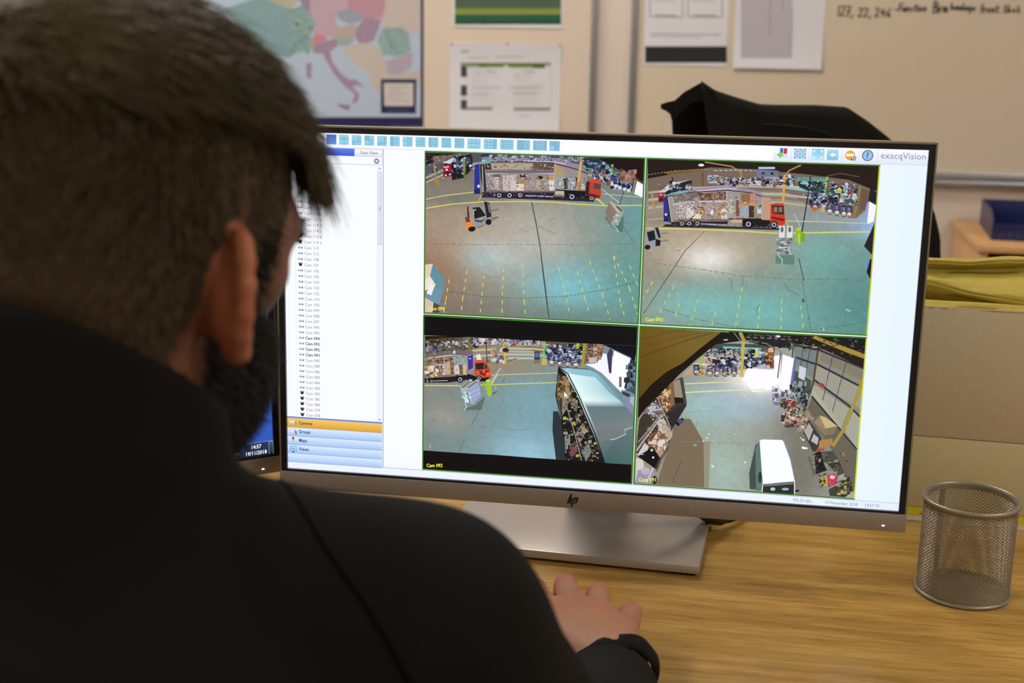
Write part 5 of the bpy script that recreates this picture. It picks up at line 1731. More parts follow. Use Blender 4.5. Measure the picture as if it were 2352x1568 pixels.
M_silver = mat('silver_plastic', (150, 140, 128), 0.42, 0.25, vary=0.03, scale=300, bump=0.06, bscale=1500)
M_edge = mat('silver_edge', (150, 142, 120), 0.35, 0.5)
M_black = mat('black_plastic', (14, 14, 18), 0.4)
M_bezel = mat('black_bezel', (10, 10, 14), 0.35)
M_base = mat('stand_base_metal', (178, 170, 164), 0.38, 0.5, bump=0.03, bscale=900)
M_darkmetal = mat('dark_metal', (110, 106, 106), 0.35, 0.5)
M_logo = mat('black_logo', (14, 12, 12), 0.3)
m_, nt_, b_ = new_mat('indicator_light')
b_.inputs['Emission Color'].default_value = (0.9, 0.95, 1, 1)
b_.inputs['Emission Strength'].default_value = 4.0
M_led = m_
M_screen = screen_mat('lit_screen', 1.0)

def pbox(bm, x0, x1, u0, u1, h0, h1, bev=0.0):
    """box in panel coordinates (x along, u up the panel, h towards the viewer)"""
    vs_ = box(bm, x0, x1, -h1, -h0, u0, u1, bev)
    m = Matrix.Translation((0, 0, SCR_Z)) @ Matrix.Rotation(-TILT, 4, 'X')
    bmesh.ops.transform(bm, matrix=m, verts=vs_)
    return vs_

def monitor(name, label, loc, rotz, draw):
    t = thing(name, label, 'monitor', loc, rotz)
    ox, top, chin = 0.3056, SH + 0.0062, 0.0192
    HF = 0.0034                                    # the bezel stands proud of the panel
    base = draw(t)
    bm = bmesh.new()
    pbox(bm, -ox + 0.001, ox - 0.001, -chin + 0.001, top - 0.001, -0.022, -0.0012, 0.003)
    bm_obj('back_cover', bm, M_black, t, auto=R(35))
    bm = bmesh.new()
    pbox(bm, -0.16, 0.16, 0.04, 0.26, -0.045, -0.02, 0.012)
    bm_obj('electronics_housing', bm, M_black, t, auto=R(35))
    bm = bmesh.new()
    b_in = 0.0005
    pbox(bm, -ox + 0.0012, -SW / 2 + b_in, -0.001, top - 0.0012, -0.002, HF)
    pbox(bm, SW / 2 - b_in, ox - 0.0012, -0.001, top - 0.0012, -0.002, HF)
    pbox(bm, -SW / 2 + b_in, SW / 2 - b_in, SH - b_in, top - 0.0012, -0.002, HF)
    pbox(bm, -SW / 2, SW / 2, -0.0022, 0.0003, -0.002, HF)
    bm_obj('inner_bezel', bm, M_bezel, t)
    bm = bmesh.new()
    pbox(bm, -ox, -ox + 0.0015, -chin, top, -0.020, HF + 0.0006)
    pbox(bm, ox - 0.0015, ox, -chin, top, -0.020, HF + 0.0006)
    pbox(bm, -ox + 0.0015, ox - 0.0015, top - 0.0015, top, -0.020, HF + 0.0006)
    bm_obj('outer_edge', bm, M_edge, t)
    bm = bmesh.new()
    pbox(bm, -ox, ox, -chin, -0.0018, -0.019, HF + 0.0014, 0.0008)
    bb = bm_obj('bottom_bezel', bm, M_silver, t, auto=R(35))
    # maker's mark: slanted strokes of the two letters
    bm = bmesh.new()
    def stroke(x0, x1, u0, u1, sl=0.36):
        vs_ = []
        for x, u in ((x0 + u0 * sl, u0), (x1 + u0 * sl, u0), (x1 + u1 * sl, u1), (x0 + u1 * sl, u1)):
            for h in (HF + 0.0013, HF + 0.0017):
                vs_.append(bm.verts.new(panel_xyz(x - 0.0085, u - 0.0107, h)))
        q = vs_
        for f in ((1, 3, 5, 7), (0, 1, 3, 2), (2, 3, 5, 4), (4, 5, 7, 6), (6, 7, 1, 0)):
            bm.faces.new([q[i] for i in f])
    s_ = 0.0017
    stroke(-.0042, -.0042 + s_, -.0036, .0062)
    stroke(-.0019, -.0019 + s_, -.0036, .0020)
    stroke(-.0036, -.0012, .0014, .0024)
    stroke(.0006, .0006 + s_, -.0066, .0030)
    stroke(.0010, .0046, .0022, .0031)
    stroke(.0033, .0033 + s_, -.0030, .0030)
    bm_obj('logo', bm, M_logo, bb)
    bm = bmesh.new()
    pbox(bm, 0.2838, 0.2862, -0.0140, -0.0130, HF + 0.0012, HF + 0.0018)
    bm_obj('power_light', bm, M_led, bb)
    # stand
    bm = bmesh.new()
    box(bm, -0.035, 0.035, 0.168, 0.19, 0.0122, 0.34, 0.004)
    bm_obj('stand_column', bm, M_darkmetal, t, auto=R(35))
    bm = bmesh.new()
    box(bm, -0.05, 0.05, 0.050, 0.1675, 0.20, 0.29, 0.004)
    bm_obj('tilt_head', bm, M_black, t, auto=R(35))
    bm = bmesh.new()
    box(bm, -0.135, 0.135, -0.10, 0.10, 0.0035, 0.0125, 0.0016)
    bs = bm_obj('stand_base', bm, M_base, t, auto=R(35), loc=(-0.0125, 0.138, 0))
    bs.rotation_euler = (0, 0, R(-3.0))
    for sx in (-1, 1):
        for sy in (-1, 1):
            box_obj('rubber_foot', (sx * 0.118 - 0.012, sx * 0.118 + 0.012, sy * 0.086 - 0.008, sy * 0.086 + 0.008, 0.0, 0.0036), M_black, bs, bev=0)
    return t

def draw_main(t):
    base = ui_base().build('screen', M_screen, panel_point, t)
    for nm, fn in (('toolbar', ui_toolbar), ('camera_list', ui_list), ('status_line', ui_status)):
        fn().build(nm, M_screen, panel_point, base)
    for fn, lab in ((picture_094, 'camera view of a loaded trailer and an orange forklift'), (picture_093, 'camera view of the lorry with a red cab and roof columns'),
                    (picture_092, 'letterboxed camera view with a silver trailer roof'), (picture_091, 'camera view of an aisle with a white van')):
        p = fn()
        p.v = [(x, y, h + 6 * Art.STEP) for x, y, h in p.v]
        o = p.build('camera_view', M_screen, panel_point, base)
        o['label'] = lab
    return base

def draw_second(t):
    a = Art()
    a.grid(0, 0, 1920, 1080, 48, 27, lambda u, v: mixc((20, 44, 130), (64, 110, 214), blob(u, v, .96, .55, .5, .7)) )
    a.rect(0, 1034, 1920, 1080, (44, 62, 96), (22, 32, 60))
    a.rect(0, 1033, 1920, 1035, (130, 150, 180))
    a.rect(1903, 1036, 1919, 1079, (70, 90, 120), (20, 28, 50))
    a.layer()
    for d in ((1903, 1036, 1919, 1037.5), (1903, 1036, 1904.5, 1079), (1917.5, 1036, 1919, 1079)):
        a.rect(*d, (150, 166, 190), None, True)
    base = a.build('screen', M_screen, panel_point, t)
    a = Art(start=6)
    a.text('14:57', 1842, 1054, 18, (250, 250, 252), True, 36)
    a.text('19/11/2018', 1822, 1075, 18, (246, 248, 252), True, 74)
    a.rect(1780, 1048, 1796, 1066, (236, 236, 240))
    a.rect(1782, 1050, 1792, 1057, (214, 60, 50))
    a.rect(1790, 1058, 1800, 1068, (206, 130, 60))
    a.poly([(1748, 1056), (1754, 1056), (1762, 1049), (1762, 1067), (1754, 1061), (1748, 1061)], (120, 130, 150))
    a.build('clock', M_screen, panel_point, base)
    return base

mon_main = monitor('monitor', 'large silver-framed monitor showing four warehouse camera views', (0, 0, 0), 0.0, draw_main)
yaw2 = R(38)
# right lower corner of the second monitor's panel stands just behind the main monitor's left edge
cx2, cy2 = -0.3275, 0.040
mon_two = monitor('monitor', 'second monitor with a blue desktop, mostly hidden behind the man\'s head', (cx2 - math.cos(yaw2) * SW / 2, cy2 - math.sin(yaw2) * SW / 2, 0), yaw2, draw_second)
# ------------------------------------------------------------------ desk
M_oak = wood('oak_veneer', (140, 100, 34), (204, 164, 90), 1.0, 0.33)
M_oak_edge = wood('oak_edging', (140, 98, 46), (190, 146, 80), 1.0, 0.45)
M_beech = wood('beech_veneer', (206, 152, 96), (236, 190, 136), 0.8, 0.45)
M_beech_dark = wood('beech_front', (176, 120, 62), (206, 152, 92), 0.8, 0.45)
M_leg = mat('grey_metal', (120, 122, 126), 0.4, 0.6)
desk = thing('desk', 'wide oak-veneer office desk carrying the monitors and pen pot', 'desk', (-0.1, 0.05, FLOOR))
dz = -FLOOR
box_obj('desk_top', (-1.1, 1.1, -0.40, 0.40, dz - 0.025, dz), M_oak, desk, bev=0.002)
box_obj('edge_band', (-1.1, 1.1, -0.402, -0.40, dz - 0.025, dz - 0.0005), M_oak_edge, desk, bev=0)
for sx in (-1, 1):
    for sy in (-1, 1):
        box_obj('leg', (sx * 1.03 - 0.025, sx * 1.03 + 0.025, sy * 0.34 - 0.025, sy * 0.34 + 0.025, 0, dz - 0.0255), M_leg, desk, bev=0.003)
box_obj('modesty_panel', (-1.0, 1.0, 0.33, 0.348, 0.3, dz - 0.0255), M_oak_edge, desk, bev=0)

# ------------------------------------------------------------------ pen pot of expanded metal
M_wire = mat('silver_paint', (152, 144, 128), 0.38, 0.5)
pot = thing('pen_pot', 'silver wire-mesh pen pot at the right of the monitor', 'pen pot', (0.373, 0.052, 0.0))
PR, PH = 0.0435, 0.0955
def mesh_wall(n, rows, z0, z1, r, t=0.00034, w=0.00038):
    vs_, fs = [], []
    P = lambda i, z, rad: (rad * math.cos(2 * math.pi * i / n), rad * math.sin(2 * math.pi * i / n), z)
    dzr = (z1 - z0) / rows
    for j in range(rows):
        for i in range(n):
            for s in (-1, 1):
                i0 = i + (0.5 if j % 2 else 0.0)
                i1 = i0 + 0.5 * s
                za, zb = z0 + j * dzr, z0 + (j + 1) * dzr
                b = len(vs_)
                for ii, z in ((i0, za), (i1, zb)):
                    for rad, dw in ((r + t, -w), (r + t, w), (r - t, w), (r - t, -w)):
                        vs_.append(P(ii, z + dw, rad))
                for k in range(4):
                    fs.append((b + k, b + (k + 1) % 4, b + 4 + (k + 1) % 4, b + 4 + k))
    return vs_, fs
v, f = mesh_wall(68, 54, 0.004, PH - 0.001, PR)
mesh_obj('mesh_wall', v, f, M_wire, pot)
ringpts = lambda r, z: [(r * math.cos(2 * math.pi * k / 64), r * math.sin(2 * math.pi * k / 64), z) for k in range(64)]
tube_obj('rim', ringpts(PR + 0.0008, PH + 0.0008), 0.0022, M_wire, pot, 12, True)
bm = bmesh.new()
v, f = lathe_data([(PR - 0.0004, PH - 0.004), (PR - 0.0026, PH - 0.004), (PR - 0.0026, PH + 0.001), (PR - 0.0004, PH + 0.001), (PR - 0.0004, PH - 0.004)], 64)
mesh_obj('rim_collar', v, f, M_wire, pot, smooth=False)
tube_obj('foot_ring', ringpts(PR + 0.0006, 0.0022), 0.0020, M_wire, pot, 12, True)
v, f = lathe_data([(0.0002, 0.0020), (PR, 0.0020), (PR, 0.0030), (0.0002, 0.0030)], 48)
mesh_obj('base_plate', v, f, M_wire, pot)
bm = bmesh.new()
box(bm, -0.0028, 0.0028, PR - 0.0009, PR + 0.0003, 0.003, PH, 0.0)
so = bm_obj('seam_strip', bm, M_wire, pot)
so.rotation_euler = (0, 0, R(28))

# ------------------------------------------------------------------ carton stack with envelopes
M_card = mat('off_white_card', (208, 196, 166), 0.75, vary=0.03, scale=120, bump=0.08, bscale=700)
M_card_low = mat('cream_card', (206, 196, 152), 0.7, vary=0.02, scale=80)
M_corr = mat('corrugated_edge', (170, 152, 118), 0.85, vary=0.15, scale=500)
M_yellow = mat('yellow_print', (226, 212, 40), 0.5)
M_env = mat('mustard_envelope', (176, 158, 66), 0.62, vary=0.06, scale=60, bump=0.15, bscale=160)
bx_rot = R(-3.5)
low = thing('carton', 'low cream carton with a yellow band along its foot, under the open box', 'box', (0.475, 0.345, 0.0), bx_rot)
LX0, LX1, LY0, LY1 = -0.20, 0.22, -0.118, 0.19
box_obj('carton_body', (LX0, LX1, LY0, LY1, 0.0, 0.0995), M_card_low, low, bev=0.0015)
a = Art(step=2e-5)
a.rect(LX0 + .001, 0.0062, LX1 - .001, 0.0165, (224, 214, 50))
a.rect(LX0 + .001, 0.0004, LX1 - .001, 0.0062, (224, 220, 226))
a.line([(LX0 + .001, 0.0166), (LX1 - .001, 0.0166)], 0.0006, (150, 140, 60))
a.ring(-0.0985, 0.0118, 0.0032, 0.0043, (70, 64, 50))
a.rect(-0.1056, 0.0156, -0.0955, 0.0166, (70, 64, 50))
a.line([(-0.1125, 0.0085), (-0.1100, 0.0100)], 0.001, (70, 64, 50))
a.build('printed_band', print_mat('carton_print', 0.5), lambda x, z, h: (x, LY0 - 0.0002 - h, z), low)
bm = bmesh.new()
openb = thing('carton', 'open off-white carton filled with mustard envelopes', 'box', (0.475, 0.345, 0.1), bx_rot)
w_ = 0.004
UH = 0.146
box_obj('front_panel', (LX0, LX1, LY0, LY0 + w_, 0, UH - 0.0012), M_card, openb, bev=0.0005)
box_obj('back_panel', (LX0, LX1, LY1 - w_, LY1, 0, UH), M_card, openb, bev=0.0005)
box_obj('side_panel', (LX0, LX0 + w_, LY0 + w_, LY1 - w_, 0, UH), M_card, openb, bev=0.0005)
box_obj('side_panel', (LX1 - w_, LX1, LY0 + w_, LY1 - w_, 0, UH), M_card, openb, bev=0.0005)
box_obj('bottom_panel', (LX0 + w_, LX1 - w_, LY0 + w_, LY1 - w_, 0, 0.004), M_card, openb, bev=0)
# torn corrugated lip of the front panel
vs_, fs = [], []
N = 150
rr_ = random.Random(5)
for i in range(N + 1):
    x = LX0 + (LX1 - LX0) * i / N
    z = UH - 0.0012 + rr_.uniform(0.0, 0.0011)
    vs_ += [(x, LY0 + rr_.uniform(-.0004, .0002), UH - 0.0022), (x, LY0 + rr_.uniform(-.0004, .0006), z), (x, LY0 + w_ - rr_.uniform(0, .0006), z), (x, LY0 + w_, UH - 0.0022)]
for i in range(N):
    b = i * 4
    for k in range(3):
        fs.append((b + k, b + 4 + k, b + 5 + k, b + 1 + k))
mesh_obj('torn_lip', vs_, fs, M_corr, openb)

def envelope(label, x0, x1, curve, thick, seed, tilt=0.0, fold=0.0, wave=1.0):
    """padded bag: a bent pillow; curve gives (y, z) from its front edge to its back edge"""
    t = thing('padded_envelope', label, 'envelope', (0.475, 0.345, 0.1), bx_rot, group='mustard envelopes in the open carton')
    rr = np.random.default_rng(seed)
    nu, nv = 44, 26
    pts = spline([(0, y, z) for y, z in curve], nv)
    pts = [pts[int(round(i * (len(pts) - 1) / nv))] for i in range(nv + 1)]
    ph = rr.uniform(0, 6, 6)
    vs_, fs = [], []
    for side in (0, 1):
        for j in range(nv + 1):
            for i in range(nu + 1):
                u, vv = i / nu, j / nv
                x = x0 + (x1 - x0) * u
                y, z = pts[j].y, pts[j].z
                d = thick * min(1, 6 * min(u, 1 - u)) * min(1, 5 * min(vv, 1 - vv) + 0.05)
                wv = 0.0035 * math.sin(9 * u + ph[0]) + 0.002 * math.sin(21 * u + 5 * vv + ph[1]) + 0.0013 * math.sin(37 * u - 9 * vv + ph[2])
                z2 = z + wave * wv * (0.4 + vv) + tilt * (u - 0.42) + fold * math.sin(3.1 * u + 6 * vv)
                z2 += (d / 2 if side == 0 else -d / 2)
                vs_.append((x, y + 0.002 * math.sin(13 * u + ph[3]), z2))
    k = (nu + 1) * (nv + 1)
    for j in range(nv):
        for i in range(nu):
            a_ = j * (nu + 1) + i
            fs.append((a_, a_ + 1, a_ + nu + 2, a_ + nu + 1))
            fs.append((k + a_, k + a_ + nu + 1, k + a_ + nu + 2, k + a_ + 1))
    ring = list(range(nu + 1)) + [j * (nu + 1) + nu for j in range(1, nv + 1)] + [nv * (nu + 1) + i for i in range(nu - 1, -1, -1)] + [j * (nu + 1) for j in range(nv - 1, 0, -1)]
    for a_, b_2 in zip(ring, ring[1:] + ring[:1]):
        fs.append((a_, k + a_, k + b_2, b_2))
    mesh_obj('bag', vs_, fs, M_env, t, smooth=True)
    return t
envelope('mustard padded envelope lying along the front lip of the open carton', LX0 + 0.008, LX1 - 0.008, [(-0.112, 0.128), (-0.108, 0.1445), (-0.098, 0.1478), (-0.080, 0.1400), (-0.055, 0.130)], 0.003, 1, wave=0.15)
envelope('mustard padded envelope folded into a crest in the middle of the open carton', LX0 + 0.008, LX1 - 0.008, [(-0.040, 0.118), (-0.052, 0.130), (-0.066, 0.143), (-0.070, 0.1495), (-0.063, 0.1535), (-0.045, 0.151), (-0.015, 0.147), (0.015, 0.143)], 0.0035, 2, tilt=-0.052, wave=0.55)
envelope('mustard padded envelope standing at the back of the open carton', LX0 + 0.008, LX1 - 0.008, [(0.030, 0.130), (0.060, 0.144), (0.083, 0.150), (0.088, 0.157), (0.080, 0.163), (0.078, 0.167), (0.090, 0.168), (0.112, 0.162), (0.13, 0.15)], 0.003, 3, tilt=0.038, wave=0.5)

# ------------------------------------------------------------------ cable behind the monitor
M_cable = mat('black_cable', (12, 12, 14), 0.45)
cb = thing('cable', 'black cable looping onto the desk behind the monitor base', 'cable', (0.158, 0.186, 0.0))
tube_obj('cord', spline([(-0.19, -0.11, 0.16), (-0.10, -0.09, 0.10), (-0.045, -0.05, 0.035), (-0.022, -0.020, 0.012), (-0.004, 0.004, 0.0085), (0.012, 0.05, 0.010), (0.03, 0.12, 0.007), (0.05, 0.21, 0.005)], 48), 0.0048, M_cable, cb, 10)
tube_obj('plug_sleeve', spline([(-0.050, -0.056, 0.040), (-0.036, -0.036, 0.024), (-0.020, -0.018, 0.0125)], 12), [0.0085, 0.009, 0.009, 0.0095, 0.0095, 0.010, 0.010, 0.0105, 0.0105, 0.0105, 0.010, 0.0095, 0.008], M_cable, cb, 12)

# ------------------------------------------------------------------ mouse under the hand
M_mouse = mat('black_mouse', (18, 18, 20), 0.4)
mo = thing('mouse', 'black computer mouse under the man\'s right hand', 'mouse', (0.018, -0.165, 0.0), R(22))
bm = bmesh.new()
bmesh.ops.create_uvsphere(bm, u_segments=24, v_segments=16, radius=1.0)
for v_ in bm.verts:
    z = max(v_.co.z, -0.25)
    v_.co = Vector((v_.co.x * 0.029 * (1 - 0.12 * v_.co.y), v_.co.y * 0.053, (z + 0.25) * 0.026))
bm_obj('shell', bm, M_mouse, mo, smooth=True)
v, f = lathe_data([(0.0001, -0.003), (0.009, -0.003), (0.009, 0.003), (0.0001, 0.003)], 20)
wh = mesh_obj('scroll_wheel', v, f, M_mouse, mo, smooth=True, loc=(0, 0.030, 0.0225))
wh.rotation_euler = (0, R(90), 0)

# ------------------------------------------------------------------ cabinet with letter tray against the wall
cab = thing('cabinet', 'beech cabinet against the wall under the whiteboard\'s right end', 'cabinet', (1.20, 1.935, FLOOR))
cz = 0.040 - FLOOR
box_obj('cabinet_top', (-0.495, 0.50, -0.005, 0.405, cz - 0.018, cz), M_beech, cab, bev=0.002)
M_side = mat('laminate_side', (196, 176, 160), 0.5)
box_obj('side_panel', (-0.488, -0.47, 0.006, 0.405, 0, cz - 0.0185), M_beech, cab, bev=0.001)
box_obj('side_panel', (0.475, 0.493, 0.006, 0.405, 0, cz - 0.0185), M_beech, cab, bev=0.001)
box_obj('back_panel', (-0.47, 0.475, 0.39, 0.402, 0.01, cz - 0.0185), M_beech_dark, cab, bev=0)
for k in range(3):
    dh = (cz - 0.03) / 3
    dr = box_obj('drawer', (-0.467, 0.472, 0.004, 0.38, 0.008 + k * dh, 0.008 + (k + 1) * dh - 0.012), M_beech_dark, cab, bev=0.002)
    box_obj('handle', (-0.07, 0.07, -0.02, 0.006, 0.008 + (k + 0.6) * dh, 0.008 + (k + 0.6) * dh + 0.012), M_leg, dr, bev=0.003)
M_blue = mat('blue_plastic', (30, 38, 92), 0.35)
tr = thing('letter_tray', 'dark blue letter tray on the beech cabinet', 'tray', (0.90, 2.13, 0.0402), R(-4))
TW, TD, TH = 0.145, 0.13, 0.064
box_obj('tray_floor', (-TW, TW, -TD, TD, 0, 0.004), M_blue, tr, bev=0)
box_obj('tray_back', (-TW, TW, TD - 0.004, TD, 0.004, TH), M_blue, tr, bev=0.001)
for s in (-1, 1):
    bm = bmesh.new()
    x0_, x1_ = (s * TW, s * (TW - 0.004))
    pts = [(-TD, 0.004), (-TD, 0.046), (-TD + 0.05, TH), (TD - 0.004, TH), (TD - 0.004, 0.004)]
    a0 = [bm.verts.new((x0_, y, z)) for y, z in pts]
    a1 = [bm.verts.new((x1_, y, z)) for y, z in pts]
    bm.faces.new(a0)
    bm.faces.new(a1[::-1])
    for k in range(5):
        bm.faces.new([a0[k], a0[(k + 1) % 5], a1[(k + 1) % 5], a1[k]])
    bm_obj('tray_side', bm, M_blue, tr)
bm = bmesh.new()
box(bm, -TW, TW, -TD, -TD + 0.004, 0.004, 0.010)
box(bm, -TW, TW, -TD, -TD + 0.004, 0.032, 0.038)
bm_obj('front_rail', bm, M_blue, tr)
for k in range(15):
    x = -TW + 0.012 + k * (2 * TW - 0.024) / 14
    box_obj('front_slat', (x - 0.0028, x + 0.0028, -TD, -TD + 0.004, 0.010, 0.032), M_blue, tr, bev=0)
# ------------------------------------------------------------------ low drawer unit and chair glimpsed between the monitors
un = thing('drawer_unit', 'low wooden drawer unit glimpsed in the gap between the two monitors', 'drawers', (-0.93, 1.76, FLOOR))
uh = -0.272 - FLOOR
box_obj('unit_body', (-0.25, 0.25, -0.235, 0.25, 0.0, uh - 0.066), M_beech_dark, un, bev=0.001)
box_obj('unit_top', (-0.26, 0.26, -0.25, 0.25, uh - 0.058, uh), M_beech_dark, un, bev=0.001)
box_obj('shadow_gap_rail', (-0.25, 0.25, -0.22, 0.25, uh - 0.066, uh - 0.058), M_black, un, bev=0)
dr = box_obj('drawer', (-0.24, 0.24, -0.25, -0.235, uh - 0.3, uh - 0.068), M_beech_dark, un, bev=0.001)
box_obj('handle', (-0.06, 0.06, -0.265, -0.25, uh - 0.11, uh - 0.10), M_leg, dr, bev=0.002)

# ------------------------------------------------------------------ office chairs
M_fabric = mat('black_upholstery', (22, 22, 24), 0.9, bump=0.3, bscale=900)
M_shell = mat('grey_blue_plastic', (84, 84, 96), 0.4)
M_chrome = mat('chrome', (196, 190, 176), 0.2, 0.9)
def chair(name, label, loc, rotz, back_top=0.42, group=None, shell=None, bw=0.215):
    """office chair; local +y is the way the sitter faces, back at negative y"""
    t = thing(name, label, 'chair', loc, rotz, group)
    sz = 0.46
    bm = bmesh.new()
    box(bm, -0.24, 0.24, -0.23, 0.24, sz - 0.07, sz, 0.03, 3)
    bm_obj('seat', bm, M_fabric, t, auto=R(40))
    nu, nv = 12, 16
    vs_, fs = [], []
    for side in (0, 1):
        for j in range(nv + 1):
            for i in range(nu + 1):
                u, w = i / nu * 2 - 1, j / nv
                z = 0.55 + (back_top - FLOOR - 0.55) * w
                hw = bw * (1 - 0.35 * max(0, w - 0.7) / 0.3 * max(0, w - 0.7) / 0.3)
                y = -0.24 - 0.05 * w + 0.045 * u * u
                th = 0.022 * min(1, (1 - abs(u)) * 6 + .15) * min(1, min(w, 1 - w) * 8 + .15)
                vs_.append((u * hw, y + (th if side == 0 else -th), z))
    k = (nu + 1) * (nv + 1)
    for j in range(nv):
        for i in range(nu):
            a_ = j * (nu + 1) + i
            fs.append((a_, a_ + nu + 1, a_ + nu + 2, a_ + 1))
            fs.append((k + a_, k + a_ + 1, k + a_ + nu + 2, k + a_ + nu + 1))
    ring = list(range(nu + 1)) + [j * (nu + 1) + nu for j in range(1, nv + 1)] + [nv * (nu + 1) + i for i in range(nu - 1, -1, -1)] + [j * (nu + 1) for j in range(nv - 1, 0, -1)]
    for a_, b_2 in zip(ring, ring[1:] + ring[:1]):
        fs.append((a_, b_2, k + b_2, k + a_))
    mesh_obj('backrest', vs_, fs, shell or M_fabric, t, smooth=True)
    tube_obj('back_support', spline([(0, -0.05, 0.38), (0, -0.24, 0.40), (0, -0.285, 0.52), (0, -0.295, 0.75)], 20), 0.018, M_black, t, 10)
    tube_obj('gas_post', [(0, 0, 0.10), (0, 0, 0.39)], 0.026, M_chrome, t, 16)
    for q in range(5):
        an = 2 * math.pi * q / 5 + 0.3
        d = Vector((math.cos(an), math.sin(an), 0))
        tube_obj('base_leg', [Vector((0, 0, 0.11)), d * 0.15 + Vector((0, 0, 0.095)), d * 0.3 + Vector((0, 0, 0.07))], [0.028, 0.022, 0.016], M_black, t, 10)
        v, f = lathe_data([(0.0001, -0.02), (0.026, -0.018), (0.028, 0), (0.026, 0.018), (0.0001, 0.02)], 16)
        co = mesh_obj('castor', v, f, M_black, t, smooth=True, loc=d * 0.3 + Vector((0, 0, 0.028)))
        co.rotation_euler = (R(90), 0, an + 0.6)
    return t
chair('office_chair', 'office chair with the black jacket over its back, behind the monitor', (0.21, 1.16, FLOOR), R(2), 0.392, shell=M_shell, bw=0.152)
chair('office_chair', 'black office chair glimpsed in the gap between the two monitors', (-0.80, 0.93, FLOOR), R(200), 0.30)

# ------------------------------------------------------------------ jacket draped over the chair back
M_jkt = mat('black_cloth', (22, 21, 18), 0.85, vary=0.12, scale=14, bump=0.25, bscale=600, spec=0.15)
jk = thing('draped_jacket', 'black jacket draped over the chair behind the monitor', 'jacket', (0.23, 0.87, 0.0))
def jz(x):       # outline of the drape, world x -> top height
    X = [0.028, 0.033, 0.05, 0.0757, 0.098, 0.13, 0.167, 0.20, 0.25, 0.298, 0.331, 0.3664, 0.41, 0.440, 0.452, 0.462]
    Z = [0.405, 0.4125, 0.430, 0.4460, 0.432, 0.4225, 0.4125, 0.4125, 0.4135, 0.4115, 0.391, 0.365, 0.315, 0.255, 0.215, 0.10]
    return float(np.interp(x, X, Z))
def cloth(name, x0f, x1f, zt, y_top, y_bot, z_bot, seed, amp=0.008, thick=0.006, nx=70, nz=44):
    """hanging cloth panel: x0f/x1f give the side edges for a height fraction, zt the top edge"""
    ph = np.random.default_rng(seed).uniform(0, 6.28, 8)
    vs_, fs = [], []
    for side in (0, 1):
        for j in range(nz + 1):
            w = j / nz
            for i in range(nx + 1):
                u = i / nx
                x = x0f(w) + (x1f(w) - x0f(w)) * u
                top = zt(x)
                z = top + (z_bot - top) * w
                y = y_top + (y_bot - y_top) * (1 - (1 - w) ** 2.5)
                g = min(1, w * 3)
                y += amp * g * (math.sin(34 * x + 3 * w + ph[0]) + 0.6 * math.sin(71 * x - 5 * w + ph[1]) + 0.4 * math.sin(25 * w + 20 * x + ph[2]))
                vs_.append((x - 0.23, y - 0.87 + (0 if side == 0 else thick), z))
    k = (nx + 1) * (nz + 1)
    for j in range(nz):
        for i in range(nx):
            a_ = j * (nx + 1) + i
            fs.append((a_, a_ + nx + 1, a_ + nx + 2, a_ + 1))
            fs.append((k + a_, k + a_ + 1, k + a_ + nx + 2, k + a_ + nx + 1))
    ring = list(range(nx + 1)) + [j * (nx + 1) + nx for j in range(1, nz + 1)] + [nz * (nx + 1) + i for i in range(nx - 1, -1, -1)] + [j * (nx + 1) for j in range(nz - 1, 0, -1)]
    for a_, b_2 in zip(ring, ring[1:] + ring[:1]):
        fs.append((a_, b_2, k + b_2, k + a_))
    return mesh_obj(name, vs_, fs, M_jkt, jk, smooth=True)
# back panel hangs on the far side; front panel on the near side, open at the left where the collar stands up
cloth('back_panel', lambda w: 0.030 + 0.012 * min(1, w * 3), lambda w: 0.452, lambda x: jz(x) - 0.001, 0.905, 0.955, -0.12, 1, amp=0.005)
cloth('front_panel', lambda w: 0.0757 + 0.036 * min(1, w * 4), lambda w: 0.455 + 0.03 * w, jz, 0.868, 0.80, -0.18, 2, amp=0.006)
# the fold that joins both panels over the chair back
vs_, fs = [], []
NX, NT = 60, 6
for i in range(NX + 1):
    x = 0.0757 + (0.452 - 0.0757) * i / NX
    for j in range(NT + 1):
        an = math.pi * j / NT
        vs_.append((x - 0.23, 0.868 + 0.0215 * (1 - math.cos(an)) - 0.87, jz(x) - 0.006 + 0.008 * math.sin(an)))
for i in range(NX):
    for j in range(NT):
        a_ = i * (NT + 1) + j
        fs.append((a_, a_ + 1, a_ + NT + 2, a_ + NT + 1))
mesh_obj('top_fold', vs_, fs, M_jkt, jk, smooth=True)
# standing collar tip at the left and the yoke seam
vs_, fs = [], []
prof = [(0.0145, 0.411), (0.024, 0.4145), (0.036, 0.4175), (0.05, 0.431), (0.0757, 0.446), (0.098, 0.4325), (0.104, 0.40), (0.112, 0.355)]
low_ = [(0.0155, 0.404), (0.022, 0.402), (0.030, 0.397), (0.034, 0.385), (0.060, 0.415), (0.079, 0.420), (0.090, 0.395), (0.10, 0.35)]
for k_, ((xa, za), (xb, zb)) in enumerate(zip(prof, low_)):
    yy = 0.885 - 0.022 * (k_ / 7)
    for y in (yy - 0.004, yy + 0.004):
        vs_ += [(xa - 0.23, y - 0.87, za), (xb - 0.23, y - 0.87, zb)]
for k_ in range(7):
    b = k_ * 4
    for q in ((0, 4, 5, 1), (2, 3, 7, 6), (0, 2, 6, 4), (1, 5, 7, 3)):
        fs.append(tuple(b + i for i in q))
fs += [(0, 1, 3, 2), (28, 30, 31, 29)]
mesh_obj('collar', vs_, fs, M_jkt, jk, smooth=False)
tube_obj('yoke_seam', spline([(-0.058, -0.018, 0.386), (-0.01, -0.022, 0.384), (0.04, -0.026, 0.374), (0.075, -0.03, 0.350), (0.09, -0.034, 0.32)], 24), 0.0022, M_jkt, jk, 8)
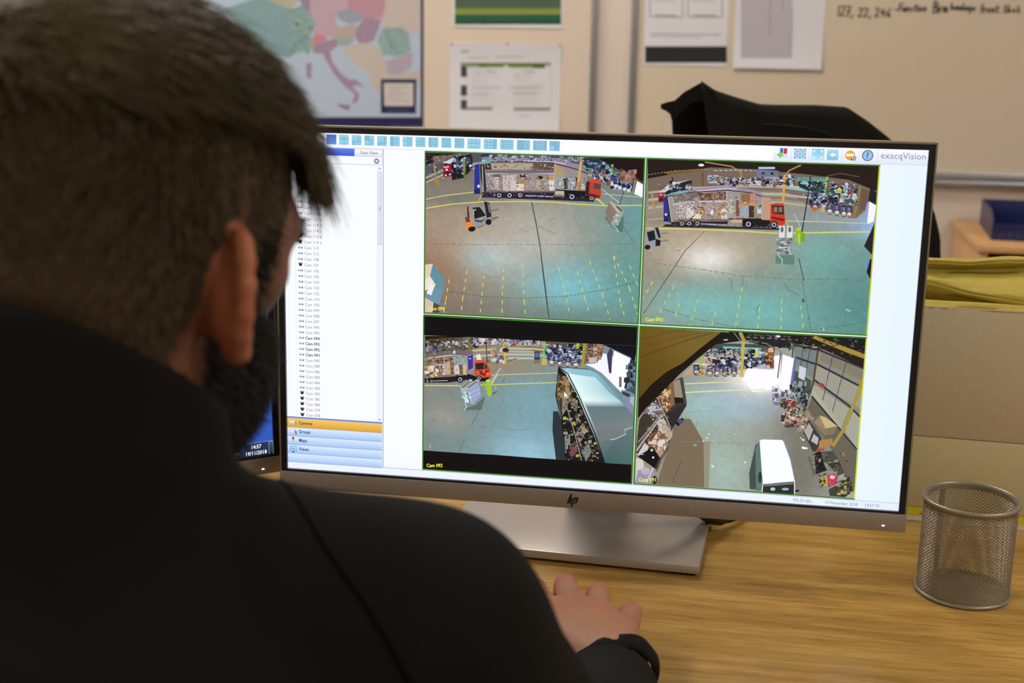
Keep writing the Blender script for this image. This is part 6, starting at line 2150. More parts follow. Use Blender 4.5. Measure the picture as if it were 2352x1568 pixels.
# ------------------------------------------------------------------ the seated man: implicit surfaces turned into meshes
def capsule(p, a, b, ra, rb=None):
    """tapered capsule distance"""
    rb = ra if rb is None else rb
    a, b = np.asarray(a, np.float32), np.asarray(b, np.float32)
    ab = b - a
    t = np.clip(((p - a) @ ab) / float(ab @ ab), 0, 1)
    return np.linalg.norm(p - a - t[:, None] * ab, axis=1) - (ra + (rb - ra) * t)
def ellipsoid(p, c, r):
    q = (p - np.asarray(c, np.float32))
    r = np.asarray(r, np.float32)
    k0 = np.linalg.norm(q / r, axis=1)
    k1 = np.linalg.norm(q / (r * r), axis=1) + 1e-9
    return k0 * (k0 - 1) / k1
def smin(a, b, k):
    h = np.clip(0.5 + 0.5 * (b - a) / k, 0, 1)
    return b + (a - b) * h - k * h * (1 - h)
def smax(a, b, k):
    return -smin(-a, -b, k)
def chain(p, pts, rads, k):
    d = None
    for i in range(len(pts) - 1):
        c = capsule(p, pts[i], pts[i + 1], rads[i], rads[i + 1])
        d = c if d is None else smin(d, c, k)
    return d

def polygonise(fn, lo, hi, h, B=8, slack=1.7):
    """sample fn on a grid (only in blocks near its surface) and extract a quad mesh"""
    lo, hi = np.asarray(lo, np.float32), np.asarray(hi, np.float32)
    nb = np.ceil((hi - lo) / (h * B)).astype(int)
    n = nb * B
    F = np.empty(tuple(n), np.float32)
    bi = np.stack(np.meshgrid(*[np.arange(k) for k in nb], indexing='ij'), -1).reshape(-1, 3)
    cen = lo + (bi + 0.5) * (h * B)
    dc = fn(cen.astype(np.float32))
    act = np.abs(dc) < h * B * 0.87 * slack
    F6 = F.reshape(nb[0], B, nb[1], B, nb[2], B)
    F6[:] = np.where(dc.reshape(nb), dc.reshape(nb), 1)[:, None, :, None, :, None]
    loc = np.stack(np.meshgrid(*[np.arange(B)] * 3, indexing='ij'), -1).reshape(-1, 3)
    idx = bi[act]
    for s in range(0, len(idx), 400):
        blk = idx[s:s + 400]
        pts = (lo + (blk[:, None, :] * B + loc[None]) * h).reshape(-1, 3).astype(np.float32)
        v = fn(pts).reshape(len(blk), B, B, B)
        F6[blk[:, 0], :, blk[:, 1], :, blk[:, 2], :] = v
    S = F < 0
    cnt = np.zeros(tuple(n - 1), np.int8)
    for dx in (0, 1):
        for dy in (0, 1):
            for dz_ in (0, 1):
                cnt += S[dx:n[0] - 1 + dx, dy:n[1] - 1 + dy, dz_:n[2] - 1 + dz_]
    cells = np.argwhere((cnt > 0) & (cnt < 8))
    corners = np.array([(i, j, k) for i in (0, 1) for j in (0, 1) for k in (0, 1)])
    vals = np.stack([F[cells[:, 0] + c[0], cells[:, 1] + c[1], cells[:, 2] + c[2]] for c in corners], 1)
    acc = np.zeros((len(cells), 3), np.float32)
    num = np.zeros(len(cells), np.float32)
    for a_ in range(8):
        for b_2 in range(a_ + 1, 8):
            if np.abs(corners[a_] - corners[b_2]).sum() != 1:
                continue
            va, vb = vals[:, a_], vals[:, b_2]
            m = (va < 0) != (vb < 0)
            t = np.where(m, va / (va - vb + 1e-12), 0)
            acc += np.where(m[:, None], corners[a_] + t[:, None] * (corners[b_2] - corners[a_]), 0)
            num += m
    verts = lo + (cells + acc / num[:, None]) * h
    index = np.full(tuple(n - 1), -1, np.int32)
    index[cells[:, 0], cells[:, 1], cells[:, 2]] = np.arange(len(cells))
    quads = []
    for ax in range(3):
        u, w = (ax + 1) % 3, (ax + 2) % 3
        sl0 = [slice(1, n[i] - 1) for i in range(3)]
        sl1 = list(sl0)
        sl0[ax] = slice(0, n[ax] - 1)
        sl1[ax] = slice(1, n[ax])
        A_, B_ = S[tuple(sl0)], S[tuple(sl1)]
        e = np.argwhere(A_ != B_)
        inside = A_[e[:, 0], e[:, 1], e[:, 2]]
        off = np.array([1, 1, 1])
        off[ax] = 0
        e = e + off
        def cell(du, dw):
            q = e.copy()
            q[:, u] -= du
            q[:, w] -= dw
            return index[q[:, 0], q[:, 1], q[:, 2]]
        q = np.stack([cell(1, 1), cell(0, 1), cell(0, 0), cell(1, 0)], 1)
        q = np.where(inside[:, None], q, q[:, ::-1])
        quads.append(q[(q >= 0).all(1)])
    return verts.astype(np.float32), np.concatenate(quads)

def grad(fn, p, e=0.0015):
    g = np.stack([fn(p + np.eye(3, dtype=np.float32)[i] * e) - fn(p - np.eye(3, dtype=np.float32)[i] * e) for i in range(3)], 1)
    return g / (np.linalg.norm(g, axis=1, keepdims=True) + 1e-9)
def onto(fn, p, off=0.0, it=8):
    p = np.asarray(p, np.float32).copy()
    for _ in range(it):
        p -= (fn(p) - off)[:, None] * grad(fn, p)
    return p

def np_mesh(name, v, q, material, parent, cols=None, smooth=True):
    me = bpy.data.meshes.new(name)
    me.vertices.add(len(v))
    me.vertices.foreach_set('co', v.astype(np.float32).ravel())
    k = q.shape[1]
    me.loops.add(q.size)
    me.loops.foreach_set('vertex_index', q.astype(np.int32).ravel())
    me.polygons.add(len(q))
    me.polygons.foreach_set('loop_start', np.arange(0, q.size, k, dtype=np.int32))
    me.polygons.foreach_set('loop_total', np.full(len(q), k, np.int32))
    me.update(calc_edges=True)
    me.validate()
    me.polygons.foreach_set('use_smooth', [smooth] * len(me.polygons))
    me.materials.append(material)
    if cols is not None:
        at = me.color_attributes.new('Col', 'FLOAT_COLOR', 'POINT')
        c4 = np.ones((len(v), 4), np.float32)
        c4[:, :3] = cols
        at.data.foreach_set('color', c4.ravel())
    o = bpy.data.objects.new(name, me)
    C.objects.link(o)
    o.parent = parent
    return o

# ---- skeleton (world metres)
HEAD_YAW, HEAD_PITCH = R(14), R(12)
f0 = np.array([math.sin(HEAD_YAW), math.cos(HEAD_YAW), 0.0])
hr = np.array([math.cos(HEAD_YAW), -math.sin(HEAD_YAW), 0.0])
hf = f0 * math.cos(HEAD_PITCH) - np.array([0, 0, 1.0]) * math.sin(HEAD_PITCH)
hu = np.cross(hr, hf)
HO = np.array([-0.1830, -0.577, 0.413])
HM = np.stack([hr, hf, hu]).astype(np.float32)
def to_head(p):
    return (p - HO.astype(np.float32)) @ HM.T
def from_head(q):
    return np.asarray(q, float) @ HM.astype(float) + HO

SR = np.array([-0.0235, -0.583, 0.2235])
ER = np.array([0.050, -0.458, 0.060])
WR = np.array([0.058, -0.244, 0.036])
SL = np.array([-0.372, -0.505, 0.236])
EL = np.array([-0.405, -0.375, 0.055])
WL = np.array([-0.315, -0.190, 0.030])
NB = np.array([-0.190, -0.640, 0.285])       # base of the neck
WAIST = np.array([-0.225, -0.665, -0.20])

# ---- ear outline in its own plane (p forward, q up)
EAR = [(.013, .004), (.017, .018), (.012, .029), (.001, .0345), (-.011, .031), (-.019, .021), (-.0215, .007), (-.020, -.008), (-.014, -.021), (-.005, -.031), (.004, -.0325), (.009, -.025), (.010, -.014)]
EARR = [.003, .0036, .0042, .0046, .0048, .0048, .0046, .0044, .0046, .0060, .0064, .0052, .004]
def ear(q, s):
    """q in head space; s = +1 right, -1 left"""
    o = np.array([0.0768 * s, -0.005, -0.004])
    ang = R(46)
    pd = np.array([-math.sin(ang) * s, math.cos(ang), 0.0])
    qd = np.array([0.03 * s, -0.16, 0.985])
    nd = np.cross(pd, qd) * s
    W = lambda a_, b_2, c_=0.0: o + pd * a_ + qd * b_2 + nd * c_
    d = chain(q, [W(a_, b_2, 0.001) for a_, b_2 in [(e0 * 0.92, e1 * 0.88) for e0, e1 in EAR]], EARR, 0.003)
    loc = (q - o.astype(np.float32)) @ np.stack([pd, qd, nd]).T.astype(np.float32)
    d = smin(d, ellipsoid(loc, (-.003, .001, -.001), (.0150, .0260, .0036)), 0.004)
    d = smin(d, ellipsoid(loc, (.001, .000, -.007), (.0110, .0205, .0070)), 0.011)
    d = smin(d, capsule(q, W(.004, .014, .0015), W(-.010, .008, .0015), .0035, .003), 0.003)
    d = smin(d, capsule(q, W(-.010, .008, .0015), W(-.009, -.012, .0015), .003, .0035), 0.003)
    d = smin(d, capsule(q, W(.011, -.004, .001), W(.010, -.012, .001), .004, .004), 0.003)
    root = capsule(q, W(.010, -.012, -.008), W(.006, .014, -.008), .007, .008)
    return smin(d, root, 0.006)

def head_sdf(q):
    d = ellipsoid(q, (0, -0.014, 0.052), (0.0765, 0.098, 0.086))
    d = smin(d, ellipsoid(q, (0, 0.045, 0.036), (0.0610, 0.053, 0.060)), 0.03)
    d = smin(d, ellipsoid(q, (0, 0.046, -0.020), (0.0445, 0.048, 0.060)), 0.03)
    d = smin(d, ellipsoid(q, (0, 0.055, -0.038), (0.0420, 0.039, 0.034)), 0.02)
    d = smin(d, ellipsoid(q, (0, 0.037, -0.060), (0.0525, 0.050, 0.043)), 0.026)
    d = smin(d, ellipsoid(q, (0, -0.045, -0.010), (0.060, 0.052, 0.055)), 0.03)
    d = smin(d, ellipsoid(q, (0, 0.078, -0.084), (0.020, 0.016, 0.016)), 0.022)
    for s in (-1, 1):
        d = smin(d, ellipsoid(q, (0.039 * s, 0.064, 0.006), (0.013, 0.020, 0.011)), 0.02)
        d = smin(d, capsule(q, (0.012 * s, 0.094, 0.032), (0.050 * s, 0.074, 0.034), 0.008, 0.008), 0.014)
        d = smax(d, -ellipsoid(q, (0.031 * s, 0.102, 0.010), (0.017, 0.014, 0.011)), 0.010)
        d = smin(d, ellipsoid(q, (0.031 * s, 0.0805, 0.010), (0.0125, 0.0125, 0.0118)), 0.003)
        d = smin(d, capsule(q, (0.019 * s, 0.089, 0.0165), (0.043 * s, 0.083, 0.0160), 0.0035, 0.003), 0.004)
    d = smin(d, capsule(q, (0, 0.092, 0.026), (0, 0.110, -0.016), 0.008, 0.011), 0.010)
    for s in (-1, 1):
        d = smin(d, ellipsoid(q, (0.0115 * s, 0.104, -0.021), (0.0075, 0.0095, 0.0068)), 0.005)
    d = smin(d, capsule(q, (-0.020, 0.089, -0.046), (0.020, 0.089, -0.046), 0.0062), 0.007)
    d = smin(d, capsule(q, (-0.017, 0.088, -0.056), (0.017, 0.088, -0.056), 0.0068), 0.007)
    d = smax(d, -capsule(q, (-0.022, 0.098, -0.0508), (0.022, 0.098, -0.0508), 0.0016), 0.003)
    near = np.abs(np.abs(q[:, 0]) - 0.085) < 0.06
    if near.any():
        qn = q[near]
        e = np.minimum(ear(qn, 1.0), ear(qn, -1.0))
        dn = smax(d[near], -np.minimum(ellipsoid(qn, (0.090, 0.006, -0.003), (0.008, 0.006, 0.010)), ellipsoid(qn, (-0.090, 0.006, -0.003), (0.008, 0.006, 0.010))), 0.004)
        d[near] = smin(dn, e, 0.004)
    return d

# ---- hands: joints of every finger, knuckle to tip
def hand_joints():
    mcp = [(-0.0095, -0.150, 0.053), (0.0115, -0.1465, 0.056), (0.0325, -0.150, 0.053), (0.0510, -0.160, 0.045)]
    pip = [(-0.0255, -0.109, 0.054), (-0.0005, -0.1035, 0.057), (0.0265, -0.1075, 0.053), (0.0545, -0.1205, 0.045)]
    dip = [(-0.0330, -0.086, 0.040), (-0.0050, -0.0800, 0.040), (0.0245, -0.0865, 0.036), (0.0545, -0.1040, 0.030)]
    tip = [(-0.0350, -0.076, 0.026), (-0.0060, -0.0705, 0.026), (0.0240, -0.0790, 0.021), (0.0535, -0.0990, 0.013)]
    thumb = [(0.034, -0.190, 0.036), (-0.006, -0.172, 0.033), (-0.026, -0.146, 0.028), (-0.030, -0.118, 0.024)]
    return [[(x * 1.08 + 0.0025, y - 0.032, z) for x, y, z in row] for row in (mcp, pip, dip, tip, thumb)]
FR = [(0.0112, 0.0104, 0.0088, 0.0076), (0.0114, 0.0106, 0.0089, 0.0077), (0.0110, 0.0103, 0.0086, 0.0074), (0.0102, 0.0096, 0.0078, 0.0068)]
def hand_sdf(p, wrist, tf):
    """tf places the right-hand joints (mirrored for the left)"""
    mcp, pip, dip, tip, th = [[tf(j) for j in row] for row in hand_joints()]
    d = None
    for i in range(4):
        c = capsule(p, wrist, mcp[i], 0.0165, 0.0118)
        d = c if d is None else smin(d, c, 0.012)
    for i in range(3):
        d = smin(d, capsule(p, mcp[i], mcp[i + 1], 0.0108, 0.0108), 0.009)
    d = smin(d, capsule(p, th[0], th[1], 0.0150, 0.0125), 0.012)
    for i in range(4):
        f = chain(p, [mcp[i], pip[i], dip[i], tip[i]], FR[i], 0.0025)
        f = np.minimum(f, ellipsoid(p, pip[i], (FR[i][1] * 1.04,) * 3))
        d = smin(d, f, 0.0035)
    d = smin(d, chain(p, [th[1], th[2], th[3]], (0.0118, 0.0102, 0.0088), 0.003), 0.004)
    return d
R_TF = lambda j: np.array(j)
_c0, _c1 = np.array([0.018, -0.17]), np.array([-0.285, -0.115])
def L_TF(j):
    x, y = -(j[0] - _c0[0]), j[1] - _c0[1]
    an = R(-30)
    return np.array([_c1[0] + x * math.cos(an) - y * math.sin(an), _c1[1] + x * math.sin(an) + y * math.cos(an), (j[2] - 0.013) * 0.8 + 0.008])

def body_sdf(p):
    d = np.full(len(p), 1.0, np.float32)
    q = to_head(p)
    hd = np.linalg.norm(q, axis=1) - 0.17
    m = hd < 0.06
    d[~m] = hd[~m] + 0.02
    if m.any():
        d[m] = head_sdf(q[m])
    neck = capsule(p, NB + np.array([0.0, 0.0, -0.03]), from_head((0, -0.030, -0.02)), 0.057, 0.054)
    d = smin(d, neck, 0.022)
    t = ellipsoid(p, (-0.205, -0.635, 0.06), (0.150, 0.090, 0.25))
    t = smin(t, capsule(p, SL, SR, 0.050), 0.06)
    t = smin(t, capsule(p, NB, SR, 0.045, 0.045), 0.04)
    t = smin(t, capsule(p, NB, SL, 0.045, 0.045), 0.04)
    t = smin(t, ellipsoid(p, (-0.225, -0.655, -0.22), (0.155, 0.105, 0.12)), 0.06)
    d = smin(d, t, 0.03)
    for S_, E_, W_ in ((SR, ER, WR), (SL, EL, WL)):
        d = smin(d, chain(p, [S_, E_, W_], (0.046, 0.038, 0.0245), 0.02), 0.02)
    for W_, tf, c in ((WR, R_TF, (0.013, -0.18, 0.035)), (WL, L_TF, (-0.285, -0.13, 0.03))):
        m = np.linalg.norm(p - np.asarray(c, np.float32), axis=1) < 0.16
        if m.any():
            d[m] = smin(d[m], hand_sdf(p[m], W_, tf), 0.010)
    return d

# ---- jacket
COLLAR_T = np.array([-0.180, -0.612, 0.445])
def fold_noise(p):
    x, y, z = p[:, 0], p[:, 1], p[:, 2]
    return (np.sin(24 * x + 17 * z + 1.0) * np.sin(19 * y - 15 * z + 0.4) * 0.7 + 0.3 * np.sin(46 * z + 31 * x - 20 * y)) 
def jacket_sdf(p, folds=True):
    d = ellipsoid(p, (-0.205, -0.645, 0.05), (0.185, 0.120, 0.27))
    d = smin(d, ellipsoid(p, (-0.200, -0.690, 0.16), (0.150, 0.070, 0.13)), 0.05)
    d = smin(d, capsule(p, SL, SR, 0.0635), 0.05)
    d = smin(d, capsule(p, NB + np.array([0.035, 0.01, .006]), SR + np.array([0, 0, .004]), 0.050, 0.050), 0.035)
    d = smin(d, capsule(p, NB + np.array([0, 0, -.012]), SL + np.array([0, 0, .010]), 0.050, 0.050), 0.035)
    d = smin(d, ellipsoid(p, (-0.225, -0.660, -0.21), (0.185, 0.130, 0.10)), 0.05)
    ra = chain(p, [SR, ER, WR + (ER - WR) * 0.10], (0.0640, 0.0540, 0.0370), 0.025)
    la = chain(p, [SL, EL, WL + (EL - WL) * 0.10], (0.0640, 0.0540, 0.0370), 0.025)
    d = smin(d, ra, 0.03)
    d = smin(d, la, 0.03)
    if folds:
        w = np.clip(1.2 - np.linalg.norm(p - np.array([-0.02, -0.52, 0.15], np.float32), axis=1) * 2.0, 0.25, 1)
        d = d - 0.0042 * w * fold_noise(p)
    # open at cuffs
    for W_, E_ in ((WR, ER), (WL, EL)):
        ax = (E_ - W_) / np.linalg.norm(E_ - W_)
        s = (p - W_.astype(np.float32)) @ ax.astype(np.float32)
        near = np.linalg.norm(p - W_.astype(np.float32), axis=1) < 0.09
        cut = 0.034 - s
        d = np.where(near, smax(d, cut, 0.003), d)
    # standing collar: a thick open cone round the neck, high at the nape
    cd = capsule(p, NB + np.array([0, 0, -0.02]), COLLAR_T, 0.080, 0.070)
    shell = np.maximum(cd, -(cd + 0.0085))
    rel = p - np.array([-0.185, -0.640, 0.391], np.float32)
    plane = (rel[:, 2] + 0.74 * (rel @ f0.astype(np.float32))) * 0.85
    shell = smax(shell, plane, 0.006)
    d = smin(d, shell, 0.014)
    inner = capsule(p, NB + np.array([0, 0, 0.01]), COLLAR_T + np.array([0.01, 0.03, 0.06]), 0.064, 0.0625)
    return smax(d, -inner, 0.008)

BASE = Vector((-0.225, -0.665, -0.285))
person = thing('person', 'man in a black jacket with short dark hair, seen from behind, using a mouse', 'person', BASE)
BV = np.array(BASE)

# skin colouring: head and neck skin darkened for shade, paler hands, reddish ears and knuckles, dark stubble where the hair is shorn
m_, nt_, b_ = new_mat('skin')
vc = nt_.nodes.new('ShaderNodeVertexColor')
vc.layer_name = 'Col'
nz = nt_.nodes.new('ShaderNodeTexNoise')
nz.inputs['Scale'].default_value = 90
mr = nt_.nodes.new('ShaderNodeMapRange')
mr.inputs[3].default_value = 0.88
mr.inputs[4].default_value = 1.12
vm = nt_.nodes.new('ShaderNodeVectorMath')
vm.operation = 'SCALE'
nt_.links.new(nz.outputs['Fac'], mr.inputs[0])
nt_.links.new(vc.outputs[0], vm.inputs[0])
nt_.links.new(mr.outputs[0], vm.inputs['Scale'])
nt_.links.new(vm.outputs[0], b_.inputs['Base Color'])
b_.inputs['Roughness'].default_value = 0.5
b_.inputs['Subsurface Weight'].default_value = 0.12
b_.inputs['Subsurface Radius'].default_value = (0.008, 0.003, 0.0015)
b_.inputs['Subsurface Scale'].default_value = 0.6
bn = nt_.nodes.new('ShaderNodeTexNoise')
bn.inputs['Scale'].default_value = 500
bb_ = nt_.nodes.new('ShaderNodeBump')
bb_.inputs['Strength'].default_value = 0.15
bb_.inputs['Distance'].default_value = 0.001
nt_.links.new(bn.outputs['Fac'], bb_.inputs['Height'])
nt_.links.new(bb_.outputs[0], b_.inputs['Normal'])
M_skin = m_
M_hair = mat('dark_brown_hair', (78, 66, 36), 0.42, vary=0.25, scale=160, spec=0.5)
M_beard = mat('dark_beard', (30, 24, 18), 0.55, vary=0.2, scale=160)
M_cloth = mat('jacket_softshell', (21, 20, 18), 0.8, vary=0.10, scale=30, bump=0.35, bscale=1400, spec=0.12)
M_seam = mat('jacket_seam', (9, 8, 7), 0.9, spec=0.05)  # darker than the cloth, painting the shade of a seam groove
M_cloth2 = mat('jacket_rib', (18, 17, 18), 0.8, bump=0.4, bscale=900, spec=0.15)

bv, bq = polygonise(body_sdf, (-0.50, -0.80, -0.36), (0.20, -0.02, 0.59), 0.0032)
hq = to_head(bv)
X, Y, Z = hq[:, 0], hq[:, 1], hq[:, 2]
onhead = (np.linalg.norm(hq - np.array([0, 0, 0.02]), axis=1) < 0.18) & (Z > -0.115)
is_ear = onhead & (np.minimum(ear(hq.astype(np.float32), 1.0), ear(hq.astype(np.float32), -1.0)) < 0.0012)
def hairline(x, y, z):
    """> 0 where the scalp carries hair"""
    ax = np.abs(x)
    back = np.minimum(z + 0.058 + 0.25 * np.clip(y + 0.03, -1, 0.05), 0.5)            # nape
    side = z - np.interp(y, [-0.10, -0.035, -0.020, 0.0, 0.012, 0.026, 0.040, 0.055, 0.070, 0.085], [-0.06, -0.05, -0.030, 0.03, -0.03, -0.04, 0.0, 0.045, 0.068, 0.084])
    return np.where(y < -0.03, back, side)
hl = hairline(X, Y, Z)
skin = np.tile(np.array(lin((140, 82, 54)), np.float32), (len(bv), 1))  # base tone, with the shade on head and neck put into the colour
def tint(mask, c, a_):
    global skin
    a_ = np.clip(a_, 0, 1) * mask
    skin = skin * (1 - a_[:, None]) + np.array(lin(c), np.float32) * a_[:, None]
tint(onhead & ~is_ear, (66, 46, 30), np.clip(hl / 0.022, 0, 1) * 0.9)
tint(onhead & ~is_ear & (Y > 0.005), (66, 46, 34), np.clip((0.012 - Z) / 0.02, 0, 1) * 0.85 * (np.abs(X) > 0.028))  # cheek stubble, deepened to stand for shade on the face
tint(is_ear, (186, 112, 80), 0.8)
tint(~onhead, (190, 142, 112), 0.8 * (bv[:, 1] > -0.30))
mcp, pip, dip, tip, th = hand_joints()
for j in mcp + pip:
    tint(np.ones(len(bv), bool), (186, 92, 74), 0.75 * np.exp(-(np.linalg.norm(bv - np.array(j), axis=1) / 0.014) ** 2))
for s_ in (-1, 1):
    tint(onhead, (150, 80, 74), 0.7 * np.exp(-(np.linalg.norm(hq - np.array([0.008 * s_, 0.096, -0.051]), axis=1) / 0.010) ** 2))
    ey = np.linalg.norm(hq - np.array([0.031 * s_, 0.0925, 0.009]), axis=1)
    tint(onhead & (Y > 0.085) & (np.abs(Z - 0.0085) < 0.0036), (206, 196, 186), 1.0 * (np.abs(X - 0.031 * s_) < 0.0105))
    tint(onhead & (Y > 0.085) & (np.abs(Z - 0.0085) < 0.0040), (40, 28, 20), 1.0 * (ey < 0.0045))
body = np_mesh('body', bv - BV, bq, M_skin, person, cols=skin)

jv, jq = polygonise(jacket_sdf, (-0.55, -0.86, -0.36), (0.24, -0.10, 0.47), 0.0045)
jacket = np_mesh('jacket', jv - BV, jq, M_cloth, person)
jacket['label'] = 'black softshell jacket with a standing collar'

# seams of the jacket, laid on its surface
def seam(name, pts, rad=0.0016, n=48, sink=-0.0004):
    P_ = onto(jacket_sdf, np.array([list(p) for p in spline(pts, n)], np.float32), sink)
    tube_obj(name, [tuple(p - BV) for p in P_], rad, M_seam, jacket, 6)
seam('armhole_seam', [(-0.0985, -0.5850, 0.3045), (-0.0920, -0.5959, 0.3057), (-0.0794, -0.6109, 0.3028), (-0.0682, -0.6206, 0.2968), (-0.0582, -0.6279, 0.2897), (-0.0487, -0.6335, 0.2830), (-0.0398, -0.6387, 0.2760),
                      (-0.0319, -0.6437, 0.2684), (-0.0247, -0.6479, 0.2601), (-0.0138, -0.6523, 0.2448), (-0.0068, -0.6537, 0.2314), (-0.002, -0.645, 0.21), (-0.001, -0.625, 0.18)], 0.0011, 72, -0.0002)

# cuff band round the right wrist with its tab, and the left cuff
def cuff(W_, E_, r=0.0330, width=0.019, tab=True, shift=0.0, tilt=(0, 0, 0)):
    ax = Vector(E_ - W_).normalized()
    ax = (ax + Vector(tilt)).normalized()
    u = ax.cross(Vector((0, 0, 1))).normalized()
    w = u.cross(ax)
    c = Vector(W_) + ax * shift
    vs_, fs = [], []
    prof = [(r, 0), (r + .0030, .0015), (r + .0036, width * .5), (r + .0030, width - .0015), (r, width), (r - .003, width * .5)]
    N_ = 48
    for k in range(N_):
        an = 2 * math.pi * k / N_
        wob = 1 + 0.05 * math.sin(3 * an + 1) + 0.03 * math.sin(7 * an)
        for rr, s in prof:
            q = c + (u * math.cos(an) * 1.06 + w * math.sin(an) * 0.88) * rr * wob + ax * (s - width * 0.5)
            vs_.append(tuple(q - BASE))
    m = len(prof)
    for k in range(N_):
        for j in range(m):
            fs.append((k * m + j, k * m + (j + 1) % m, ((k + 1) % N_) * m + (j + 1) % m, ((k + 1) % N_) * m + j))
    return mesh_obj('cuff', vs_, fs, M_cloth2, jacket, smooth=True)
cuff(WR, ER, r=0.0285, width=0.030, shift=-0.002, tilt=(0.10, 0, 0.0))
cuff(WL, EL, shift=0.024)

# ---- trousers and shoes, under the desk
def trousers_sdf(p):
    d = ellipsoid(p, (-0.225, -0.655, -0.235), (0.178, 0.130, 0.075))
    for s in (-1, 1):
        hip = np.array([-0.225 + 0.095 * s, -0.62, -0.245])
        kn = np.array([-0.20 + 0.115 * s, -0.20, -0.235])
        an = np.array([-0.19 + 0.120 * s, -0.16, -0.655])
        d = smin(d, chain(p, [hip, kn, an], (0.085, 0.064, 0.050), 0.03), 0.04)
    return d
M_trouser = mat('dark_trousers', (30, 32, 40), 0.85, bump=0.3, bscale=900)
tv, tq = polygonise(trousers_sdf, (-0.46, -0.83, -0.73), (0.06, -0.04, -0.13), 0.009)
np_mesh('trousers', tv - BV, tq, M_trouser, person)
def shoe_sdf(s):
    def fn(p):
        d = smin(ellipsoid(p, (-0.19 + 0.12 * s, -0.08, -0.712), (0.045, 0.125, 0.040)), capsule(p, (-0.19 + 0.12 * s, -0.155, -0.70), (-0.19 + 0.12 * s, -0.16, -0.66), 0.042, 0.046), 0.03)
        return smax(d, -(p[:, 2] + 0.738), 0.004)
    return fn
for s in (-1, 1):
    sv, sq = polygonise(shoe_sdf(s), (-0.27 + 0.12 * s, -0.25, -0.75), (-0.11 + 0.12 * s, 0.07, -0.58), 0.008)
    np_mesh('shoe', sv - BV, sq, M_black, person)

# ---- hair and beard: strands grown from the scalp
def strands(name, roots, normals, length, comb, grav, lift, width, seed, steps=6, jitter=0.25, shell=None, material=None, sides=3):
    """roots/normals in head space; comb is a per-root direction; returns one mesh of tapered strands"""
    r = np.random.default_rng(seed)
    n = len(roots)
    p = roots.copy()
    pts = [p.copy()]
    g = (HM @ np.array([0, 0, -1.0])).astype(np.float64)
    jit = r.normal(0, jitter, (n, 3))
    step = (length / steps)[:, None]
    for k in range(steps):
        t = k / steps
        dcur = normals * (lift * (1 - t) ** 2)[:, None] + comb + g * (grav * (0.3 + t))[:, None] + jit
        dcur /= np.linalg.norm(dcur, axis=1, keepdims=True)
        p = p + dcur * step
        if shell is not None:
            c_, rad = shell
            q = (p - c_) / rad
            l = np.linalg.norm(q, axis=1, keepdims=True)
            p = np.where(l < 1, c_ + q / np.maximum(l, 1e-6) * rad, p)
        pts.append(p.copy())
    P = np.stack(pts, 1)                                   # n, steps+1, 3
    d = np.gradient(P, axis=1)
    d /= np.linalg.norm(d, axis=2, keepdims=True) + 1e-9
    ref = np.where(np.abs(d[..., 2:3]) < 0.9, np.array([0, 0, 1.0]), np.array([1.0, 0, 0]))
    u = np.cross(d, ref)
    u /= np.linalg.norm(u, axis=2, keepdims=True) + 1e-9
    w = np.cross(d, u)
    tt = np.linspace(0, 1, steps + 1)
    prof = (1 - 0.85 * tt ** 2)[None, :, None] * (width * r.uniform(0.7, 1.3, n))[:, None, None]
    rings = [P + (u * math.cos(2 * math.pi * k / sides) + w * math.sin(2 * math.pi * k / sides)) * prof for k in range(sides)]
    V = np.stack(rings, 2).reshape(-1, 3)                  # n, steps+1, sides
    base = np.arange(n)[:, None, None] * ((steps + 1) * sides)
    a_ = (np.arange(steps)[:, None] * sides + np.arange(sides)[None])[None]
    b_2 = (np.arange(steps)[:, None] * sides + (np.arange(sides)[None] + 1) % sides)[None]
    Q = np.stack([base + a_, base + b_2, base + b_2 + sides, base + a_ + sides], -1).reshape(-1, 4)
    W_ = V @ HM.astype(float) + HO
    return W_, Q

bn_ = grad(body_sdf, bv)
hn = bn_ @ HM.T
CR = (np.array([0, -0.014, 0.052]), np.array([0.0795, 0.101, 0.089]))
r_ = np.random.default_rng(12)
def pick(mask, prob, n):
    i = np.flatnonzero(mask)
    pr = prob[i] / prob[i].sum()
    k = r_.choice(i, n, replace=True, p=pr)
    jit = r_.normal(0, 0.0014, (n, 3))
    nn = hn[k]
    jit -= nn * (jit * nn).sum(1, keepdims=True)
    return hq[k] + jit, nn
VV, QQ, nv_ = [], [], 0
def add(W_, Q):
    global nv_
    VV.append(W_)
    QQ.append(Q + nv_)
    nv_ += len(W_)
scalp = onhead & ~is_ear & (hl > 0)
# shorn sides and back
side = scalp & (Z < 0.100)
rt, nn = pick(side, np.clip(hl, 0, 0.03) + 0.002, 15000)
h_ = np.clip(hairline(rt[:, 0], rt[:, 1], rt[:, 2]), 0, 0.12)
down = np.tile(np.array([0, -0.25, -0.75]), (len(rt), 1))
add(*strands('s', rt, nn, 0.0022 + 0.010 * np.clip(h_ / 0.12, 0, 1) ** 1.3, down, np.full(len(rt), 0.1), np.full(len(rt), 0.7), 0.00038, 1, steps=2, jitter=0.3))
# longer crown combed forward
top = scalp & (Z > 0.078) & (np.abs(X) < 0.075)
rt, nn = pick(top, np.clip((Z - 0.070) / 0.03, 0.15, 1), 9000)
comb = np.stack([0.20 + rt[:, 0] * 4.0, np.full(len(rt), 0.9), np.full(len(rt), -0.15)], 1)
L = 0.026 + 0.012 * np.clip((rt[:, 1] + 0.06) / 0.12, 0, 1) + r_.normal(0, 0.003, len(rt))
add(*strands('s', rt, nn, L, comb, np.full(len(rt), 0.5), np.full(len(rt), 0.6), 0.00050, 2, steps=7, jitter=0.16, shell=(CR[0], CR[1] + 0.004)))
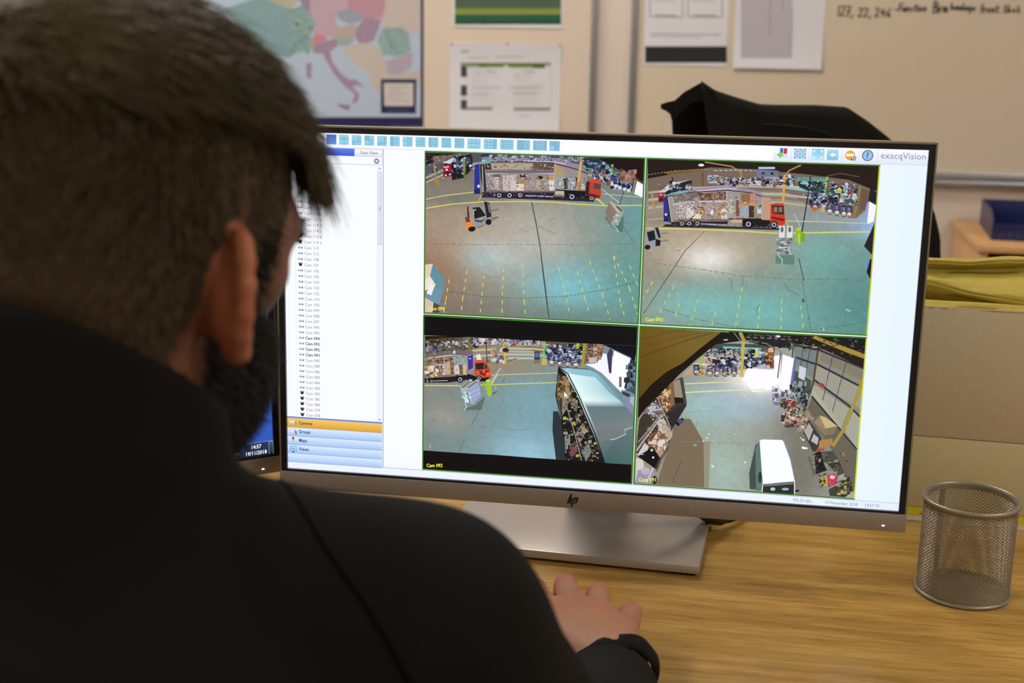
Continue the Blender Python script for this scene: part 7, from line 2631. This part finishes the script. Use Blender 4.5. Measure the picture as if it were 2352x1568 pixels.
# fringe falling over the forehead, mostly to the right
fr = scalp & (Y > 0.030) & (Z > 0.072) & (X > -0.05)
rt, nn = pick(fr, np.clip((Y - 0.02) / 0.05, 0.1, 1) * (0.5 + np.clip(X / 0.05, 0, 1.2)), 2600)
comb = np.stack([0.08 + rt[:, 0] * 3.5, np.full(len(rt), 0.22), np.full(len(rt), -0.20)], 1)
add(*strands('s', rt, nn, 0.039 + r_.normal(0, 0.009, len(rt)), comb, np.full(len(rt), 1.25), np.full(len(rt), 0.55), 0.00050, 3, steps=8, jitter=0.13, shell=(CR[0] + np.array([0, 0.004, 0]), CR[1] + 0.008)))
np_mesh('hair', np.concatenate(VV) - BV, np.concatenate(QQ), M_hair, person)['label'] = 'dark brown hair, shorn at the sides with a longer fringe'
VV, QQ, nv_ = [], [], 0
lipd = np.linalg.norm((hq - np.array([0, 0.095, -0.051])) / np.array([0.024, 0.02, 0.010]), axis=1)
bmask = onhead & ~is_ear & (lipd > 1) & (((Z < np.interp(Y, [0.0, 0.02, 0.05, 0.09, 0.12], [-0.05, 0.0, -0.014, -0.026, -0.030])) & (Y > 0.012) & (Z > -0.112)) | ((np.abs(X) > 0.055) & (Y > 0.018) & (Y < 0.036) & (Z < 0.03) & (Z > -0.03)))
rt, nn = pick(bmask, np.ones(len(bv)), 11000)
add(*strands('b', rt, nn, (0.011 - 0.05 * np.clip(-0.07 - rt[:, 2], 0, 0.1)) + r_.normal(0, 0.002, len(rt)), np.tile(np.array([0, 0.40, -0.45]), (len(rt), 1)), np.full(len(rt), 0.2), np.full(len(rt), 0.9), 0.00045, 5, steps=3, jitter=0.35))
np_mesh('beard', np.concatenate(VV) - BV, np.concatenate(QQ), M_beard, person)
VV, QQ, nv_ = [], [], 0
for s in (-1, 1):
    br = onhead & (np.abs(X * s - 0.032) < 0.022) & (np.abs(Z - 0.030 - 0.1 * (X * s - 0.03)) < 0.0055) & (Y > 0.06)
    rt, nn = pick(br, np.ones(len(bv)), 420)
    add(*strands('e', rt, nn, np.full(len(rt), 0.006), np.tile(np.array([0.9 * s, -0.1, 0.1]), (len(rt), 1)), np.zeros(len(rt)), np.full(len(rt), 0.5), 0.0004, 7 + s, steps=3, jitter=0.2))
np_mesh('eyebrows', np.concatenate(VV) - BV, np.concatenate(QQ), M_beard, person)

chair('office_chair', 'office chair the man in the black jacket sits on', (-0.225, -0.625, FLOOR), R(-8), 0.02)
